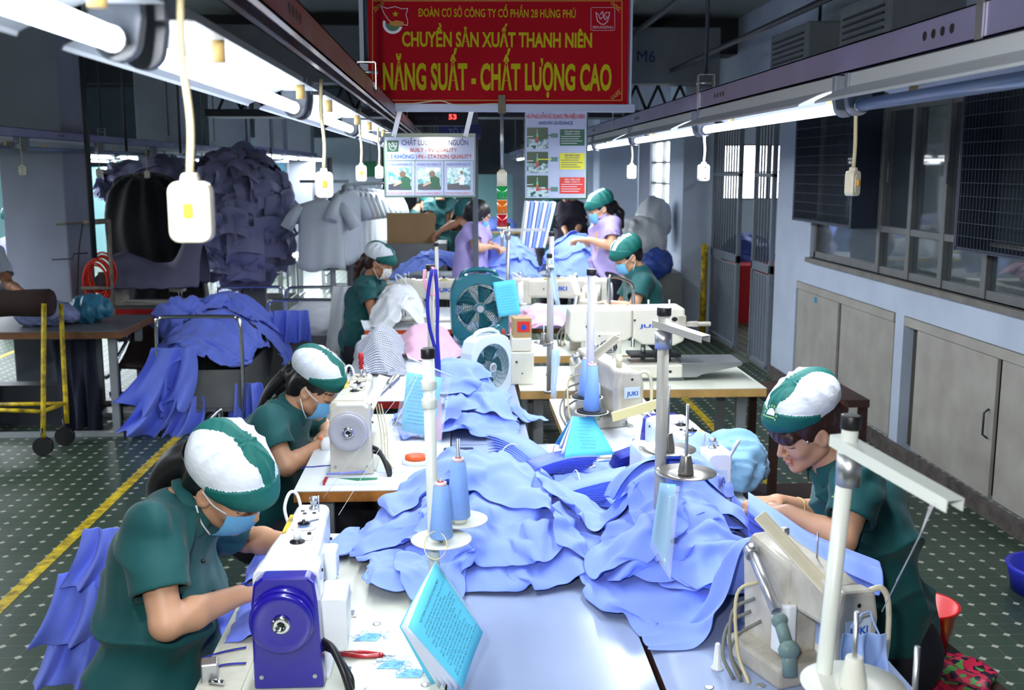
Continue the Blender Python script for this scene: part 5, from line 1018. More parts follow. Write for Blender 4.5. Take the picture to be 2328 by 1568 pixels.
stand('thread_stand', 'grey thread stand with guide arm and two empty metal discs over the right shirt pile', 0.54, 2.72, 1.49, 0.0155, M_pole2, arm=(0.075, -0.16, -0.012), discs=((0.03, 0.06, 0.333, 0.078, M_discm, None, 0.19), (0.038, -0.14, 0.325, 0.078, M_discm, None, 0.19)))
stand('thread_stand', 'large ivory thread stand at the right edge with channel guide arm pointing forward', 0.55, 1.52, 1.482, 0.0125, M_pole, arm=(0.055, -0.23, -0.02), lean=(0.04, 0), discs=((0.045, -0.05, 0.315, 0.078, M_disc, None, 0.13), (0.09, -0.16, 0.30, 0.06, M_disc, None, 0.14)))
stand('thread_stand', 'lilac plastic thread stand pole behind the blue cone on black discs', 0.485, 3.8, 1.49, 0.0145, M_polel, discs=((0.0, -0.06, 0.215, 0.062, M_discb, (0.165, 0.031, 'light blue thread cone on a black foam disc, near one', 'blue cones on black discs'), 0.2), (0.0, 0.1, 0.235, 0.062, M_discb, (0.14, 0.031, 'light blue thread cone on a black foam disc, hidden behind the near one', 'blue cones on black discs'), 0.2)))
stand('thread_stand', 'cream thread stand pole hung with blue and pink lanyards', -0.1, 3.9, 1.5, 0.0145, M_pole2, collar=(0.4,))
stand('thread_stand', 'thin grey thread stand left of the teal fan', -0.12, 6.1, 1.43, 0.011, M_pole2, cap=True)
stand('thread_stand', 'grey metal thread stand with arm right of the teal fan', 0.45, 5.15, 1.44, 0.0115, M_pole2, arm=(0.0, -0.1, -0.02), discs=((-0.03, -0.05, 0.25, 0.05, M_discm, None, 0.12),))
stand('thread_stand', 'tall pale thread stand just behind the grey metal one right of the teal fan', 0.5, 5.6, 1.52, 0.013, M_polel)
stand('thread_stand', 'thread stand with wide crossbar below the andon sign', 0.335, 7.0, 1.5, 0.013, M_steel, arm=(0.25, 0.0, 0.0), discs=((-0.08, 0, 0.2, 0.05, M_disc, (0.14, 0.03, 'white thread cone with red top on the far stand under the signal tower', 'white cones', M_mwhite), 0), (0.08, 0, 0.2, 0.05, M_disc, (0.14, 0.03, 'white thread cone with yellow top on the far stand under the andon sign', 'white cones', M_mwhite), 0)))
# lanyards on the cream pole
def strap(name, pts, w_, m, label, cat='lanyard'):
    pts = [np.array(p, float) for p in smooth_path(pts, 6)]; u = V(1, 0, 0); g = [[p - u * w_ / 2, p + u * w_ / 2] for p in pts]; o = MB().sheet(g).build(name, m, solid=0.0012); tag(o, label, cat); return o
M_lan = mat('royal_blue_strap', srgb(30, 36, 160), 0.6); M_pink = mat('pink_ribbon', srgb(238, 160, 186), 0.6)
Q = lambda px, py, Y: P(px, py, Y=Y)
ln = empty('lanyard', Q(988, 900, 3.83), 0, 'royal blue lanyard with pink card hanging from the cream pole', 'lanyard')
def lchild(o): o.parent = ln; o.location = -ln.location; [o.__delitem__(k) for k in ('label', 'category') if k in o]; return o
lchild(strap('strap', [Q(982, 612, 3.84), Q(972, 680, 3.84), Q(976, 740, 3.84), Q(990, 800, 3.84), Q(996, 880, 3.84)], 0.013, M_lan, 'x')); lchild(strap('strap', [Q(990, 612, 3.82), Q(995, 690, 3.82), Q(994, 760, 3.82), Q(998, 830, 3.82), Q(997, 880, 3.82)], 0.013, M_lan, 'x'))
m = MB(); m.cyl(Q(997, 878, 3.82), Q(997, 900, 3.82), 0.005, n=8); o = m.build('clip', M_steel, ln); o.location = -ln.location
m = MB(); a, b, c, d = Q(988, 905, 3.8), Q(1004, 903, 3.8), Q(1004, 1000, 3.78), Q(986, 998, 3.78); m.quad([a, b, c, d]); o = m.build('pink_card', mat('pink_card', srgb(226, 160, 180), 0.5), ln, solid=0.003); o.location = -ln.location
strap('pink_ribbon', [Q(966, 612, 3.86), Q(965, 640, 3.85), Q(975, 665, 3.85), Q(988, 672, 3.85), Q(992, 650, 3.85), Q(984, 606, 3.86)], 0.012, M_pink, 'pink ribbon looped near the top of the cream pole', 'ribbon')
# loose threads from the big front guide arm
m = MB(); m.tube([Q(2125, 1140, 1.27), Q(2090, 1220, 1.4), Q(2040, 1320, 1.7), Q(2005, 1390, 1.9)], 0.0009, n=5); m.tube([Q(2118, 1140, 1.27), Q(2090, 1222, 1.41), Q(2038, 1320, 1.7)], 0.0007, n=5); o = m.build('loose_thread', mat('white_thread', srgb(210, 214, 220), 0.6)); tag(o, 'white threads running down from the guide arm at right', 'thread')
m = MB(); m.tube([Q(735, 1132, 3.4), Q(860, 960, 3.6), Q(985, 800, 3.8)], 0.0007, n=5); m.tube([Q(770, 1170, 2.6), Q(900, 960, 3.2), Q(960, 830, 3.7)], 0.0007, n=5); o = m.build('loose_thread', MATS['white_thread']); tag(o, 'thin white threads crossing in front of the cream sewing machine', 'thread')
# ---------------------------------------------------------------- people
M_green = mat('green_uniform', srgb(0, 80, 82), 0.75, var=0.10, vscale=7, bump=0.05, bscale=400, sheen=0.1)
M_lav = mat('lavender_uniform', srgb(176, 160, 220), 0.75, var=0.08, vscale=7)
M_capw = mat('cap_white', srgb(226, 232, 240), 0.75); M_capg = mat('cap_green', srgb(0, 98, 92), 0.7)
M_hair = mat('black_hair', srgb(22, 17, 20), 0.42, var=0.3, vscale=60); M_hairb = mat('brown_hair', srgb(58, 28, 20), 0.45, var=0.3, vscale=60)
M_skin = mat('skin', srgb(206, 156, 124), 0.5, var=0.06, vscale=10); M_skin2 = mat('tan_skin', srgb(176, 120, 88), 0.5, var=0.06, vscale=10)
M_lip = mat('lips', srgb(196, 118, 108), 0.45); M_mask = mat('surgical_mask_blue', srgb(110, 182, 236), 0.6); M_loop = mat('mask_loop_white', srgb(232, 236, 240), 0.6)
M_trous = mat('dark_trousers', srgb(24, 24, 38), 0.8, var=0.1); M_brow = mat('brow_dark', srgb(34, 22, 20), 0.6)
def _floral(nt, b):
    tc = nt.nodes.new('ShaderNodeTexCoord'); n = nt.nodes.new('ShaderNodeTexVoronoi'); n.inputs['Scale'].default_value = 70; nt.links.new(tc.outputs['Object'], n.inputs['Vector'])
    r = nt.nodes.new('ShaderNodeValToRGB'); r.color_ramp.elements[0].color = (*srgb(90, 80, 70), 1); r.color_ramp.elements[1].color = (*srgb(232, 230, 228), 1); r.color_ramp.elements[1].position = 0.42; nt.links.new(n.outputs['Distance'], r.inputs[0]); nt.links.new(r.outputs[0], b.inputs['Base Color'])
M_floralmask = nodemat('floral_mask', _floral)
def orient(fwd, up):
    f = np.array(fwd, float); f /= np.linalg.norm(f); u = np.array(up, float); u -= f * (u @ f); u /= np.linalg.norm(u); r = np.cross(f, u); return np.stack([r, f, u], 1)   # columns: right, forward, up
def head_field(h, male=False):
    F_ = Field((-0.11, -0.125, -0.155), (0.11, 0.135, 0.135), h)
    F_.ell((0, -0.014, 0.032), (0.073, 0.092, 0.082), k=0.01).ell((0, 0.026, -0.02), (0.056, 0.061, 0.080), k=0.03)
    for s in (-1, 1):
        F_.cap((s * 0.046, 0.0, -0.058), (s * 0.010, 0.062, -0.094), 0.017, 0.015, k=0.03).ell((s * 0.033, 0.056, -0.026), (0.021, 0.022, 0.024), k=0.02)
    F_.ell((0, 0.074, -0.096), (0.015, 0.013, 0.013), k=0.02)
    F_.cap((-0.028, 0.078, 0.026), (0.028, 0.078, 0.026), 0.012, k=0.014)
    for s in (-1, 1): F_.ell((s * 0.031, 0.093, 0.002), (0.015, 0.012, 0.011), k=0.012, sub=True).ell((s * 0.031, 0.0765, 0.002), (0.0145, 0.0125, 0.011), k=0.004)
    F_.cap((0, 0.084, 0.012), (0, 0.105, -0.030), 0.006, 0.0095, k=0.01)
    for s in (-1, 1): F_.ell((s * 0.011, 0.095, -0.036), (0.008, 0.009, 0.007), k=0.006)
    F_.ell((0, 0.0895, -0.060), (0.021, 0.008, 0.0055), k=0.006).ell((0, 0.088, -0.072), (0.018, 0.008, 0.0062), k=0.006)
    F_.cap((-0.016, 0.0995, -0.0658), (0.016, 0.0995, -0.0658), 0.0022, k=0.003, sub=True)
    for s in (-1, 1):
        R = np.array(Euler((0.15, 0, s * 0.35)).to_matrix()); F_.ell((s * 0.076, -0.006, -0.004), (0.007, 0.019, 0.031), R, k=0.008).ell((s * 0.081, -0.003, 0.0), (0.004, 0.010, 0.018), R, k=0.004, sub=True)
    F_.cap((0, -0.025, -0.04), (0, -0.05, -0.15), 0.050, 0.05, k=0.02)
    return F_
def cap_mesh(variant):
    F_ = Field((-0.13, -0.14, -0.03), (0.13, 0.15, 0.19), 0.003)
    F_.ell((0, -0.005, 0.062), (0.090, 0.104, 0.078), k=0.01).ell((0, -0.045, 0.075), (0.088, 0.07, 0.07), k=0.03)
    F_.ell((0, 0.01, 0.045), (0.083, 0.108, 0.052), k=0.015)
    F_.ell((0, -0.02, 0.005), (0.079, 0.097, 0.075), k=0.004, sub=True)
    F_.half((0, 0.0, 0.028), (0, -0.12, -1)); return F_
CACHE = {}
def cap_obj(parent, C, R, s, variant='a', lift=0.0):
    if 'cap' not in CACHE:
        v, f = cap_mesh(variant).mesh(); v = relax(v, f, 2); nn = normals(v, f); ang = np.arctan2(v[:, 0], v[:, 1]); a = np.clip((v[:, 2] - 0.05) / 0.06, 0, 1)
        bd = np.clip((0.052 + 0.42 * v[:, 1] - v[:, 2]) / 0.004, 0, 1) * (v[:, 1] > -0.005); v = v + nn * (0.0065 * a * (1 - np.abs(np.sin(ang * 5 + np.sin(ang * 3) * 1.2)) ** 0.8) * (1 - bd) + 0.002 * snoise(v, 40, 3) + 0.0045 * bd)[:, None]; CACHE['cap'] = (v, f)
    v, f = CACHE['cap']; c = v[f].mean(1); bandz = 0.052 + 0.42 * c[:, 1]; band = (c[:, 2] < bandz) & (c[:, 1] > -0.005); wav = 0.027 + 0.007 * np.sin(c[:, 1] * 45)
    stripe = (np.abs(c[:, 0] + 0.004 * np.sin(c[:, 1] * 30)) < wav)
    g = band | stripe
    if variant == 'b': g = band | ~((np.abs(c[:, 0]) < 0.045) & (c[:, 1] > -0.06) & (c[:, 2] > 0.08)) | (np.abs(c[:, 0]) < 0.012)
    if variant == 'bandonly': g = band | (stripe & (c[:, 1] < -0.02))
    v = v * V(1, 1, 1 - lift * 5) + V(0, -lift * 0.3, lift * 1.5) if lift else v; o = mesh_obj('cap', v * s * 1.04 @ R.T + C, f, [M_capw, M_capg], parent, mi=g.astype(int)); return o
def person(label, J, head, fwd, up, hs=1.0, shirt=M_green, skin=M_skin, cap='a', mask='blue', hair='bun', hairm=M_hair, near=True, group=None, sit=True, seed=0, torso=1.0, hem=0.62, legs=True, collar=True, hands=True, trous=M_trous, wr=1.0, capl=0.0):
    R = orient(fwd, up); C = np.array(head, float); h = 0.0048 if near else 0.009; rng = np.random.default_rng(seed)
    # --- body: one continuous surface (neck, torso core, arms, hands)
    nb = np.array(J['neck'], float); hip = np.array(J['hip'], float); ch = np.array(J['chest'], float); pts = [J[k] for k in J if k[:2] in ('hi', 'ch', 'ne', 'sh', 'el', 'wr')] + [C]
    lo = np.min(pts, 0) - 0.22; hi = np.max(pts, 0) + 0.22; B = Field(lo, hi, h)
    hc = C + R @ V(0, -0.03, -0.06) * hs; B.cap(hc, nb, 0.049 * hs, 0.056 * hs, k=0.02); sd = np.array(J['shR'], float) - np.array(J['shL'], float); sd /= np.linalg.norm(sd)
    B.cap(nb, ch, 0.06, 0.09, k=0.04).cap(ch, hip, 0.10, 0.11, k=0.04)
    for s in 'RL':
        sh, el, wr_ = (np.array(J[k + s], float) for k in ('sh', 'el', 'wr')); B.cap(ch * 0.4 + nb * 0.6, sh, 0.05, 0.046, k=0.03).cap(sh, el, 0.044 * wr, 0.036 * wr, k=0.015)
        mid = el + (wr_ - el) * 0.35; B.cap(el, mid, 0.036 * wr, 0.037 * wr, k=0.012).cap(mid, wr_, 0.036 * wr, 0.024 * wr, k=0.015)
        d = (wr_ - el) / np.linalg.norm(wr_ - el); hd = np.array(J.get('hd' + s, d + V(0, 0, -0.25)), float); hd /= np.linalg.norm(hd)
        side = np.cross(hd, (0, 0, 1)); side /= max(np.linalg.norm(side), 1e-6); upv = np.cross(side, hd); th = 1 if (side @ (C - wr_)) > 0 else -1
        palm = wr_ + hd * 0.045
        for q in (-0.022, 0, 0.022): B.cap(wr_ + side * q * 0.5, palm + hd * 0.03 + side * q * 1.25, 0.0145, 0.0125, k=0.012)
        if hands:
            rf = max(0.0085, h * 1.3)
            for i, (q, L) in enumerate(((-0.03, 0.055), (-0.0105, 0.068), (0.010, 0.072), (0.029, 0.064))):
                b0 = palm + hd * 0.032 + side * q; cu = 0.35 + 0.15 * i; k1 = b0 + (hd * math.cos(cu * 0.5) - upv * math.sin(cu * 0.5)) * L * 0.5; k2 = k1 + (hd * math.cos(cu * 1.6) - upv * math.sin(cu * 1.6)) * L * 0.5
                B.cap(b0, k1, rf, rf * 0.92, k=0.002).cap(k1, k2, rf * 0.92, rf * 0.8, k=0.002)
            t0 = wr_ + hd * 0.02 + side * th * 0.026; t1 = t0 + hd * 0.03 + side * th * 0.022 - upv * 0.01; B.cap(t0, t1, 0.0125, rf, k=0.008).cap(t1, t1 + hd * 0.028 - upv * 0.008 - side * th * 0.004, rf, rf * 0.85, k=0.002)
    bv, bf = B.mesh(); bv = relax(bv, bf, 1, 0.3)
    key = ('head', near)
    if key not in CACHE:
        v, f = head_field(0.0034 if near else 0.007).mesh(); CACHE[key] = (relax(v, f, 1, 0.35), f)
    hv, hf = CACHE[key]; c = hv[hf].mean(1); mi = np.zeros(len(hf), int); ax_ = np.abs(c[:, 0])
    mi[(c[:, 1] > 0.078) & (c[:, 2] > -0.0775) & (c[:, 2] < -0.0555) & (ax_ < 0.019 - 1.2 * np.abs(c[:, 2] + 0.066))] = 1
    mi[(c[:, 1] > 0.055) & (np.abs(c[:, 2] - (0.027 - 0.15 * (ax_ - 0.03))) < 0.0032) & (ax_ > 0.014) & (ax_ < 0.048)] = 2
    mi[(c[:, 1] > 0.055) & (np.abs(c[:, 2] - (-0.002 - 0.2 * (ax_ - 0.03))) < 0.0024) & (ax_ > 0.017) & (ax_ < 0.046)] = 2
    wv = hv * hs @ R.T + C; v = np.vstack([bv, wv]); f = np.vstack([bf, hf + len(bv)])
    root = empty('person', (hip[0], hip[1], 0), 0, label, 'person', group); off = V(hip[0], hip[1], 0)
    def put(name, vv, ff, m_, mi_=None, **k): return mesh_obj(name, vv - off, ff, m_, root, mi=mi_, **k)
    put('body', v, f, [skin, M_lip, M_brow], np.concatenate([np.zeros(len(bf), int), mi]))
    # --- shirt
    hS = 0.0058 if near else 0.011; S = Field(lo - 0.03, hi + 0.03, hS); T = torso
    for q in (-1, 1): S.cap(ch + sd * 0.075 * q, hip + sd * 0.07 * q, 0.115 * T, 0.135 * T, k=0.05)
    S.cap(nb - (nb - ch) * 0.1, ch, 0.075, 0.12 * T, k=0.05); ext = hip + (hip - ch) / np.linalg.norm(hip - ch) * 0.07; S.cap(hip, ext, 0.15 * T, 0.155 * T, k=0.03)
    ends = []
    for s in 'RL':
        sh, el = np.array(J['sh' + s], float), np.array(J['el' + s], float); S.cap(nb + (ch - nb) * 0.25, sh, 0.07, 0.066, k=0.04).cap(sh, sh + (el - sh) * hem, 0.066, 0.067, k=0.03)
        d = (el - sh) / np.linalg.norm(el - sh); e = sh + (el - sh) * hem
        S.flat(e, d, 0.086); S.cap(e - d * 0.022, e + d * 0.05, 0.056, 0.056, k=0.003, sub=True); ends.append(e)
    S.cap(nb + (hc - nb) * 0.28, hc, 0.062, 0.062, k=0.006, sub=True)
    sv, sf = S.mesh(); sv = relax(sv, sf, 2); nn = normals(sv, sf)
    ax = (ch - hip) / np.linalg.norm(ch - hip); fd = np.cross(ax, sd); u_ = np.stack([(sv - hip) @ sd, (sv - hip) @ fd, (sv - hip) @ ax], 1)
    def ridge(q): return 1 - np.abs(np.sin(q)) ** 0.7 * 2 + 0.15
    w1_ = ridge(u_[:, 2] * 17 + 1.6 * snoise(u_, 8, seed + 1, 2) + u_[:, 0] * 7 + u_[:, 1] * 5); w2_ = ridge(u_[:, 0] * 15 - u_[:, 2] * 9 + 2.0 * snoise(u_, 7, seed + 5, 2) + u_[:, 1] * 12)
    m1_ = np.clip(0.5 + 1.1 * snoise(u_, 5, seed + 9, 1), 0, 1); m2_ = np.clip(0.4 - 1.1 * snoise(u_, 6, seed + 19, 1), 0, 1)
    fade = np.ones(len(sv))
    for e in ends: fade = np.minimum(fade, np.clip((np.linalg.norm(sv - e, axis=1) - 0.07) / 0.06, 0.0, 1))
    sv = sv + nn * (fade * (0.017 * w1_ * m1_ + 0.015 * w2_ * m2_ + 0.004 * snoise(u_, 18, seed + 2, 2)))[:, None]; sv = relax(sv, sf, 2, 0.5)
    put('shirt', sv, sf, shirt)
    if collar:
        up_ = (hc - nb) / np.linalg.norm(hc - nb); fr = R[:, 1] - up_ * (R[:, 1] @ up_); fr /= np.linalg.norm(fr); rt = np.cross(fr, up_); g = []; n_ = 27
        for i in range(n_):
            a = math.radians(-158 + 316 * i / (n_ - 1)); a = a + PI; dirn = math.cos(a) * -1; cc, ss = math.cos(a), math.sin(a); o_ = fr * cc + rt * ss
            front = max(0, cc) ** 2; row = []
            for (r_, z_) in ((0.059, 0.002), (0.062, 0.034), (0.069, 0.038), (0.082 + 0.012 * front, 0.005 - 0.035 * front)): row.append(nb + (hc - nb) * 0.18 + o_ * r_ * (0.96 + 0.1 * front) + up_ * z_)
            g.append(row)
        m = MB().sheet(np.array(g) - off); m.build('collar', shirt, root, solid=0.003, sub=1 if near else 0)
    if legs:
        Fh = (R[:, 1] * V(1, 1, 0)); Fh /= np.linalg.norm(Fh); L_ = Field(hip + V(-0.75, -0.75, -hip[2] - 0.01), hip + V(0.75, 0.75, 0.16), 0.014); sdh = V(-Fh[1], Fh[0], 0)
        base = ext if sit else hip
        for q in (-1, 1):
            a = base + sdh * 0.09 * q - V(0, 0, 0.04)
            if sit:
                kn = a + Fh * 0.40 + V(0, 0, 0.02); kn[2] = max(0.45, a[2] - 0.02); an = V(kn[0] - Fh[0] * 0.02, kn[1] - Fh[1] * 0.02, 0.09)
            else: kn = V(a[0], a[1], 0.47) + Fh * 0.03; an = V(a[0], a[1], 0.09)
            L_.cap(a, kn, 0.095, 0.07, k=0.03).cap(kn, an, 0.066, 0.05, k=0.02); L_.cap(an - V(0, 0, 0.045), an + Fh * 0.14 - V(0, 0, 0.05), 0.038, 0.034, k=0.02)
        L_.cap(base - sdh * 0.07, base + sdh * 0.07, 0.125, k=0.04); lv, lf = L_.mesh(); put('trousers', relax(lv, lf, 1), lf, trous)
    # --- hair, cap, mask in head space
    Hh = Field((-0.13, -0.2, -0.22), (0.13, 0.13, 0.16), 0.005 if near else 0.008); Hh.ell((0, -0.016, 0.036), (0.080, 0.098, 0.088), k=0.01)
    if hair != 'short': Hh.ell((0, -0.06, -0.02), (0.06, 0.045, 0.06), k=0.03)
    else: Hh.ell((0, -0.055, -0.01), (0.06, 0.045, 0.05), k=0.02)
    Hh.ell((0, 0.1, -0.048), (0.095, 0.078, 0.098), k=0.01, sub=True)
    for s in (-1, 1): Hh.ell((s * 0.088, 0.0, -0.022), (0.03, 0.027, 0.036), k=0.006, sub=True)
    if hair == 'fringe': Hh.ell((0, 0.072, 0.03), (0.064, 0.034, 0.032), k=0.015)
    if hair in ('bun', 'fringe', 'pony', 'long'): Hh.ell((0, -0.11, 0.01), (0.035, 0.035, 0.035), k=0.02)
    if hair == 'pony': Hh.cap((0, -0.11, 0.0), (0, -0.15, -0.07), 0.032, 0.03, k=0.02).cap((0, -0.15, -0.07), (0.01, -0.14, -0.18), 0.03, 0.018, k=0.02)
    if hair == 'bob': Hh.ell((0, -0.03, 0.0), (0.095, 0.10, 0.115), k=0.01); Hh.ell((0, 0.10, -0.04), (0.07, 0.07, 0.10), k=0.01, sub=True)
    v, f = Hh.mesh(); v = relax(v, f, 2); nn = normals(v, f); v = v + nn * (0.0022 * np.sin(np.arctan2(v[:, 2] - 0.02, v[:, 1] + 0.02) * 3 + v[:, 0] * 260))[:, None]
    put('hair', v * hs @ R.T + C, f, hairm)
    if J.get('tail') is not None:
        tp = [C + R @ V(0, -0.105, 0.02) * hs] + [np.array(p, float) for p in J['tail']]; TT = MB(); tp = smooth_path(tp, 7); TT.tube(np.array(tp) - off, [0.034 * (1 - 0.55 * (i / len(tp)) ** 1.5) * (0.7 + 0.3 * min(1, i / 4)) * J.get('tr', 1) for i in range(len(tp))], n=14); TT.build('ponytail', hairm, root)
        if J.get('tie'): 
            tt = MB(); a = tp[1]; b = tp[3]; tt.cyl(a - off, b - off, 0.04, n=16); tt.build('hair_tie', mat('hair_tie_cyan', srgb(60, 170, 214), 0.8, bump=0.6, bscale=200), root, bevel=0.008)
    if cap:
        o = cap_obj(root, C - off, R, hs, cap, capl)
    if mask:
        g = []; 
        for j in range(9):
            t = j / 8; row = []
            for i in range(13):
                a = math.radians(-66 + 132 * i / 12); z = -0.012 - 0.098 * t; b = 0.062 + 0.006 * math.sin(t * PI); dep = 0.104 - 0.02 * (t - 0.35) ** 2 * 4 - 0.012 * (t > 0.8) * (t - 0.8) * 5
                x = b * math.sin(a) * 1.02; y = 0.026 + (dep - 0.02) * math.cos(a) * (1 - 0.05 * math.cos(a)); zz = z + 0.014 * (1 - math.cos(a)) * (0.6 - t) * -1 + 0.0012 * math.sin(t * 26)
                row.append((x, y + 0.006 * math.exp(-(a / 0.35) ** 2) * (1 - t), zz))
            g.append(row)
        g = np.array(g) * hs; mk = MB().sheet(g @ R.T + C - off).build('face_mask', M_floralmask if mask == 'floral' else M_mask, root, solid=0.002, sub=1)
        lp = MB()
        for s in (-1, 1):
            for j in (0, -1):
                e = g[j, -1 if s > 0 else 0]; ear = V(s * 0.083, -0.012, 0.02 if j == 0 else -0.03) * hs; pts_ = smooth_path([e, (e + ear) / 2 + V(s * 0.008, 0, 0), ear], 5); lp.tube(np.array(pts_) @ R.T + C - off, 0.0022, n=6)
        lp.build('ear_loops', M_loop, mk)
    return root
def PY(d): return {k: (P(v[0], v[1], Y=v[2]) if len(v) == 3 and abs(v[0]) > 5 else v) for k, v in d.items()}
w1 = person('person in dark green shirt, blue mask and white-green cap bending at the nearest left machine', dict(PY(dict(hip=(352, 1680, 2.42), chest=(372, 1290, 2.5), neck=(420, 1160, 2.5), shR=(340, 1205, 2.34), shL=(455, 1180, 2.72), elR=(378, 1418, 2.24), wrR=(545, 1352, 2.42), elL=(560, 1225, 2.86), wrL=(665, 1235, 2.74))), tail=[P(450, 1035, Y=2.5), P(415, 1045, Y=2.52), P(385, 1070, Y=2.54), P(362, 1105, Y=2.56), P(352, 1130, Y=2.62)], tie=True, tr=1.45), P(514, 1100, Y=2.48), (0.78, -0.26, -0.56), (0.5, -0.42, 0.74), 1.0, skin=M_skin, hair='bun', seed=3, torso=1.04, hem=0.68)
w2 = person('person in green shirt, blue mask and white-green cap sewing at the second left machine', dict(PY(dict(hip=(600, 1150, 4.25), chest=(625, 1000, 4.28), neck=(665, 930, 4.28), shR=(608, 958, 4.1), shL=(690, 945, 4.5), elR=(652, 1062, 4.0), wrR=(722, 1012, 4.16), elL=(745, 975, 4.55), wrL=(742, 985, 4.36))), tail=[P(672, 832, Y=4.3), P(640, 860, Y=4.3), P(612, 890, Y=4.3), P(592, 930, Y=4.3)]), P(712, 882, Y=4.25), (0.84, -0.16, -0.46), (0.42, -0.16, 0.88), 1.0, capl=0.018, skin=M_skin, hair='bun', seed=8, torso=1.05)
w3 = person('person in green shirt and cap with bare face bending over blue shirts at right', dict(PY(dict(hip=(2000, 1400, 2.85), chest=(1965, 1180, 2.85), neck=(1905, 1060, 2.82), shL=(1955, 1110, 2.68), shR=(1905, 1100, 3.05), elL=(1915, 1228, 2.6), wrL=(1790, 1165, 2.74), elR=(1880, 1175, 3.1), wrR=(1768, 1140, 3.0)))), P(1834, 976, Y=2.8), (-0.86, -0.16, -0.42), (-0.36, -0.2, 0.9), 0.93, skin=M_skin, hair='fringe', hairm=M_hairb, cap='a', capl=0.026, mask=None, seed=14, torso=1.04, hem=0.62)
m = MB(); 
w4 = person('person in green shirt with floral face mask sewing white cloth, third on the left', PY(dict(hip=(822, 770, 7.9), chest=(830, 680, 7.9), neck=(848, 632, 7.9), shR=(828, 652, 7.72), shL=(858, 650, 8.1), elR=(850, 712, 7.6), wrR=(925, 688, 7.75), elL=(890, 700, 8.15), wrL=(905, 678, 7.95))), P(862, 598, Y=7.85), (0.9, -0.2, -0.26), (0.2, -0.05, 0.95), 1.0, skin=M_skin2, hair='pony', hairm=M_hairb, mask='floral', near=True, seed=21, torso=1.05)
w5 = person('person in green shirt, green cap and blue mask working behind the large cream machine', PY(dict(hip=(1465, 760, 6.9), chest=(1462, 665, 6.9), neck=(1447, 620, 6.9), shL=(1460, 640, 6.72), shR=(1440, 640, 7.1), elL=(1440, 702, 6.6), wrL=(1385, 690, 6.8), elR=(1410, 700, 7.1), wrR=(1378, 690, 7.0))), P(1428, 585, Y=6.88), (-0.9, -0.2, -0.36), (-0.3, -0.05, 0.95), 0.95, skin=M_skin, hair='short', cap='b', near=True, seed=31)
w6 = person('person in lavender shirt and teal cap standing behind the blue shirt piles at right', PY(dict(hip=(1385, 622, 8.3), chest=(1380, 540, 8.3), neck=(1374, 502, 8.3), shL=(1392, 515, 8.15), shR=(1360, 515, 8.45), elL=(1392, 560, 8.05), wrL=(1340, 545, 8.1), elR=(1350, 555, 8.5), wrR=(1325, 545, 8.4))), P(1366, 476, Y=8.3), (-0.93, -0.15, -0.25), (-0.25, 0, 0.95), 0.98, shirt=M_lav, hair='pony', cap='b', near=False, sit=False, seed=41)
w7 = person('person in lavender shirt with short dark hair bending over blue shirts behind the dark post', PY(dict(hip=(1070, 620, 8.9), chest=(1072, 550, 8.9), neck=(1082, 512, 8.9), shR=(1070, 522, 8.75), shL=(1095, 522, 9.05), elR=(1085, 565, 8.7), wrR=(1112, 560, 8.8), elL=(1110, 560, 9.1), wrL=(1125, 558, 9.0))), P(1088, 488, Y=8.9), (0.85, 0.1, -0.5), (0.35, 0.0, 0.9), 1.0, shirt=M_lav, hair='bob', cap=None, near=False, sit=False, seed=51)
w8 = person('person in dark green shirt seen from behind above the cardboard sheet', PY(dict(hip=(1000, 560, 11.0), chest=(1002, 490, 11.0), neck=(1002, 450, 11.0), shR=(1025, 465, 11.0), shL=(980, 465, 11.0), elR=(1034, 500, 10.9), wrR=(1020, 520, 11.2), elL=(970, 500, 10.9), wrL=(985, 520, 11.2))), P(1002, 425, Y=11.0), (0.1, 1, -0.2), (0, 0, 1), 1.0, hair='bun', cap='b', mask=None, near=False, sit=False, seed=61)
w9 = person('person in dark green shirt reaching left beside the dark post', PY(dict(hip=(1058, 600, 10.0), chest=(1056, 505, 10.0), neck=(1058, 450, 10.0), shR=(1050, 470, 9.9), shL=(1062, 465, 10.15), elR=(1045, 505, 9.9), wrR=(1005, 522, 9.9), elL=(1040, 500, 10.2), wrL=(1008, 520, 10.2))), P(1052, 425, Y=10.0), (-0.95, 0, -0.3), (0, 0, 1), 1.0, hair='bun', cap='b', mask=None, near=False, sit=False, skin=M_skin2, seed=71)
w10 = person('person in dark green shirt far behind, below the andon guidance sign', PY(dict(hip=(1255, 560, 12.0), chest=(1255, 500, 12.0), neck=(1255, 455, 12.0), shR=(1236, 470, 12.0), shL=(1274, 470, 12.0), elR=(1230, 505, 12), wrR=(1240, 530, 11.8), elL=(1280, 505, 12), wrL=(1270, 530, 11.8))), P(1255, 430, Y=12.0), (0.2, -1, -0.3), (0, 0, 1), 1.0, hair='bun', cap='b', near=False, sit=False, seed=81)
w10b = person('person in dark plaid shirt far behind, right below the andon guidance sign', PY(dict(hip=(1298, 560, 11.4), chest=(1298, 500, 11.4), neck=(1298, 460, 11.4), shR=(1280, 472, 11.4), shL=(1316, 472, 11.4), elR=(1276, 505, 11.4), wrR=(1288, 530, 11.2), elL=(1320, 505, 11.4), wrL=(1310, 530, 11.2))), P(1290, 435, Y=11.4), (-0.5, -1, -0.3), (0, 0, 1), 0.98, shirt=mat('dark_plaid', srgb(40, 34, 52), 0.8, var=0.5, vscale=30), hair='short', cap=None, mask=None, near=False, sit=False, seed=91)
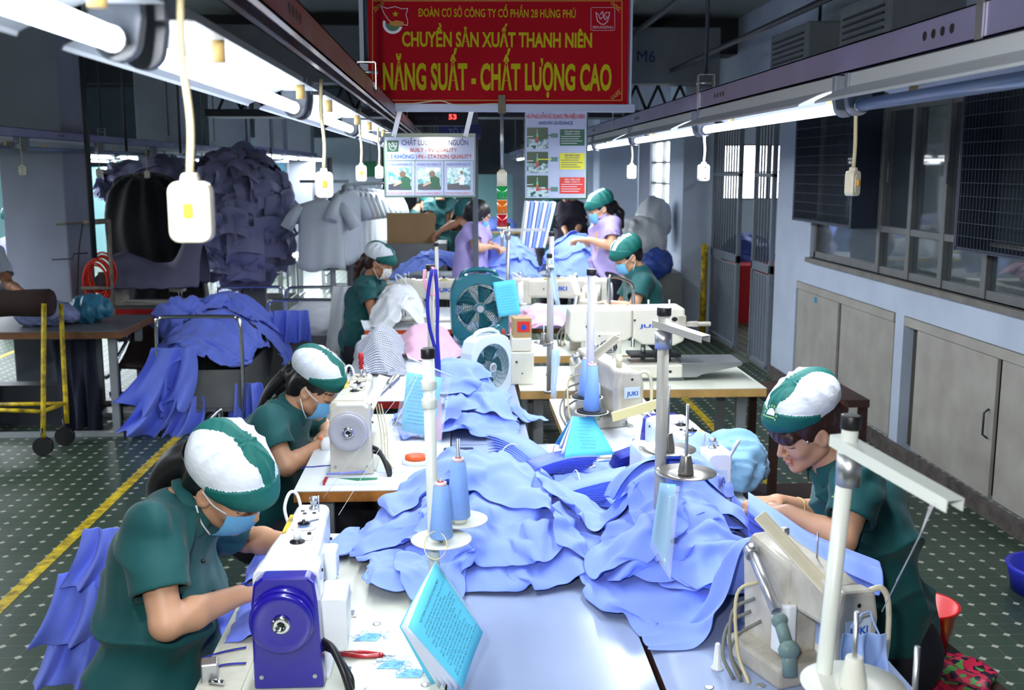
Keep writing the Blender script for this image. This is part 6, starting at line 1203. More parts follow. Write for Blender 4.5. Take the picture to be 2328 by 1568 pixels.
w11 = person('person in white short-sleeved shirt cut off by the left edge, hand on the brown roll', PY(dict(hip=(-90, 800, 7.45), chest=(-80, 650, 7.45), neck=(-62, 540, 7.45), shR=(-100, 590, 7.25), shL=(-8, 580, 7.6), elR=(-110, 690, 7.15), wrR=(-60, 700, 7.25), elL=(18, 645, 7.5), wrL=(60, 672, 7.15))), P(-55, 480, Y=7.45), (0.8, -0.3, -0.4), (0, 0, 1), 1.0, shirt=mat('white_shirt', srgb(190, 200, 214), 0.8, var=0.05), skin=M_skin2, hair='short', cap=None, mask=None, near=False, sit=False, seed=95, hem=0.75, torso=0.95)
# buttons, earring, bracelet, watch band, cap badges
m = MB()
for p in ((462, 1275, 2.37), (487, 1345, 2.37), (462, 1410, 2.33)): c = P(p[0], p[1], Y=p[2]); m.ball(c, 0.006, 8)
o = m.build('shirt_buttons', M_black, w1); o.location = -w1.location
for parent, px, py, Y in ((w3, 1836, 1005, 2.69),): m = MB(); c = P(px, py, Y=Y); m.ball(c, 0.004, 8); o = m.build('earring', M_chrome, parent); o.location = -parent.location
def band(parent, a, b, t, r, m_, name):
    c = a + (b - a) * t; u, v, d = frame(b - a); ring = [c + r * (math.cos(q) * u + math.sin(q) * v) for q in np.linspace(0, 2 * PI, 25)[:-1]]; o = MB().tube(ring, 0.0022, n=6, closed=True).build(name, m_, parent); o.location = -parent.location
M_gold = mat('gold_bracelet', (0.8, 0.6, 0.25), 0.3, metal=1.0)
band(w3, P(1880, 1175, Y=3.1), P(1768, 1140, Y=3.0), 0.62, 0.031, M_gold, 'bracelet'); band(w4, P(850, 712, Y=7.6), P(925, 688, Y=7.75), 0.85, 0.03, M_gold, 'bracelet')
# stools and red basin etc. around the right seamstress are in the props section
def badge(parent, part, px, py, r_, name, m1_, m2_):
    """small round printed badge laid on the surface the ray through (px, py) meets"""
    ob = [c for c in parent.children if c.name.startswith(part)][0]; n = len(ob.data.vertices); co = np.zeros(n * 3, np.float32); ob.data.vertices.foreach_get('co', co); co = co.reshape(-1, 3) + np.array(parent.location); d = ray(px, py); d /= np.linalg.norm(d)
    rel = co - np.array([0, 0, H]); t = rel @ d; off = np.linalg.norm(rel - t[:, None] * d, axis=1); near = off < r_ * 1.3; near &= t < t[near].min() + 0.06; q = co[near]; c = q.mean(0); u, s_, vt = np.linalg.svd(q - c); nr = vt[2]; nr *= -np.sign(nr @ d); up = V(0, 0, 1) - nr * nr[2]; up /= np.linalg.norm(up); ux_ = np.cross(up, nr); c = c + nr * (max(0, ((q - c) @ nr).max()) + 0.0008)
    m = MB(); K = 20
    m.quad([c + ux_ * math.cos(a) * r_ * 0.6 + up * (math.sin(a) * r_ * 0.75 - r_ * 0.3) for a in np.linspace(0, PI, 12)], 0)
    for i in range(K):
        if i % 2: continue
        a0, a1 = PI * (i / K * 1.3 - 0.15), PI * ((i + 1) / K * 1.3 - 0.15); m.quad([c + ux_ * math.cos(a) * rr_q + up * (math.sin(a) * rr_q * 1.1 - r_ * 0.3) for a, rr_q in ((a0, r_), (a1, r_), (a1, r_ * 0.8), (a0, r_ * 0.8))], 1)
    m.quad([c + ux_ * x * r_ + up * (y * r_ - r_ * 0.3) for x, y in ((-0.7, -0.15), (0.7, -0.15), (0.7, -0.3), (-0.7, -0.3))], 1); o = m.build(name, [m1_, m2_], parent); o.location = -parent.location
M_bgold = mat('badge_gold_green', srgb(150, 190, 120), 0.6)
badge(w3, 'cap', 1757, 938, 0.026, 'cap_badge', M_capw, M_bgold); badge(w3, 'shirt', 1918, 1140, 0.022, 'sleeve_badge', M_capw, M_bgold)
# ---------------------------------------------------------------- garments
def clothmat(name, c, tr=0.0, bump=0.12):
    return mat(name, c, 0.72, var=0.05, vscale=5, bump=bump, bscale=300, sheen=0.15)
M_shirt = clothmat('light_blue_shirting', srgb(130, 158, 255)); M_shirt2 = clothmat('periwinkle_shirting', srgb(116, 138, 250)); M_wcloth = clothmat('white_shirting', srgb(236, 240, 246)); M_pinkc = clothmat('pink_cloth', srgb(226, 178, 204))
M_greyc = clothmat('dark_grey_garment', srgb(146, 146, 184)); M_blackc = clothmat('black_cover', srgb(5, 9, 13)); M_bagblue = clothmat('pale_blue_bag', srgb(130, 176, 214)); M_navy = clothmat('navy_cloth', srgb(20, 26, 52))
def _gingham(nt, b):
    tc = nt.nodes.new('ShaderNodeUVMap') if False else nt.nodes.new('ShaderNodeAttribute'); tc.attribute_name = 'clothuv'; sp = nt.nodes.new('ShaderNodeSeparateXYZ'); nt.links.new(tc.outputs['Vector'], sp.inputs[0])
    a = math_n(nt, 'LESS_THAN', math_n(nt, 'FRACT', math_n(nt, 'MULTIPLY', sp.outputs[0], 70)), 0.32); c = math_n(nt, 'LESS_THAN', math_n(nt, 'FRACT', math_n(nt, 'MULTIPLY', sp.outputs[1], 70)), 0.32)
    r = nt.nodes.new('ShaderNodeMix'); r.data_type = 'RGBA'; nt.links.new(math_n(nt, 'MAXIMUM', a, c), r.inputs[0]); r.inputs[6].default_value = (*srgb(220, 222, 232), 1); r.inputs[7].default_value = (*srgb(60, 70, 100), 1); nt.links.new(r.outputs[2], b.inputs['Base Color']); b.inputs['Roughness'].default_value = 0.8
M_ging = nodemat('black_white_gingham', _gingham)
def garment(g, name, spec, m_, label, cat='shirt', group=None, thick=0.002, mask='shirt', **kw):
    cx, cy, w_, h_, rot, sq, seed = spec; p = cloth(g, cx, cy, w_, h_, rot, sq, seed, rnd=(0.6 if mask == 'round' else 0.15 if mask else 0.05), **kw); mk = None
    o = cloth_obj(name, p, m_, g, mk, thick=thick); tag(o, label, cat, group); return o
# ---- centre table and right tables
g = Ground(-0.75, 1.7, 1.25, 5.3, 0.75); g.b0 = 0.75
g.drop(0.985, 1.7, 1.3, 5.3, 0.5); g.drop(-0.8, 1.7, -0.58, 5.3, 0.5); g.drop(-0.6, 3.14, -0.03, 3.55, 0.4)
g.box(-0.47, 2.12, -0.29, 2.75, 1.0).box(0.64, 1.86, 0.88, 2.42, 0.98).box(0.62, 3.08, 0.82, 3.6, 0.99).box(-0.49, 3.72, -0.31, 4.4, 0.98)
G0 = g.Z.copy()
g.dome(0.08, 3.02, 0.40, 0.42, 0.10).dome(0.03, 3.22, 0.26, 0.24, 0.20).dome(0.26, 2.85, 0.2, 0.25, 0.06).dome(-0.16, 2.72, 0.2, 0.2, 0.05)
GA = 'light blue shirts heaped on the centre table'
for k, (sp, lb) in enumerate((((0.16, 2.84, 0.62, 0.5, 0.3, 0.78, 1), 'low at its front edge'), ((-0.12, 2.78, 0.5, 0.42, 1.3, 0.74, 2), 'gathered at its front left corner beside the cream table'), ((0.26, 3.02, 0.5, 0.5, 2.2, 0.76, 3), 'at its right side'), ((0.02, 3.1, 0.7, 0.6, 0.7, 0.8, 4), 'in its middle'), ((-0.2, 2.98, 0.52, 0.4, 2.8, 0.76, 5), 'at its left, reaching toward the white machine'), ((0.08, 2.9, 0.6, 0.5, 1.9, 0.74, 6), 'front centre layer with broad folds'), ((0.02, 3.24, 0.66, 0.52, 0.2, 0.84, 7), 'highest one with the raised peak'), ((-0.06, 2.64, 0.34, 0.26, 0.9, 0.66, 8), 'small crumpled one nearest the cyan booklet'), ((0.20, 3.1, 0.46, 0.42, 1.0, 0.8, 9), 'upper one with a flat back panel'))):
    garment(g, 'blue_shirt', sp, M_shirt, 'shirt in the centre table heap, ' + lb, group=GA, rumple=0.045, mask='round' if k % 2 else 'shirt')
g.dome(0.64, 2.86, 0.27, 0.46, 0.13).dome(0.62, 2.95, 0.2, 0.26, 0.24).dome(0.5, 2.62, 0.2, 0.24, 0.06)
GB = 'light blue shirts heaped on the right table'
for k, (sp, lb) in enumerate((((0.56, 2.5, 0.5, 0.5, 0.2, 0.8, 21), 'lowest at the front, over the table seam'), ((0.44, 2.8, 0.42, 0.5, 1.2, 0.78, 22), 'at its left edge'), ((0.70, 2.66, 0.5, 0.5, 2.5, 0.78, 23), 'in front of the old cream machine'), ((0.56, 2.72, 0.5, 0.46, 0.8, 0.75, 24), 'below the hanging plastic sleeve'), ((0.48, 3.06, 0.46, 0.56, 1.7, 0.8, 25), 'back left, near the tied cuffs'), ((0.66, 2.92, 0.56, 0.6, 0.4, 0.8, 26), 'in its middle under the metal discs'), ((0.80, 2.9, 0.46, 0.5, 1.1, 0.84, 27), 'at the right, under the hands of the seamstress'), ((0.60, 2.62, 0.4, 0.34, 2.0, 0.72, 28), 'front flap with rounded tail'), ((0.64, 3.04, 0.5, 0.44, 2.7, 0.8, 29), 'topmost one'), ((0.46, 2.66, 0.34, 0.3, 0.5, 0.74, 30), 'small front left one with a curled edge'))):
    garment(g, 'blue_shirt', sp, M_shirt, 'shirt in the right table heap, ' + lb, group=GB, rumple=0.05, mask='round' if k % 2 else 'shirt')
g.dome(0.0, 4.56, 0.3, 0.4, 0.11).dome(-0.02, 4.7, 0.18, 0.2, 0.2)
GC = 'blue shirts heaped in front of the white fan'
for k, (sp, lb) in enumerate((((0.02, 4.4, 0.62, 0.44, 0.1, 0.78, 41), 'lowest front one'), ((-0.1, 4.6, 0.5, 0.5, 1.2, 0.76, 42), 'left one behind the plastic sleeve'), ((0.16, 4.62, 0.5, 0.44, 2.2, 0.78, 43), 'right one beside the seam'), ((0.0, 4.72, 0.5, 0.5, 0.6, 0.8, 44), 'back one against the fan'), ((0.08, 4.5, 0.44, 0.4, 1.8, 0.74, 45), 'folded one with a rolled collar'), ((-0.02, 4.62, 0.4, 0.4, 2.6, 0.76, 46), 'topmost one'))):
    garment(g, 'blue_shirt', sp, M_shirt, 'blue shirt in the heap before the white fan, ' + lb, group=GC, rumple=0.045, mask='round' if k % 2 else 'shirt')
garment(g, 'blue_shirt', (0.5, 3.72, 0.5, 0.4, 0.3, 0.8, 51), M_shirt, 'light blue shirt lying beyond the cyan booklet, left of the white machine', rumple=0.045)
garment(g, 'blue_shirt', (0.44, 3.42, 0.42, 0.4, 1.3, 0.72, 52), M_shirt, 'light blue shirt stood up in a peak in front of the cyan booklet', rumple=0.07)
garment(g, 'cloth_piece', (-0.15, 4.28, 0.34, 0.1, 0.05, 0.9, 53), M_shirt2, 'thin blue cloth strip on the white table beside the cream machine', 'cloth', rumple=0.02, mask=None)
# ---- cloth on the laps and floor side of the nearest seamstress
g2 = Ground(-1.35, 1.9, -0.3, 3.4, 0.35); g2.b0 = 0.35; g2.box(-0.56, 1.9, -0.3, 3.1, 0.755).dome(-0.66, 2.62, 0.14, 0.4, 0.36).dome(-1.0, 2.5, 0.2, 0.35, 0.18)
garment(g2, 'blue_shirt', (-0.56, 2.62, 0.42, 0.7, 0.0, 0.8, 61), M_shirt2, 'blue shirt spread over the lap of the nearest seamstress', rumple=0.05); garment(g2, 'blue_shirt', (-0.55, 2.86, 0.4, 0.5, 0.4, 0.76, 62), M_shirt2, 'blue shirt under the far forearm of the nearest seamstress', rumple=0.05)
def hanging(name, top, drop_, w_, m_, label, seed, cat='cloth', group=None, folds=5, amp=0.02, dirn=(1, 0, 0), flare=1.3, sway=(0, 0, 0), thick=0.002, nx=28, nz=26, jag=0.03):
    """cloth held along its top edge, falling in soft vertical folds"""
    top = np.array(top, float); dirn = np.array(dirn, float); dirn /= np.linalg.norm(dirn); out = np.cross(dirn, (0, 0, 1)); r = np.random.default_rng(seed); ph = r.uniform(0, 6, 4); gds = []
    for i in range(nx):
        s = i / (nx - 1) - 0.5; row = []
        for j in range(nz):
            t = j / (nz - 1); a = amp * (0.35 + t); wv = math.sin(s * folds * 6.28 + ph[0] + 1.2 * math.sin(t * 3 + ph[1])) + 0.5 * math.sin(s * folds * 11 + ph[2] + t * 2); L = drop_ * (1 + jag * math.sin(s * 9 + ph[3]))
            row.append(top + dirn * s * w_ * (1 + (flare - 1) * t) + out * a * wv + V(0, 0, -L * t) + np.array(sway) * t * t + dirn * 0.3 * a * math.cos(s * folds * 6.28 + ph[0]))
        gds.append(row)
    o = MB().sheet(gds).build(name, m_, solid=thick, sub=1); tag(o, label, cat, group); return o
for k, (px, py, dp, w_, lb) in enumerate(((236, 1200, 0.16, 0.10, 'highest, by her shoulder'), (196, 1300, 0.20, 0.14, 'in the middle'), (176, 1400, 0.20, 0.13, 'lowest'))):
    hanging('blue_shirt', P(px, py, Y=2.62 + 0.03 * k), dp, w_, M_shirt2, 'blue garment tail sticking out behind the nearest seamstress, ' + lb, 70 + k, 'shirt', 'blue tails behind the nearest seamstress', folds=2, amp=0.018, flare=1.5, sway=(-0.05, 0, 0))
# ---- bundles of cut cuffs: thin layers fanned out and tied
def bundle(px, py, n, L, w_, rz, label, Y=None, bend=0.6, m_=M_shirt2, z=ZT, arch=0.03):
    c = P(px, py, z=z); r = empty('cuff_bundle', c, rz, label, 'cloth bundle', 'tied bundles of cut blue pieces'); rng = np.random.default_rng(int(px)); m = MB()
    for i in range(n):
        gd = []; off = i * 0.0042
        for a in range(9):
            t = a / 8; row = []
            for b in (-1, 0, 1): row.append((L * (t - 0.5) + off * bend * 3 * (t - 0.2) + 0.0016 * i, b * w_ / 2 - 0.005 * i + rng.normal(0, 0.001) + 0.002 * math.sin(i), 0.004 + off * 1.15 + arch * math.sin(t * PI) + bend * t * t * off * 1.6 + 0.002 * abs(b)))
            gd.append(row)
        m.sheet(gd)
    m.build('layers', m_, r, solid=0.0012); t = MB(); ring = [(L * 0.18, (w_ / 2 + 0.006) * math.cos(a), 0.03 + n * 0.0022 + (n * 0.0024 + 0.02) * math.sin(a)) for a in np.linspace(0, 2 * PI, 21)[:-1]]; t.tube(ring, 0.002, n=6, closed=True); t.build('tie_string', M_loop, r); return r
bundle(1248, 1082, 14, 0.20, 0.11, 0.25, 'wide tied bundle of blue cuff pieces with fanned layers, behind the peaked shirt', arch=0.02, bend=0.25)
bundle(1290, 1150, 15, 0.17, 0.12, 0.1, 'tied bundle of blue cuff pieces with white buttons, nearest of the bundles', m_=M_shirt, arch=0.02)
bundle(1172, 1082, 14, 0.15, 0.10, 2.3, 'small tied bundle of narrow blue pieces left of the other bundles', arch=0.03, m_=M_shirt)
bundle(1430, 1062, 13, 0.13, 0.1, 0.1, 'dark blue stack of pieces beside the white machine bed', m_=mat('deep_blue_cloth', srgb(50, 64, 170), 0.75), arch=0.02)
# ---- long strips sliding off the old machine at the right
for k in range(7):
    a = P(1775 + 4 * k, 1178 + 13 * k, Y=2.62); b = P(1860 + 4 * k, 1232 + 19 * k, Y=2.5); c = P(2004 - 14 * k + 6 * (k % 2), 1292 + 30 * k, Y=2.36); d = P(1700, 1130 + 8 * k, Y=2.75)
    pts = smooth_path([d, a, b, c], 6); gd = []
    for i, p in enumerate(pts):
        t = i / (len(pts) - 1); dv = V(0.25, 0.9, 0.0); dv /= np.linalg.norm(dv); row = []
        for q in range(9): s = q / 8 - 0.5; row.append(p + dv * s * 0.15 + V(0, 0, 0.010 * math.cos(s * 5 + k) + 0.005 * math.sin(s * 14 + t * 5 + k * 2) - 0.05 * s * s))
        gd.append(row)
    o = MB().sheet(gd).build('blue_strip', M_shirt2 if k > 1 else M_shirt, solid=0.0022, sub=1); tag(o, ('topmost', 'second', 'third', 'fourth', 'fifth', 'sixth', 'lowest')[k] + ' long blue cloth strip sliding off at the right, counted from the top', 'cloth', 'long blue strips at right')
# ---- pale blue bag beyond the white machine; cream thread bag by the second table
def lump(name, c, r, m_, label, cat, seed, amp=0.03, h=0.008, parts=None, fr=14, group=None):
    c = np.array(c, float); r = np.array(r, float); F_ = Field(c - r * 1.35, c + r * 1.35, h); F_.ell(c, r * 0.85, k=0.02)
    for (d, q) in (parts or []): F_.ell(c + np.array(d), np.array(q), k=0.04)
    v, f = F_.mesh(); nn = normals(v, f); rd = 1 - 2 * np.abs(snoise(v - c, fr, seed, 3)) ** 0.8; v = v + nn * (amp * rd * 0.7 + amp * 0.5 * snoise(v - c, fr * 0.5, seed + 3, 2))[:, None]; v = relax(v, f, 1, 0.4); o = mesh_obj(name, v, f, m_); tag(o, label, cat, group); return o
lump('plastic_bag', P(1675, 1045, Y=3.5), (0.10, 0.14, 0.10), M_bagblue, 'crumpled pale blue bag behind the white JUKI machine'.replace('JUKI ', ''), 'bag', 5, 0.04, fr=26)
# ---- pink and gingham cloth, white heaps on the left tables
g3 = Ground(-0.9, 5.1, 1.5, 9.6, 0.75, 0.015); g3.b0 = 0.75; g3.drop(-1.0, 5.0, -0.62, 10, 0.4); g3.dome(-0.44, 5.9, 0.16, 0.3, 0.22).dome(-0.2, 6.4, 0.2, 0.35, 0.16).dome(0.58, 7.3, 0.22, 0.4, 0.16).dome(-0.42, 7.75, 0.22, 0.5, 0.28).dome(-0.75, 7.6, 0.12, 0.4, 0.25)
def guv(o, p):
    at = o.data.attributes.new('clothuv', 'FLOAT_VECTOR', 'POINT'); n, m = p
    U, W = np.meshgrid(np.linspace(0, 0.8, n), np.linspace(0, 0.7, m), indexing='ij'); at.data.foreach_set('vector', np.stack([U, W, U * 0], -1).astype(np.float32).ravel())
p = cloth(g3, -0.45, 5.85, 0.46, 0.8, 0.1, 0.72, 81, dx=0.02, rumple=0.05); o = cloth_obj('gingham_cloth', p, M_ging, g3); guv(o, p.shape[:2]); tag(o, 'black and white checked cloth draped in a mound on the left table', 'cloth')
garment(g3, 'pink_cloth', (-0.22, 6.35, 0.5, 0.7, 0.4, 0.8, 82), M_pinkc, 'pale pink cloth behind the checked cloth on the left', 'cloth', rumple=0.04, dx=0.022)
garment(g3, 'pink_cloth', (0.56, 7.25, 0.6, 0.7, 0.2, 0.8, 83), M_pinkc, 'pink cloth pile right of the teal fan', 'cloth', rumple=0.05, dx=0.022)
garment(g3, 'white_cloth', (-0.42, 7.75, 0.6, 0.9, 0.0, 0.74, 84), M_wcloth, 'white cloth heap being sewn by the seamstress in floral mask', 'cloth', rumple=0.06, dx=0.022)
garment(g3, 'white_cloth', (-0.5, 7.45, 0.5, 0.5, 0.9, 0.74, 85), M_wcloth, 'white cloth hanging over the front table edge below the floral-masked seamstress', 'cloth', rumple=0.06, dx=0.022)
hanging('white_cloth', P(800, 650, Y=8.3), 0.55, 0.3, M_wcloth, 'white cloth gathered behind the back of the floral-masked seamstress', 88, folds=4, amp=0.03, flare=1.5)
hanging('white_cloth', P(905, 760, Y=7.25), 0.2, 0.5, M_wcloth, 'white sheet edge falling in front of the floral-masked seamstress', 89, folds=4, amp=0.015, flare=1.05)
# ---- back row: tables with blue heaps
table(-0.6, 0.27, 8.75, 9.8, 'far table loaded with blue shirts left of the dark post', M_lam_white, z=0.92, edge=M_edge2); table(0.31, 1.45, 8.75, 9.8, 'far table loaded with blue shirts right of the dark post', M_lam_white, z=0.92, edge=M_edge2)
g4 = Ground(-1.0, 8.5, 1.8, 10.2, 0.92, 0.018); g4.b0 = 0.92; g4.dome(-0.2, 9.2, 0.4, 0.4, 0.2).dome(0.42, 9.2, 0.3, 0.4, 0.34).dome(1.05, 9.2, 0.34, 0.4, 0.34)
for k, (sp, lb) in enumerate((((-0.28, 9.15, 0.7, 0.7, 0.1, 0.76, 91), 'lower one left of the dark post'), ((-0.1, 9.2, 0.6, 0.6, 1.2, 0.72, 92), 'upper one left of the dark post'), ((0.42, 9.05, 0.8, 0.8, 0.6, 0.78, 93), 'lower one under the signal tower'), ((0.44, 9.15, 0.7, 0.7, 2.1, 0.74, 94), 'upper one under the signal tower'), ((1.05, 9.1, 0.8, 0.7, 0.3, 0.76, 95), 'lower one before the lavender woman'), ((1.05, 9.15, 0.6, 0.7, 1.5, 0.72, 96), 'upper one before the lavender woman'), ((0.85, 9.3, 0.5, 0.6, 2.2, 0.74, 97), 'far one below the andon sign'))):
    garment(g4, 'blue_shirt', sp, M_shirt, 'blue shirt in the far heaps, ' + lb, group='blue shirts heaped on the far tables', rumple=0.06, dx=0.024, mask='round')
# upright folded stack leaning (light blue/white) under the andon sign
for k in range(7):
    c = P(1192 + 9 * k, 560, Y=9.6); m = MB(); m.box((0, 0, 0.2), (0.028, 0.28, 0.42), R=np.array(Euler((0, 0.12 + 0.02 * k, 0)).to_matrix())); o = m.build('folded_shirt_stack', M_shirt if k % 2 else M_wcloth, bevel=0.008, loc=tuple(c)); tag(o, 'upright folded pale piece below the andon sign, ' + ('leftmost', 'second from left', 'third from left', 'middle one', 'third from right', 'second from right', 'rightmost')[k], 'shirt', 'upright folded pieces below the andon sign')
# ---------------------------------------------------------------- left aisle: carts, heaps, tables
G1 = lambda px, py: P(px, py, z=0.0)
def trolley(name, label, c, w_, d, hb, hh, rz=0, box=True, m_=None, wheels=True, group=None, frame_m=None):
    r = empty(name, c, rz, label, 'cart', group); fm = frame_m or M_chrome; m = MB(); m.b2((-w_ / 2, -d / 2, 0.16), (w_ / 2, d / 2, 0.19))
    if box:
        for s in (-1, 1): m.b2((-w_ / 2, s * d / 2 - 0.008, 0.19), (w_ / 2, s * d / 2 + 0.008, hb)); m.b2((s * w_ / 2 - 0.008, -d / 2, 0.19), (s * w_ / 2 + 0.008, d / 2, hb))
    m.build('bin', m_ or M_frame, r)
    for s in (-1, 1):
        t = MB(); y = s * (d / 2 + 0.02); t.tube(smooth_path([(-w_ / 2, y, 0.12), (-w_ / 2, y, hh - 0.08), (-w_ / 2 + 0.03, y, hh - 0.015), (-w_ / 2 + 0.09, y, hh), (w_ / 2 - 0.09, y, hh), (w_ / 2 - 0.03, y, hh - 0.015), (w_ / 2, y, hh - 0.08), (w_ / 2, y, 0.12)], 3), 0.014, n=8); t.build('push_handle', fm, r)
    if wheels:
        for sx in (-1, 1):
            for sy in (-1, 1): t = MB(); t.cyl((sx * (w_ / 2 - 0.05), sy * (d / 2 - 0.04) - 0.014, 0.06), (sx * (w_ / 2 - 0.05), sy * (d / 2 - 0.04) + 0.014, 0.06), 0.058, n=18); t.cyl((sx * (w_ / 2 - 0.05), sy * (d / 2 - 0.04), 0.06), (sx * (w_ / 2 - 0.05), sy * (d / 2 - 0.04), 0.17), 0.012, n=8); t.build('caster', M_black, r)
    return r
c1 = G1(478, 965) ; c1[1] += 0.35
c1[1] += 0.3; trolley('garment_cart', 'metal cart with rounded chrome handles heaped with blue shirts in the left aisle', (c1[0] + 0.02, c1[1], 0), 0.58, 1.85, 0.46, 0.84)
g5 = Ground(c1[0] - 0.75, c1[1] - 1.3, c1[0] + 0.9, c1[1] + 1.4, 0.12, 0.018); g5.b0 = 0.12; g5.box(c1[0] - 0.28, c1[1] - 0.92, c1[0] + 0.32, c1[1] + 0.92, 0.46); g5.b0 = 0.46
g5.dome(c1[0] - 0.02, c1[1], 0.48, 1.1, 0.36)
for k, (dx, dy, w_, h_, rt, sq, lb) in enumerate(((-0.25, -0.75, 0.75, 0.7, 0.3, 0.78, 'hanging over its near left corner'), (0.12, -0.6, 0.85, 0.75, 1.2, 0.78, 'over its near end'), (-0.15, 0.1, 0.8, 0.8, 2.2, 0.78, 'across its middle left'), (0.26, 0.1, 0.8, 0.9, 0.5, 0.76, 'falling down its right side'), (0.05, 0.7, 0.9, 0.8, 1.8, 0.76, 'at its far end'), (0.1, 0.1, 0.9, 0.8, 2.7, 0.72, 'topmost one'), (-0.2, -0.2, 0.6, 0.5, 0.9, 0.7, 'crumpled upper left one'))):
    garment(g5, 'blue_shirt', (c1[0] + dx, c1[1] + dy, w_, h_, rt, sq, 110 + k), M_shirt2, 'periwinkle shirt on the cart, ' + lb, group='periwinkle shirts on the cart', rumple=0.07, dx=0.022, fold=0.022)
for k, (px, py, dp, w_, lb) in enumerate(((395, 790, 0.42, 0.3, 'left upper one'), (370, 880, 0.34, 0.24, 'left lower one'), (430, 900, 0.4, 0.2, 'lowest one near the floor'), (560, 870, 0.5, 0.22, 'right one before the bin'))):
    hanging('blue_shirt', P(px, py, Y=c1[1] - 0.98 + 0.02 * k), dp, w_, M_shirt2, 'periwinkle shirt hanging off the near end of the cart, ' + lb, 130 + k, 'shirt', 'periwinkle shirts hanging off the cart', folds=2.2, amp=0.05, flare=1.7, jag=0.12, sway=((-0.16, -0.05, 0) if k < 3 else (0, -0.03, 0)))
hanging('blue_shirt', P(660, 705, Y=8.4), 0.26, 0.28, M_shirt2, 'blue shirt slung over the chrome handle behind the second seamstress', 140, 'shirt', folds=3, amp=0.03, flare=1.1)
lump('blue_shirt_bundle', P(430, 730, Y=8.2), (0.28, 0.3, 0.2), M_shirt2, 'loose bundle of blue shirts rising at the back left of the cart', 'shirt', 17, 0.06, fr=12, h=0.012)
c2 = G1(662, 885) + V(0.14, 0, 0); trolley('garment_cart', 'chrome-handled cart with white cloth, right behind the blue shirt cart', (c2[0] + 0.05, c2[1] + 0.2, 0), 0.62, 0.9, 0.5, 0.80)
lump('white_cloth_heap', (c2[0] + 0.1, c2[1] + 0.2, 0.56), (0.36, 0.5, 0.2), M_wcloth, 'white cloth heap in the second chrome cart', 'cloth', 18, 0.04, fr=11, h=0.014)
c3 = G1(620, 760); trolley('garment_cart', 'empty chrome-handled cart standing farther back in the left aisle', (c3[0] - 0.1, c3[1] + 0.3, 0), 0.6, 0.7, 0.4, 0.82)
lump('white_cloth_heap', (-0.9, 6.9, 0.36), (0.18, 0.34, 0.34), M_wcloth, 'white and grey cloth pile left of the checked cloth', 'cloth', 19, 0.05, fr=12, h=0.012)
t = MB(); t.tube(smooth_path([P(456, 1005, Y=4.6), P(460, 975, Y=4.6), P(492, 938, Y=4.9), P(502, 940, Y=4.95), P(500, 1015, Y=4.95)], 6), 0.012, n=8); o = t.build('chair_back', M_chrome); tag(o, 'bent chrome tube handle behind the cap of the nearest seamstress', 'handle')
t = MB(); 
for s in (456, 500): t.cyl(P(s, 1010, Y=4.6 if s == 456 else 4.95), P(s, 1010, Y=4.6 if s == 456 else 4.95) * V(1, 1, 0), 0.012, n=8)
o2 = t.build('chair_post', M_chrome, o)
# brown frame rack leaning by the cart
rk = empty('padded_rack', G1(330, 905), 0, 'brown padded rack with slanted chrome side tubes in the left aisle', 'rack'); L = rk.location
m = MB(); a, b, c, d = P(325, 720, Y=8.4), P(415, 722, Y=8.4), P(372, 835, Y=7.6), P(268, 832, Y=7.6); gd = [[a + (d - a) * t_ + V(0, 0, 0.02 * math.sin(t_ * 6)), b + (c - b) * t_ + V(0, 0, 0.02 * math.sin(t_ * 6))] for t_ in np.linspace(0, 1, 8)]; m.sheet(gd); o = m.build('brown_pad', mat('brown_pad', srgb(44, 28, 26), 0.6), rk, solid=0.03); o.location = -L
for a, b in (((320, 716, 8.35), (260, 826, 7.55)), ((424, 714, 8.35), (372, 838, 7.55))): m = MB().cyl(P(a[0], a[1], Y=a[2]), P(b[0], b[1], Y=b[2]), 0.013, n=8); o = m.build('side_tube', M_chrome, rk); o.location = -L
for px, py, Y in ((268, 832, 7.6), (372, 838, 7.6), (325, 722, 8.4), (415, 722, 8.4)): q = P(px, py, Y=Y); o = MB().cyl((q[0], Y, 0.0), q, 0.016, n=8).build('leg', M_dark, rk); o.location = -L
# wooden work table at the far left, with yellow trolley and brown roll in front
tl = table(-4.1, -2.3, 7.25, 8.1, 'worn grey wooden-edged work table at the far left', mat('grey_board', srgb(112, 112, 118), 0.5, var=0.15), M_wood, z=0.76, th=0.05, name='work_table')
MB().b2((-4.0, 7.7, 0.0), (-2.8, 7.85, 0.3)).build('lower_board', M_dark, tl).location = -tl.location
hanging('navy_cloth', P(168, 772, Y=7.5), 0.66, 0.3, M_navy, 'dark navy cloth hanging below the far-left work table', 151, folds=3, amp=0.03, flare=0.9)
lump('blue_cloth_bundle', P(110, 712, Y=7.6), (0.26, 0.22, 0.09), mat('pale_blue_grey_cloth', srgb(140, 150, 196), 0.75), 'pale blue cloth heap on the far-left work table', 'cloth', 23, 0.03, fr=16)
yc = empty('yellow_trolley', G1(96, 1000), 0, 'yellow-painted tube trolley with brown padded roll at the far left', 'cart'); L = yc.location
yl = [P(100, 690, Y=7.0), P(98, 995, Y=6.85)]; yr = [P(138, 690, Y=7.2), P(152, 962, Y=7.12)]
for q in (yl, yr): m = MB().tube(smooth_path([q[0], (q[0] + q[1]) / 2, q[1]], 3), 0.016, n=10); o = m.build('upright_tube', M_yellow, yc); o.location = -L
m = MB(); m.cyl(P(98, 935, Y=6.88), P(152, 915, Y=7.14), 0.014, n=8); m.cyl(P(98, 935, Y=6.88), P(-60, 930, Y=6.9), 0.014, n=8); m.cyl(P(-60, 920, Y=7.15), P(152, 917, Y=7.14), 0.014, n=8); o = m.build('base_tube', M_yellow, yc); o.location = -L
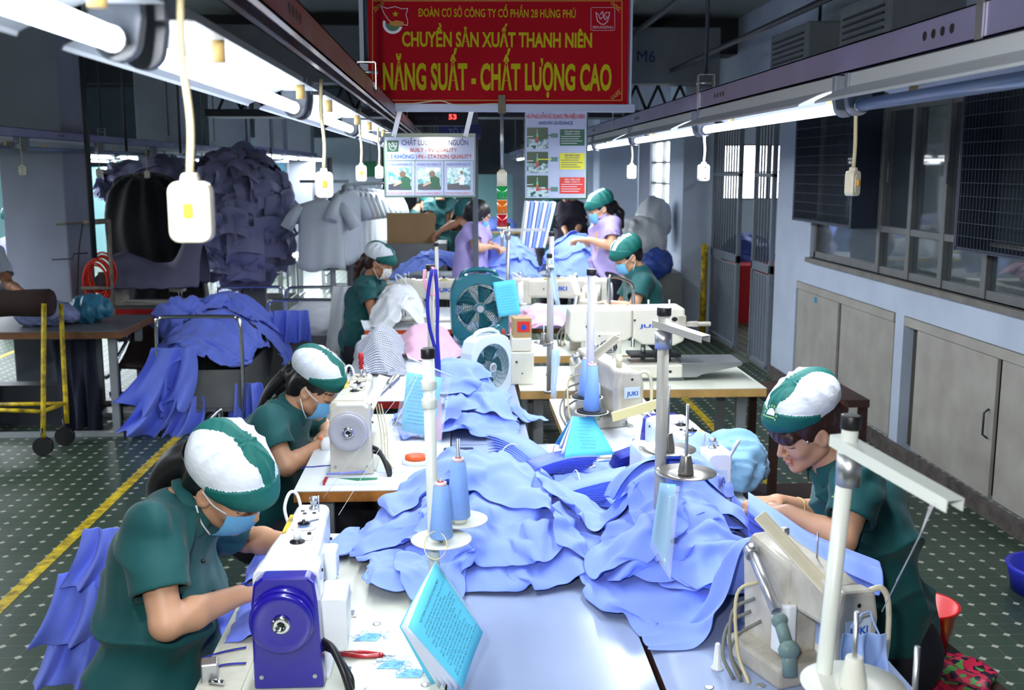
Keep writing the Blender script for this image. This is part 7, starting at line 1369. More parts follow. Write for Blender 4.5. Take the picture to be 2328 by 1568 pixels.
for px, py, Y in ((97, 998, 6.85), (146, 968, 7.12)): m = MB(); q = P(px, py, Y=Y); q[2] = 0.065; m.cyl(q - V(0, 0.02, 0), q + V(0, 0.02, 0), 0.063, n=20); m.cyl(q, q + V(0, 0, 0.12), 0.012, n=8); o = m.build('caster', M_black, yc); o.location = -L
br = MB(); a = P(-60, 690, Y=7.08); b = P(118, 688, Y=7.1)
for k in range(1): 
    prof = [(math.cos(t_) * 0.10, math.sin(t_) * 0.09) for t_ in np.linspace(0, 2 * PI, 25)[:-1]]; rings = []
    for t_ in (0, 0.25, 0.5, 0.75, 0.97, 1.0): q = a + (b - a) * t_; s_ = 1 if t_ < 0.98 else 0.9; rings.append([q + V(0, y * s_, z * s_ * (1 + 0.05 * math.sin(t_ * 9))) for y, z in prof])
    n = 24; vs = [p for r_ in rings for p in r_]; br.add(vs, [(i * n + j, i * n + (j + 1) % n, (i + 1) * n + (j + 1) % n, (i + 1) * n + j) for i in range(5) for j in range(n)] + [tuple(range(n)), tuple(range(5 * n, 6 * n))], 0, True)
o = br.build('padded_roll', mat('brown_felt', srgb(52, 34, 32), 0.9, bump=0.1), yc); o.location = -L
# red machine table with covered machine and orange hose
rt = table(-2.95, -2.05, 8.3, 8.9, 'red-edged machine table beside the square pillar', M_frame, M_red, z=0.78, th=0.045, name='machine_table')
m = MB(); gd = []
for i in range(15):
    s = i / 14; row = []
    top_ = 0.13 + 0.17 * math.exp(-((s - 0.12) / 0.25) ** 2) * 0.6 + 0.30 * math.exp(-((s - 0.88) / 0.14) ** 2)
    for j in range(9):
        a_ = PI * j / 8; row.append((-2.75 + s * 0.72, 8.6 - math.cos(a_) * 0.2, 0.98 + top_ * math.sin(a_) + 0.01 * math.sin(i * 2.1 + j) - 0.06 * abs(math.cos(a_))))
    gd.append(row)
o = m.sheet(gd).build('machine_cover', mat('grey_cover_cloth', srgb(104, 104, 128), 0.8, bump=0.1), solid=0.004, sub=1); tag(o, 'grey-mauve cloth cover draped over the machine on the red table', 'cover')
fm = lockstitch('sewing_machine', 'dusty grey machine under the mauve cover on the red table', M_mold, M_mold, M_mgrey, (-2.75, 8.62, 0.78), -PI / 2, L=0.55, logo=False, side_box=False)
hs = MB(); cc = P(228, 630, Y=8.25)
for k in range(9):
    a0 = RNG.uniform(-0.15, 0.15); rr1 = RNG.uniform(0.11, 0.145); ring = [cc + V(math.cos(t_) * rr1 * 0.72 + a0 * 0.2, 0.012 * k - 0.05, math.sin(t_) * rr1 * 1.15 + a0 * 0.3) for t_ in np.linspace(0, 2 * PI, 29)[:-1]]; hs.tube(ring, 0.0075, n=6, closed=True)
o = hs.build('orange_hose', mat('orange_hose', srgb(228, 48, 22), 0.4)); tag(o, 'coiled orange hose hung on the stand by the square pillar', 'hose')
ts = empty('machine_stand_arm', (P(245, 690, Y=8.2)[0], 8.2, 0), 0, 'rusty grey stand with horizontal arm in front of the square pillar', 'stand'); L = ts.location
m = MB(); m.tube([P(258, 700, Y=8.2) , P(252, 600, Y=8.2), P(248, 500, Y=8.2)], 0.014, n=8); m.cyl(P(258, 700, Y=8.2), (P(258, 700, Y=8.2) * V(1, 1, 0)), 0.014, n=8); m.cyl(P(250, 502, Y=8.2), P(190, 506, Y=8.2), 0.02, n=8); m.cyl(P(190, 506, Y=8.2), P(127, 510, Y=8.1), 0.009, n=8); m.cyl(P(185, 655, Y=8.2), P(258, 655, Y=8.2), 0.015, n=8); o = m.build('stand_frame', mat('rusty_grey', srgb(132, 122, 108), 0.6, var=0.35, vscale=30), ts); o.location = -L
m = MB(); m.tube([P(118, 590, Y=8.1), P(165, 588, Y=8.1), P(168, 577, Y=8.1), P(200, 575, Y=8.15)], 0.006, n=6); o = m.build('guide_hook', M_dark, ts); o.location = -L
m = MB(); m.tube(smooth_path([P(188, 508, Y=8.15), P(180, 560, Y=8.15), P(176, 640, Y=8.15), P(174, 690, Y=8.15)], 5), 0.006, n=6); o = m.build('black_cable', M_black, ts); o.location = -L
lump('blue_plastic_sheet', P(208, 700, Y=7.7), (0.18, 0.16, 0.12), mat('teal_plastic', srgb(60, 128, 160), 0.4), 'teal plastic bundle beside the work table', 'bag', 29, 0.03, fr=14)
MB_ = MB().b2(tuple(P(170, 690, Y=8.05) - V(0.1, 0, 0.0)), tuple(P(170, 690, Y=8.05) + V(0.1, 0.14, 0.02)))
# big dark garment heap on a stand, black cover
def ragged(name, c, r, m_, label, seed, amp, h=0.03, n=220, cat='garment heap'):
    """a heap of dark garments: core plus many crumpled flaps, one uncountable mass"""
    c = np.array(c, float); r = np.array(r, float); rng = np.random.default_rng(seed); F_ = Field(c - r * 1.3, c + r * 1.3, h); F_.ell(c, r * 0.9, k=0.02); v, f = F_.mesh(); nn = normals(v, f)
    rd = 1 - 2 * np.abs(snoise(v - c, 7, seed, 3)) ** 0.7; v = v + nn * (amp * rd)[:, None]; m = MB(); m.add(v, [tuple(q) for q in f], 0, True)
    for k in range(n):
        d = rng.normal(size=3); d /= np.linalg.norm(d)
        if d[1] > 0.5: continue
        p0 = c + d * r * rng.uniform(0.9, 1.05); u, w_, dd = frame(d + rng.normal(size=3) * 0.25); sz = rng.uniform(0.07, 0.16); ph = rng.uniform(0, 6, 3); gd = []
        for i in range(7):
            row = []
            for j in range(6):
                a = (i / 6 - 0.5) * 2; b = (j / 5 - 0.5) * 1.4; cv = 0.35 * math.sin(a * 2.2 + ph[0]) + 0.25 * math.sin(b * 3 + ph[1]) + 0.15 * math.sin(a * 5 + ph[2]); row.append(p0 + (u * a + w_ * b + dd * cv * 0.7) * sz + V(0, 0, -0.25 * sz * (a * a)))
            gd.append(row)
        m.sheet(gd)
    o = m.build(name, m_, fix=False); tag(o, label, cat); o['kind'] = 'stuff'; return o
ragged('garment_heap', P(545, 490, Y=9.6), (0.46, 0.5, 0.58), M_greyc, 'huge heap of dark grey-blue garments spilling down beside the black cover', 33, 0.06, n=300)
ragged('garment_heap', P(350, 425, Y=10.4), (0.52, 0.4, 0.24), M_greyc, 'dark garments heaped above the black cover', 34, 0.05, n=80)
F_ = Field((-3.1, 9.2, 0.3), (-1.9, 10.8, 2.1), 0.03); cb_ = P(335, 520, Y=9.9); F_.ell(cb_, (0.54, 0.45, 0.5), k=0.02); F_.cap(cb_ - V(0.1, 0, 0), cb_ + V(-0.05, 0, -0.9), 0.42, 0.38, k=0.1); F_.cap(cb_ + V(0.3, -0.05, -0.2), cb_ + V(0.42, -0.1, -0.85), 0.2, 0.16, k=0.1); v, f = F_.mesh(); nn = normals(v, f); v = v + nn * (0.02 * np.sin(np.arctan2(v[:, 1] - cb_[1], v[:, 0] - cb_[0]) * 14 + 2 * snoise(v, 3, 4, 2)))[:, None]; o = mesh_obj('black_cover', v, f, M_blackc); tag(o, 'large black cloth cover hanging over bulky stock behind the pillar', 'cover')
o = MB().b2((-2.9, 9.7, 0), (-2.1, 10.4, 0.5)).b2((-2.0, 9.7, 0.0), (-1.96, 9.74, 0.95)).b2((-1.95, 9.66, 0.0), (-1.75, 9.76, 0.95)).build('stock_bench', M_frame, bevel=0.01); tag(o, 'grey metal bench under the black cover and the garment heap', 'bench')
# rack with white shirts on hangers
def hung_shirt(px, py, Y, s, rz, label, group, m_):
    c = P(px, py, Y=Y); r = empty('hanging_shirt', c, rz, label, 'shirt', group); W_ = 0.21 * s; Hh = 0.66 * s; gds = []
    for side in (-1, 1):
        gd = []
        for i in range(15):
            a = (i / 14 - 0.5) * 2; row = []
            for j in range(12):
                t_ = j / 11; wd = W_ * (0.95 + 0.1 * t_) ; z = -t_ * Hh + (-0.05 * s * abs(a) ** 1.3 * (1 - t_)) + 0.02 * s * math.sin(a * 4) * t_; row.append((a * wd, side * (0.05 * math.sqrt(max(0, 1 - a * a)) + 0.008 * math.sin(a * 9 + side + t_ * 2) * t_), z))
            gd.append(row)
        gds.append(gd)
    m = MB(); [m.sheet(g_) for g_ in gds]; m.build('shirt_body', m_, r, solid=0.003)
    for q in (-1, 1):
        m = MB(); m.tube([(q * W_ * 0.85, 0, -0.06 * s), (q * W_ * 1.2, 0, -0.15 * s), (q * W_ * 1.5, 0, -0.27 * s)], [0.045 * s, 0.055 * s, 0.062 * s], n=12); m.build('sleeve', m_, r)
    m = MB(); m.lathe([(0.05 * s, -0.005), (0.055 * s, 0.02 * s), (0.045 * s, 0.035 * s)], (0, 0, 0)); m.build('collar', m_, r); m = MB(); m.tube(smooth_path([(0, 0, 0.02), (0, 0, 0.07 * s), (0.02, 0, 0.09 * s), (0.025, 0, 0.07 * s)], 4), 0.003, n=6); m.build('hanger_hook', M_steel, r); return r
M_ws = mat('white_hung_shirt', srgb(196, 204, 212), 0.75, bump=0.1)
hung_shirt(728, 452, 9.0, 0.9, 0.1, 'white short-sleeved shirt on a hanger, nearest on the rack facing the camera', 'white shirts on the rack', M_ws)
for k in range(9): hung_shirt(790 + 13 * k, 430 + 1.5 * k, 9.2 + 0.42 * k, 0.95, 1.15, 'white shirt hanging sideways on the rack, %s of the row' % ords[k], 'white shirts in the sideways row', M_ws)
rk = empty('clothes_rack', (P(752, 450, Y=9.1)[0], 9.1, 0), 0, 'pale steel garment rack pole with splayed feet holding the white shirts', 'rack'); L = rk.location; q = P(752, 440, Y=9.1)
m = MB(); m.cyl((q[0], 9.1, 0), (q[0], 9.1, q[2] + 0.3), 0.024, n=10); 
for s in (-1, 1): m.cyl((q[0], 9.1, 0.28), (q[0] + s * 0.2, 9.1, 0.02), 0.012, n=8)
o = m.build('rack_post', M_legs, rk); o.location = -L; m = MB(); m.cyl((q[0] - 0.25, 9.05, 1.75), (q[0] + 0.15, 9.1, 1.75), 0.012, n=8); m.cyl((q[0] + 0.12, 9.1, 1.72), (q[0] + 0.9, 12.9, 1.72), 0.012, n=8); m.cyl((q[0] + 0.9, 12.9, 0), (q[0] + 0.9, 12.9, 1.72), 0.02, n=8); o = m.build('top_rail', M_legs, rk); o.location = -L
# cardboard sheet, cart frame behind
a = P(880, 553, Y=9.95); b = P(989, 484, Y=9.95); o = MB().b2((a[0], 9.95, a[2] - 0.0), (b[0], 9.965, b[2])).build('cardboard_sheet', mat('cardboard', srgb(154, 122, 82), 0.8, var=0.08)); tag(o, 'plain brown cardboard sheet standing among the blue cloth', 'cardboard')
o = MB().b2((-1.0, 9.9, 0), (-0.1, 10.4, a[2])).build('cloth_counter', M_frame); tag(o, 'grey counter under the cardboard sheet', 'counter')
# far rows of tables with machines and cloth
tb = None
rowspec = [(-5.9, 8.5), (-5.9, 11), (-5.9, 14), (-4.6, 17), (-1.6, 13.5), (-1.6, 16.5), (-0.2, 13.0), (-0.2, 16), (1.1, 13.2), (-8.5, 10), (-8.5, 14), (-3.9, 20.5), (-1.6, 20), (0.6, 19)]
places = ['at the far left edge', 'farther along the left aisle', 'deep in the left hall', 'behind the garment heap', 'behind the white shirts', 'farther behind the white shirts', 'beyond the cardboard sheet', 'deep behind the quality sign', 'beyond the andon sign', 'at the outermost left', 'outermost left, farther', 'far down the left hall', 'far down the middle', 'farthest in the middle']
for k, (x, y) in enumerate(rowspec):
    t_ = table(x - 0.6, x + 0.6, y, y + 0.9, 'distant pale work table ' + places[k], M_lam_white, M_edge2, name='work_table', group='distant work tables')
    lump('cloth_heap', (x + 0.1, y + 0.45, 0.83), (0.42, 0.32, 0.16), (M_wcloth, M_shirt, M_greyc)[k % 3], ('white', 'blue', 'dark grey')[k % 3] + ' cloth heap on the distant table ' + places[k], 'cloth', 40 + k, 0.05, fr=10, h=0.03, group='cloth heaps on distant tables')
for k, (x, y, sh) in enumerate(((-5.2, 10.0, 0), (-4.9, 12.6, 1), (-0.8, 17.6, 0), (0.2, 15.2, 1), (-7.6, 12.0, 1), (2.0, 16.4, 0), (-1.9, 15.4, 0))):
    f = V(-1 if k % 2 else 1, -0.2, 0); hp = V(x, y, 0.62); n_ = hp + V(0.12 * f[0], 0, 0.55)
    person('seated person in %s shirt bent over a distant table, %s' % (('green', 'pale blue')[sh], ('second aisle', 'second aisle farther back', 'behind the cardboard', 'deep in the middle', 'third aisle', 'beyond the andon sign', 'behind the white shirts')[k]), dict(hip=hp, chest=hp + V(0.07 * f[0], 0, 0.35), neck=n_, shR=n_ + V(0, -0.17, -0.06), shL=n_ + V(0, 0.17, -0.06), elR=n_ + V(0.12 * f[0], -0.22, -0.3), wrR=n_ + V(0.36 * f[0], -0.1, -0.34), elL=n_ + V(0.12 * f[0], 0.22, -0.3), wrL=n_ + V(0.36 * f[0], 0.1, -0.34)), n_ + V(0.12 * f[0], 0, 0.14), (f[0], -0.1, -0.5), (0.4 * f[0], 0, 0.9), 0.98, shirt=M_green if sh == 0 else mat('pale_blue_uniform', srgb(120, 160, 230), 0.8), near=False, cap='b', mask=None, hair='short', seed=200 + k, legs=True, hands=False, collar=False)
# teal screens and pale partition far back
for k, (x, y, w_, z0, z1, m_, lb) in enumerate(((-9.0, 24, 5.0, 0.1, 1.9, M_teal, 'pale teal partition far back on the left'), (0.5, 22, 1.3, 0.2, 1.75, M_teal, 'pale teal partition far back in the middle'), (-3.6, 26, 3.6, 0.0, 2.6, M_white, 'pale partition wall far back behind the garment heap'), (1.6, 24, 1.2, 0.4, 2.2, M_white, 'white board far back right of the signal tower'))):
    o = MB().b2((x - w_ / 2, y, 0), (x + w_ / 2, y + 0.08, z1)).build('partition_panel', m_); tag(o, lb, 'partition')
# plastic sacks by the white column
for k, (px, py, Y, r_, m_, lb) in enumerate(((1455, 545, 11.5, (0.32, 0.3, 0.3), mat('clear_sack', srgb(200, 204, 210), 0.35), 'large translucent plastic sack by the lavender woman'), (1484, 500, 12.1, (0.24, 0.25, 0.3), MATS['clear_sack'], 'upper plastic sack left of the white column'), (1490, 600, 11.3, (0.2, 0.2, 0.2), mat('blue_sack', srgb(40, 70, 150), 0.5), 'dark blue sack low beside the white column'), (1700, 590, 13.4, (0.4, 0.3, 0.4), MATS['blue_sack'], 'dark blue sack seen through the steel gate'))):
    lump('plastic_sack', P(px, py, Y=Y), r_, m_, lb, 'sack', 60 + k, 0.05, fr=9, h=0.02)
o = MB().b2((1.95, 11.2, 0.0), (2.42, 12.6, 0.75)).build('sack_trolley', M_frame); tag(o, 'grey trolley under the plastic sacks', 'trolley')
o = MB().b2((3.15, 12.6, 0.0), (4.1, 13.6, 0.7)).build('red_crate', M_red); tag(o, 'dark red crate stack seen through the gate', 'crate')
# stacked stools / equipment by the right wall far
o = MB().b2((1.62, 5.1, 0.0), (2.2, 5.9, 0.03)).b2((1.64, 5.3, 0.62), (2.15, 5.8, 0.66)).b2((1.64, 5.32, 0), (1.68, 5.36, 0.62)).b2((2.11, 5.32, 0), (2.15, 5.36, 0.62)).b2((1.64, 5.74, 0), (1.68, 5.78, 0.62)).b2((2.11, 5.74, 0), (2.15, 5.78, 0.62)).build('dark_bench', M_brownwood); tag(o, 'dark brown bench between the long cream table and the wall', 'bench')
t = MB(); t.tube(smooth_path([P(1384, 700, Y=6.2), P(1384, 640, Y=6.2), P(1392, 628, Y=6.22), P(1425, 636, Y=6.4), P(1438, 650, Y=6.5), P(1440, 700, Y=6.5)], 5), 0.012, n=8); o = t.build('chair_back', M_chrome); tag(o, 'bent chrome tube chair back beside the seated person behind the large machine', 'chair')
for q in ((1384, 700, 6.2), (1440, 700, 6.5)): c_ = P(q[0], q[1], Y=q[2]); MB().cyl(c_, c_ * V(1, 1, 0), 0.012, n=8).build('chair_post', M_chrome, o)
# ---------------------------------------------------------------- fans on the centre table
def box_fan(label, c, rz, body, s, face=True, grille=None):
    r = empty('box_fan', c, rz, label, 'fan'); r.scale = (s, s, s); W_, Hh = 0.36, 0.40
    out = [(-0.13, 0), (0.13, 0), (0.175, 0.05), (0.185, 0.30), (0.15, 0.385), (0.09, 0.415), (-0.09, 0.415), (-0.15, 0.385), (-0.185, 0.30), (-0.175, 0.05)]
    ring_n = 36; ro = 0.152; cz = 0.205; vs = []; fs = []
    # frame with a round opening: lofted from outline to circle
    outl = []
    for i in range(ring_n):
        a = 2 * PI * i / ring_n; d = np.array([math.cos(a), math.sin(a)]); best = 9
        for k in range(len(out)):
            p = np.array(out[k]) - (0, cz); q = np.array(out[(k + 1) % len(out)]) - (0, cz); e = q - p; den = d[0] * e[1] - d[1] * e[0]
            if abs(den) < 1e-9: continue
            t_ = (p[0] * e[1] - p[1] * e[0]) / den; u = (p[0] * d[1] - p[1] * d[0]) / den
            if t_ > 0 and -1e-6 <= u <= 1 + 1e-6: best = min(best, t_)
        outl.append(d * best)
    R_ = [[(o[0], y, o[1] + cz) for o in outl] for y in (-0.055, 0.055)]; C_ = [[(ro * math.cos(2 * PI * i / ring_n), y, cz + ro * math.sin(2 * PI * i / ring_n)) for i in range(ring_n)] for y in (-0.06, 0.05)]
    m = MB(); seq = [C_[0], R_[0], R_[1], C_[1]]; vs = [p for q in seq for p in q]; n = ring_n; m.add(vs, [(k * n + i, ((k + 1) % 4) * n + i, ((k + 1) % 4) * n + (i + 1) % n, k * n + (i + 1) % n) for k in range(4) for i in range(n)], 0, False); m.build('housing', body, r, bevel=0.006)
    m = MB()
    for sy in (-1, 1):
        y = sy * 0.062
        for k in range(11): rr1 = 0.03 + k * 0.0118; m.tube([(rr1 * math.cos(a), y, cz + rr1 * math.sin(a)) for a in np.linspace(0, 2 * PI, 31)[:-1]], 0.0016, n=4, closed=True)
        for k in range(20): a = k * PI / 10; m.tube([(0.03 * math.cos(a), y, cz + 0.03 * math.sin(a)), (0.09 * math.cos(a + 0.25), y, cz + 0.09 * math.sin(a + 0.25)), (0.15 * math.cos(a + 0.6), y, cz + 0.15 * math.sin(a + 0.6))], 0.0016, n=4)
    m.build('grille', grille or body, r, fix=False)
    m = MB(); m.cyl((0, -0.066, cz), (0, -0.058, cz), 0.03, n=24); m.cyl((0, -0.07, cz), (0, -0.065, cz), 0.022, n=24, mi=1); m.build('grille_badge', [body, M_steel], r)
    for k in range(5):
        a = k * 2 * PI / 5; gd = []
        for t_ in np.linspace(0.03, 0.135, 6):
            row = []
            for q in np.linspace(-0.5, 0.5, 5): aa = a + q * 0.75; row.append((t_ * math.cos(aa), 0.035 * q, cz + t_ * math.sin(aa)))
            gd.append(row)
        MB().sheet(gd).build('blade', mat('fan_blade_teal', srgb(20, 84, 96), 0.4), r, solid=0.003)
    m = MB(); m.cyl((0, -0.02, cz), (0, 0.04, cz), 0.035, n=20); m.build('motor_hub', M_mgrey, r)
    m = MB(); m.tube(smooth_path([(-0.12, 0, 0.385), (-0.09, 0, 0.43), (0, 0, 0.445), (0.09, 0, 0.43), (0.12, 0, 0.385)], 4), 0.014, n=10); m.build('carry_handle', body, r)
    for s_ in (-1, 1): m = MB(); m.b2((s_ * 0.1 - 0.03, -0.08, -0.02), (s_ * 0.1 + 0.03, 0.08, 0.012)); m.build('foot', body, r, bevel=0.006)
    return r
M_tealp = mat('fan_teal_plastic', srgb(0, 96, 112), 0.3, coat=0.3); M_fanw = mat('fan_white_plastic', srgb(214, 226, 232), 0.3, coat=0.3)
box_fan('teal box fan with round grille on the centre table behind the cyan notice', (P(1090, 757, Y=6.7)[0], 6.7, ZT + 0.02), 0.08, M_tealp, 1.02)
fw = box_fan('white box fan with teal trim seen at an angle behind the blue shirts', (0.135, 5.02, ZT + 0.01), 0.75, M_fanw, 0.74, grille=mat('fan_grille_dark_teal', srgb(30, 90, 96), 0.4))
m = MB(); m.ball((0.10, 0, 0.45), (0.035, 0.02, 0.02)); m.build('teal_grip', M_tealp, fw); m = MB(); m.lathe([(0.012, 0), (0.012, 0.012), (0.003, 0.04)], (0.16, 0.0, 0.40)); m.build('red_switch', M_red, fw)
# ---------------------------------------------------------------- papers
M_cyan = mat('cyan_paper', srgb(96, 206, 240), 0.6); M_paper = mat('white_paper', srgb(214, 224, 240), 0.6); M_ink = mat('print_ink', srgb(24, 50, 76), 0.6); M_slv = mat('clear_sleeve', (0.8, 0.9, 1.0), 0.12, alpha=0.25, spec=0.8)
def sheet4(pts, n=8, bulge=0.0):
    a, b, c, d = [np.array(p, float) for p in pts]; nr = np.cross(b - a, d - a); nr /= np.linalg.norm(nr); return [[(a * (1 - s) + b * s) * (1 - t_) + (d * (1 - s) + c * s) * t_ + nr * bulge * math.sin(s * PI) for t_ in np.linspace(0, 1, n)] for s in np.linspace(0, 1, n)]
def textlines(mb, pts, n, mi, rng, y0=0.12, y1=0.9, x0=0.12, x1=0.9, lift=0.002, sz=0.02, title=None):
    a, b, c, d = [np.array(p, float) for p in pts]; ux_ = b - a; uy_ = a - d; U = ux_ / np.linalg.norm(ux_); Vv = uy_ - U * (uy_ @ U); Vv /= np.linalg.norm(Vv); nr = np.cross(U, Vv); side = 1 if nr @ (np.array([0, 0, H]) - a) > 0 else -1
    def at(s, t_): return (a * (1 - s) + b * s) * (1 - t_) + (d * (1 - s) + c * s) * t_ + nr * side * lift
    words = ['đối với người', 'công nhân phải', 'kiểm tra máy', 'trước khi làm', 'giữ vệ sinh', 'an toàn lao động', 'báo cáo ngay', 'không được', 'sử dụng đúng', 'quy trình']
    if title: text_on(mb, title, at(0.5, y0 - 0.02), U, Vv, np.linalg.norm(uy_) * sz * 1.3, mi, np.linalg.norm(ux_) * 0.66, 0.01, lift=0)
    for k in range(n):
        t_ = y0 + 0.06 + (y1 - y0 - 0.06) * k / n; xe = rng.uniform(0.7, 1.0) * (x1 - x0) + x0; tx = ' '.join(rng.choice(words, 3)); s0 = x0 + (0.06 if k % 3 == 0 else 0)
        text_on(mb, tx, at((s0 + xe) / 2, t_), U, Vv, np.linalg.norm(uy_) * sz, mi, np.linalg.norm(ux_) * (xe - s0), lift=0)
def notice(name, label, pts, cat='booklet', pages=0, lines=14, title=None, sleeve=False, seed=1, y0=0.14, spread=None, thick=0.001):
    c = np.mean(pts, 0); r = empty(name, c, 0, label, cat); 
    def put(mb, nm, m_, **k): o = mb.build(nm, m_, r, **k); o.location = -r.location; return o
    cv = put(MB().sheet(sheet4(pts, 8, 0.004)), 'cover_sheet', M_cyan, solid=thick); mb = MB(); textlines(mb, pts, lines, 0, np.random.default_rng(seed), y0=y0, title=title, lift=0.0065); 
    if mb.v: o = mb.build('printed_text', M_ink, cv)
    for k in range(pages):
        t_ = (k + 1) / pages; q = [np.array(p) + (np.array(s) - np.array(p)) * t_ for p, s in zip(pts, spread)]; put(MB().sheet(sheet4(q, 8, 0.006)), 'page' if k < pages - 1 else 'back_cover', M_paper if k < pages - 1 else M_cyan, solid=0.0006)
    return r
# front booklet hanging on the stand, corner up
A = P(990, 1278, Y=2.12); B_ = P(1098, 1437, Y=2.10); C_ = P(1052, 1566, Y=1.98); D_ = P(928, 1425, Y=2.0)
notice('hanging_booklet', 'cyan booklet with fanned white pages hanging by its corner from the foreground pole', [D_ * 1.0, A, B_, C_], pages=5, lines=15, title='QUY ĐỊNH CỦA NGƯỜI SỬ DỤNG MÁY', spread=[P(908, 1424, Y=2.12), A + V(0, 0.01, 0), B_ + V(-0.03, 0.14, 0), P(985, 1565, Y=2.14)], seed=4)
ring = [A + V(-0.0, 0.02, 0.03) + V(math.cos(t_) * 0.024, 0.03 * math.sin(t_), 0.02 * math.sin(t_)) for t_ in np.linspace(0, 2 * PI, 25)[:-1]]; o = MB().tube(ring, 0.0012, n=6, closed=True).build('string_loop', M_cord); tag(o, 'thin string loop tying the cyan booklet to the foreground pole', 'string')
# booklet behind the peaked shirt
notice('standing_booklet', 'cyan booklet with handwritten lines standing open behind the lilac pole', [P(1303, 946, Y=3.70), P(1350, 948, Y=3.72), P(1397, 1032, Y=3.66), P(1282, 1042, Y=3.60)], pages=3, lines=8, spread=[P(1301, 946, Y=3.71), P(1308, 946, Y=3.74), P(1275, 1014, Y=3.74), P(1262, 1008, Y=3.66)], seed=5)
notice('notice_sheet', 'cyan notice sheet taped to the right side of the teal fan', [P(1120, 642, Y=6.625), P(1172, 635, Y=6.625), P(1184, 713, Y=6.625), P(1134, 721, Y=6.625)], cat='notice', lines=9, seed=6)
sl = empty('document_sleeve', P(960, 920, Y=3.75), 0, 'clear plastic sleeve with cyan notice hanging on the cream pole', 'document'); 
def sput(mb, nm, m_, par=sl, **k): o = mb.build(nm, m_, sl, **k); o.location = -sl.location; return o
q = [P(925, 846, Y=3.74), P(1005, 858, Y=3.76), P(985, 995, Y=3.7), P(912, 978, Y=3.7)]; cv = sput(MB().sheet(sheet4(q, 6, 0.004)), 'cyan_sheet', M_cyan, solid=0.001); mb = MB(); textlines(mb, q, 12, 0, np.random.default_rng(9), y0=0.1, title='QUY ĐỊNH', lift=0.006); o = mb.build('printed_text', M_ink, cv)
q2 = [P(928, 812, Y=3.72), P(1026, 855, Y=3.75), P(1003, 1006, Y=3.69), P(895, 982, Y=3.69)]; sput(MB().sheet(sheet4(q2, 6, 0.008)), 'clear_pocket', M_slv)
m = MB(); a, b = q2[0], q2[1]; m.cyl(a, b, 0.003, n=6); sput(m, 'top_binding', M_paper)
# long sleeves with folded masks hanging from the grey stand and others
def slim_sleeve(label, pts, inner=M_bagblue):
    c = np.mean(pts, 0); r = empty('plastic_pouch', c, 0, label, 'pouch'); a, b, cc, d = pts; o = MB().sheet(sheet4(pts, 8, 0.012)).build('clear_pocket', M_slv, r, solid=0.001); o.location = -r.location
    q = [a * 0.92 + b * 0.08, a * 0.12 + b * 0.88, cc * 0.85 + d * 0.1 + a * 0.05, d * 0.9 + b * 0.1]; bk = V(0, 0.012, 0); o = MB().sheet(sheet4([p + bk for p in q], 6, 0.008)).build('folded_mask', inner, r, solid=0.004); o.location = -r.location; return r
slim_sleeve('clear pouch with folded light blue mask hanging over the right shirt pile', [P(1500, 1100, Y=2.42), P(1545, 1105, Y=2.42), P(1524, 1318, Y=2.36), P(1478, 1240, Y=2.38)], mat('mask_cyan', srgb(120, 200, 240), 0.6))
slim_sleeve('narrow clear pouch hanging from the metal stand left of the cream column', [P(1255, 795, Y=5.05), P(1276, 797, Y=5.05), P(1264, 912, Y=5.0), P(1252, 905, Y=5.0)])
slim_sleeve('narrow clear pouch hanging high on the metal stand right of the teal fan', [P(1246, 592, Y=5.1), P(1258, 590, Y=5.1), P(1275, 700, Y=5.05), P(1262, 690, Y=5.05)])
# cloth face mask hung on the front right machine
hanging('fabric_mask', P(1968, 1440, Y=1.88), 0.085, 0.085, mat('pale_blue_mask_fabric', srgb(150, 178, 228), 0.8), 'pale blue cloth mask hanging at the front right machine face', 301, 'mask', folds=2, amp=0.01, flare=1.1)
m = MB(); m.tube([P(1935, 1425, Y=1.88), P(1960, 1395, Y=1.92), P(1978, 1390, Y=1.92)], 0.002, n=6); m.tube([P(2000, 1445, Y=1.88), P(1985, 1410, Y=1.92), P(1978, 1390, Y=1.92)], 0.002, n=6); o = m.build('mask_strings', MATS['pale_blue_mask_fabric']); tag(o, 'thin strings of the hanging pale blue cloth mask', 'string')
# ---------------------------------------------------------------- things on the tables
def z75(px, py, dz=0.0): return P(px, py, z=ZT) + V(0, 0, dz)
M_rplas = mat('red_plastic', srgb(170, 14, 28), 0.3, coat=0.4)
sn = empty('thread_snips', z75(830, 1494), 0.0, 'red thread snips with white tip lying on the front left table', 'snips'); a = z75(770, 1490) - sn.location; b = z75(870, 1494) - sn.location; a = np.array(a); b = np.array(b)
for s_, nm in ((-1, 'lower_grip'), (1, 'upper_grip')): MB().tube(smooth_path([a + V(0, 0, 0.006), (a + b) / 2 + V(0, s_ * 0.010, 0.006), b + V(0, s_ * 0.002, 0.006)], 5), 0.0052, n=8).build(nm, M_rplas, sn)
MB().tube([b + V(-0.01, 0, 0.006), b + V(0.03, -0.006, 0.005)], [0.004, 0.001], n=6).build('blade_tip', M_chrome, sn); MB().b2(tuple(b + V(-0.012, -0.022, 0.001)), tuple(b + V(0.022, -0.012, 0.004))).build('white_cap', M_paper, sn)
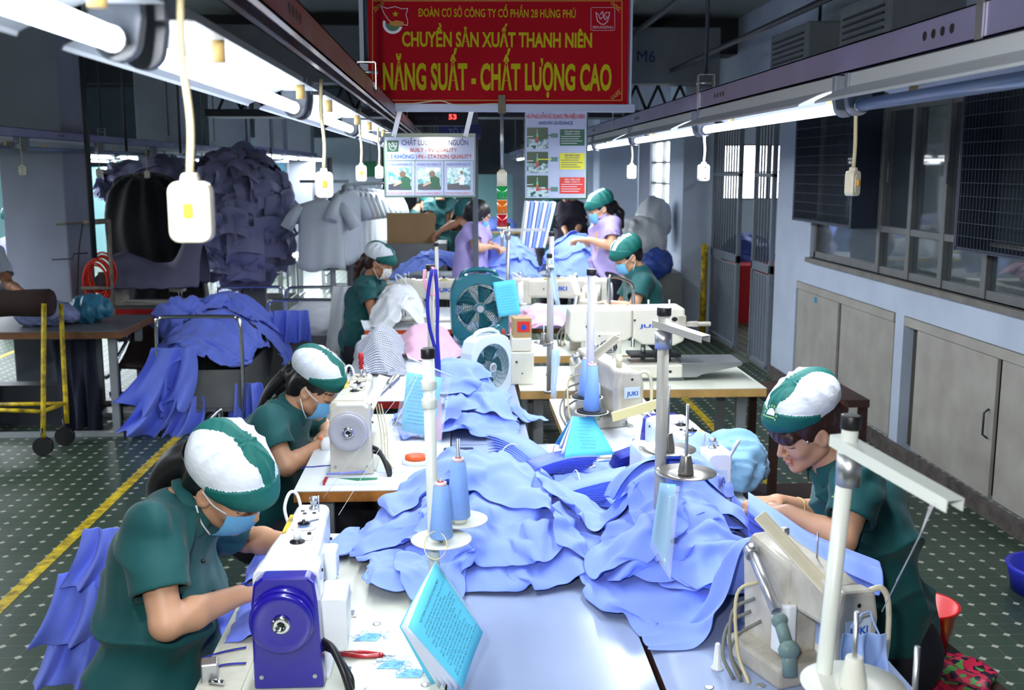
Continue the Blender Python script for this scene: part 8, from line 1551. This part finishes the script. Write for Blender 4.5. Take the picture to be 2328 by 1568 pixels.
for k, (px, py, lb) in enumerate(((890, 1510, 'large blue lint scrap beside the snips'), (935, 1530, 'blue lint scrap under the booklet'), (838, 1448, 'blue-white lint patch near the white machine'))):
    c = z75(px, py); rng = np.random.default_rng(k); m = MB(); m.quad([c + V(-0.035, -0.02, 0.001), c + V(0.02, -0.024, 0.001), c + V(0.03, 0.012, 0.003), c + V(-0.01, 0.02, 0.001)])
    for q in range(40): p0 = c + V(rng.uniform(-0.035, 0.04), rng.uniform(-0.02, 0.022), 0.002); m.tube(smooth_path([p0, p0 + V(rng.uniform(-0.01, 0.01), rng.uniform(-0.008, 0.008), 0.004), p0 + V(rng.uniform(-0.02, 0.02), rng.uniform(-0.015, 0.015), 0.001)], 3), 0.0005, n=3)
    o = m.build('lint_scrap', mat('pale_blue_lint', srgb(130, 190, 240), 0.8), fix=False); tag(o, lb, 'lint', 'lint scraps on the front table')
    o['kind'] = 'stuff'
for k, (px, py, lb) in enumerate(((857, 1418, 'under the gathered shirts'), (838, 1567, 'at the bottom edge'), (968, 1556, 'below the booklet'), (1730, 1558, 'at the front of the right table'), (1612, 1562, 'near the white peg'), (1655, 1458, 'behind the white peg'))):
    c = z75(px, py); o = MB().lathe([(0.0105, 0), (0.0105, 0.0012), (0.008, 0.002), (0.002, 0.002)], tuple(c), n=20).build('screw_cap', M_steel); tag(o, 'round steel screw cap on the table ' + lb, 'screw', 'steel screw caps')
pg = MB(); c = z75(1630, 1520); pg.lathe([(0.014, 0), (0.014, 0.005), (0.009, 0.008), (0.006, 0.058), (0.004, 0.061)], tuple(c), n=20); o = pg.build('white_peg', M_mwhite); tag(o, 'white plastic peg standing on the front right table', 'peg')
# slots and measuring marks on front-left table: latch plates
for k, (px, py) in enumerate(((800, 1395), (792, 1525))): c = z75(px, py); m = MB(); m.box(c + V(0, 0, 0.0015), (0.026, 0.045, 0.003)); m.box(c + V(0, 0, 0.0033), (0.012, 0.03, 0.0012), 1); o = m.build('hinge_plate', [M_steel, M_gate]); tag(o, 'steel hinge plate on the table right of the blue machine, ' + ('farther one' if k == 0 else 'nearer one'), 'hinge', 'steel hinge plates')
o = MB().b2((-0.56, 2.02, ZT + 0.0005), (-0.47, 2.42, ZT + 0.004)).build('measuring_tape', mat('tape_cream', srgb(208, 206, 190), 0.5, var=0.1, vscale=50)); tag(o, 'cream ruler strip along the front left table edge', 'ruler')
kb = empty('switch_box', z75(478, 1545), 0.2, 'small grey metal guide box with blue strap at the lower left table corner', 'box'); MB().b2((-0.018, -0.02, 0), (0.018, 0.02, 0.045)).build('casing', M_steel, kb, bevel=0.003); MB().cyl((0.0, -0.03, 0.012), (0.03, -0.045, 0.012), 0.006, n=8).build('lever', M_chrome, kb)
for k, y in enumerate((1500, 1530)):
    pts = smooth_path([z75(462, y, 0.006), z75(510, y - 12, 0.008), z75(560, y - 22 + 6 * k, 0.008)], 5); o = MB().sheet([[p - V(0, 0.004, 0), p + V(0, 0.004, 0)] for p in pts]).build('blue_strap', M_lan, solid=0.001); tag(o, 'narrow blue tape running to the blue machine, ' + ('farther one' if k == 0 else 'nearer one'), 'tape', 'blue tapes on the front table')
# seamstress two's table: booklet, pen, orange tape roll, white papers, pad
nb_ = empty('notebook', z75(800, 1098), -0.02, 'clear-covered green and white notebook on the second table', 'notebook'); MB().b2((-0.09, -0.03, 0), (0.09, 0.035, 0.008)).build('pages', M_paper, nb_); MB().prism([(-0.05, 0.034), (0.088, 0.034), (0.088, 0.012), (0.02, 0.0), (-0.02, 0.02)], 2, 0.008, 0.0095).build('green_cover', mat('notebook_green', srgb(20, 120, 84), 0.5), nb_); MB().b2((-0.1, -0.02, 0), (-0.088, 0.035, 0.014)).build('red_spine', M_rplas, nb_)
o = MB().cyl(z75(742, 1086, 0.014), z75(832, 1080, 0.014), 0.004, n=8).build('ball_pen', mat('pen_clear_blue', srgb(130, 140, 220), 0.3)); tag(o, 'ball pen with blue cap lying on the notebook', 'pen')
tr = MB(); c = z75(946, 1052); tr.lathe([(0.055, 0), (0.056, 0.014), (0.052, 0.016), (0.04, 0.016)], tuple(c), n=28); o = tr.build('tape_roll_tray', M_mwhite); tag(o, 'low round white tray beside the cream machine', 'tray'); o = MB().lathe([(0.042, 0), (0.042, 0.012), (0.02, 0.0125)], tuple(c + V(0, 0, 0.017)), n=28).build('orange_tape_roll', mat('tape_orange', srgb(236, 90, 20), 0.5)); tag(o, 'orange tape roll lying in the white tray', 'tape')
o = MB().b2(tuple(z75(1008, 1032)), tuple(z75(1008, 1032) + V(0.12, 0.05, 0.014))).build('dark_pad', mat('denim_dark', srgb(32, 42, 84), 0.9, var=0.3, vscale=80), bevel=0.006); tag(o, 'dark denim pad on the centre table behind the pole', 'pad')
for k, (px, py, w_, lb) in enumerate(((905, 1066, 0.1, 'left of the foreground pole'), (950, 1092, 0.08, 'with rounded corner behind the foreground pole'))): c = z75(px, py); o = MB().prism([(c[0] + x, c[1] + y) for x, y in rrect(w_ * 1.6, w_ * 0.9, 0.02, 4)], 2, ZT + 0.0006 + 0.001 * k, ZT + 0.0015 + 0.001 * k).build('paper_pattern', M_paper); tag(o, 'white paper pattern piece ' + lb, 'paper', 'white pattern pieces')
hanging('plaid_cloth', z75(735, 1060, 0.004) + V(0, 0, 0.0), 0.01, 0.16, mat('blue_plaid', srgb(40, 60, 160), 0.8, var=0.6, vscale=40), 'dark blue plaid cloth edge under the cream machine', 401, folds=2, amp=0.004, flare=1.0, dirn=(1, 0.2, 0))
wt = empty('wrist_pincushion', P(742, 1010, Y=4.12), 0, 'white wrist pincushion with orange pin heads at the sewing hands', 'pincushion'); MB().lathe([(0.022, -0.02), (0.03, -0.01), (0.03, 0.012), (0.02, 0.022)], (0, 0, 0), (1, 0, 0)).build('cushion', M_wcloth, wt); m = MB(); m.ball((-0.02, -0.02, 0.03), 0.008, 8); m.ball((0.0, -0.02, -0.035), 0.008, 8); m.build('pin_heads', mat('pin_orange', srgb(250, 110, 30), 0.4), wt)
# ---------------------------------------------------------------- right foreground floor items
bk = empty('red_basin', G1(2140, 1555) + V(0.02, 0.42, 0), 0, 'bright red plastic basin behind the seamstress at right', 'basin'); MB().lathe([(0.12, 0), (0.135, 0.01), (0.175, 0.2), (0.185, 0.205), (0.185, 0.215), (0.17, 0.212), (0.125, 0.02)], (0, 0, 0), n=36).build('basin_shell', mat('basin_red', srgb(214, 16, 20), 0.3, coat=0.3), bk)
bk.scale = (0.62, 0.62, 0.62); bk.location = tuple(P(2092, 1440, Y=3.1) * V(1, 1, 0) + V(0, 0, 0.36)); 
st_ = empty('brown_stool', (float(P(2130, 1500, Y=2.95)[0]), 2.95, 0), 0.1, 'dark brown wooden bench carrying the flowered cushion and red basin at right', 'bench'); MB().b2((-0.38, -0.3, 0.32), (0.12, 0.42, 0.36)).build('seat', M_brownwood, st_, bevel=0.005)
for sx in (-0.33, 0.07):
    for sy in (-0.25, 0.37): MB().b2((sx - 0.02, sy - 0.02, 0), (sx + 0.02, sy + 0.02, 0.32)).build('leg', M_brownwood, st_)
def _flor(nt, b):
    tc = nt.nodes.new('ShaderNodeTexCoord'); v1 = nt.nodes.new('ShaderNodeTexVoronoi'); v1.inputs['Scale'].default_value = 55; nt.links.new(tc.outputs['Object'], v1.inputs['Vector']); r = nt.nodes.new('ShaderNodeValToRGB'); cr = r.color_ramp; cr.interpolation = 'CONSTANT'
    cr.elements[0].color = (*srgb(200, 30, 70), 1); cr.elements[1].color = (*srgb(30, 14, 40), 1); cr.elements[1].position = 0.35; e = cr.elements.new(0.6); e.color = (*srgb(150, 20, 60), 1); e = cr.elements.new(0.82); e.color = (*srgb(80, 150, 70), 1); s_ = nt.nodes.new('ShaderNodeSeparateColor'); nt.links.new(v1.outputs['Color'], s_.inputs[0]); nt.links.new(s_.outputs[0], r.inputs[0]); nt.links.new(r.outputs[0], b.inputs['Base Color'])
M_flor = nodemat('flowered_fabric', _flor); g6 = Ground(0.6, 2.3, 1.9, 3.6, 0.34, 0.018); sx_ = st_.location[0]; g6.b0 = 0.36; g6.box(sx_ - 0.4, 2.6, sx_ + 0.16, 3.4, 0.365)
p = cloth(g6, sx_ - 0.08, 2.9, 0.42, 0.42, 0.5, 0.86, 77, rumple=0.03); o = cloth_obj('flowered_cushion', p, M_flor, None, thick=0.02); tag(o, 'dark cushion cloth with red, pink and green flowers at right', 'cushion')
sb = MB(); c = G1(2372, 1345); sb.lathe([(0.16, 0), (0.18, 0.1), (0.19, 0.12), (0.17, 0.12), (0.15, 0.01)], (c[0] + 0.03, c[1], 0.0), n=32); o = sb.build('blue_basin', mat('basin_blue', srgb(40, 50, 200), 0.35)); tag(o, 'blue plastic basin cut off by the right edge on the floor', 'basin')
stool2 = empty('stool', (-0.95, 2.42, 0), 0, 'dark stool under the nearest seamstress', 'stool'); MB().b2((-0.17, -0.16, 0.4), (0.17, 0.16, 0.44)).build('seat', M_brownwood, stool2, bevel=0.005)
for sx in (-0.13, 0.13):
    for sy in (-0.12, 0.12): MB().b2((sx - 0.015, sy - 0.015, 0), (sx + 0.015, sy + 0.015, 0.4)).build('leg', M_brownwood, stool2)
# cloth on the annex table behind the glass
g7 = Ground(4.2, 3.6, 6.2, 8.9, 0.94, 0.02); g7.b0 = 0.94
for k, (y, m_, lb) in enumerate(((8.2, M_pinkc, 'pale cloth behind the farthest window pane'), (6.7, M_shirt2, 'blue cloth behind the middle window panes'), (5.6, M_wcloth, 'white cloth behind the window panes'), (4.6, M_shirt2, 'blue cloth behind the near window pane'))):
    g7.dome(4.65, y, 0.3, 0.5, 0.16); garment(g7, 'annex_cloth', (4.7, y, 0.7, 0.9, 0.3 * k, 0.76, 500 + k), m_, lb, 'cloth', rumple=0.06, dx=0.03)
o = MB().b2((6.25, 3.4, 0), (6.35, 9.2, 2.6)).build('annex_shade_backdrop', M_dark); tag(o, 'added dark backdrop shading the room behind the annex table', 'partition')  # dark sheet added so the room behind the window glass looks unlit
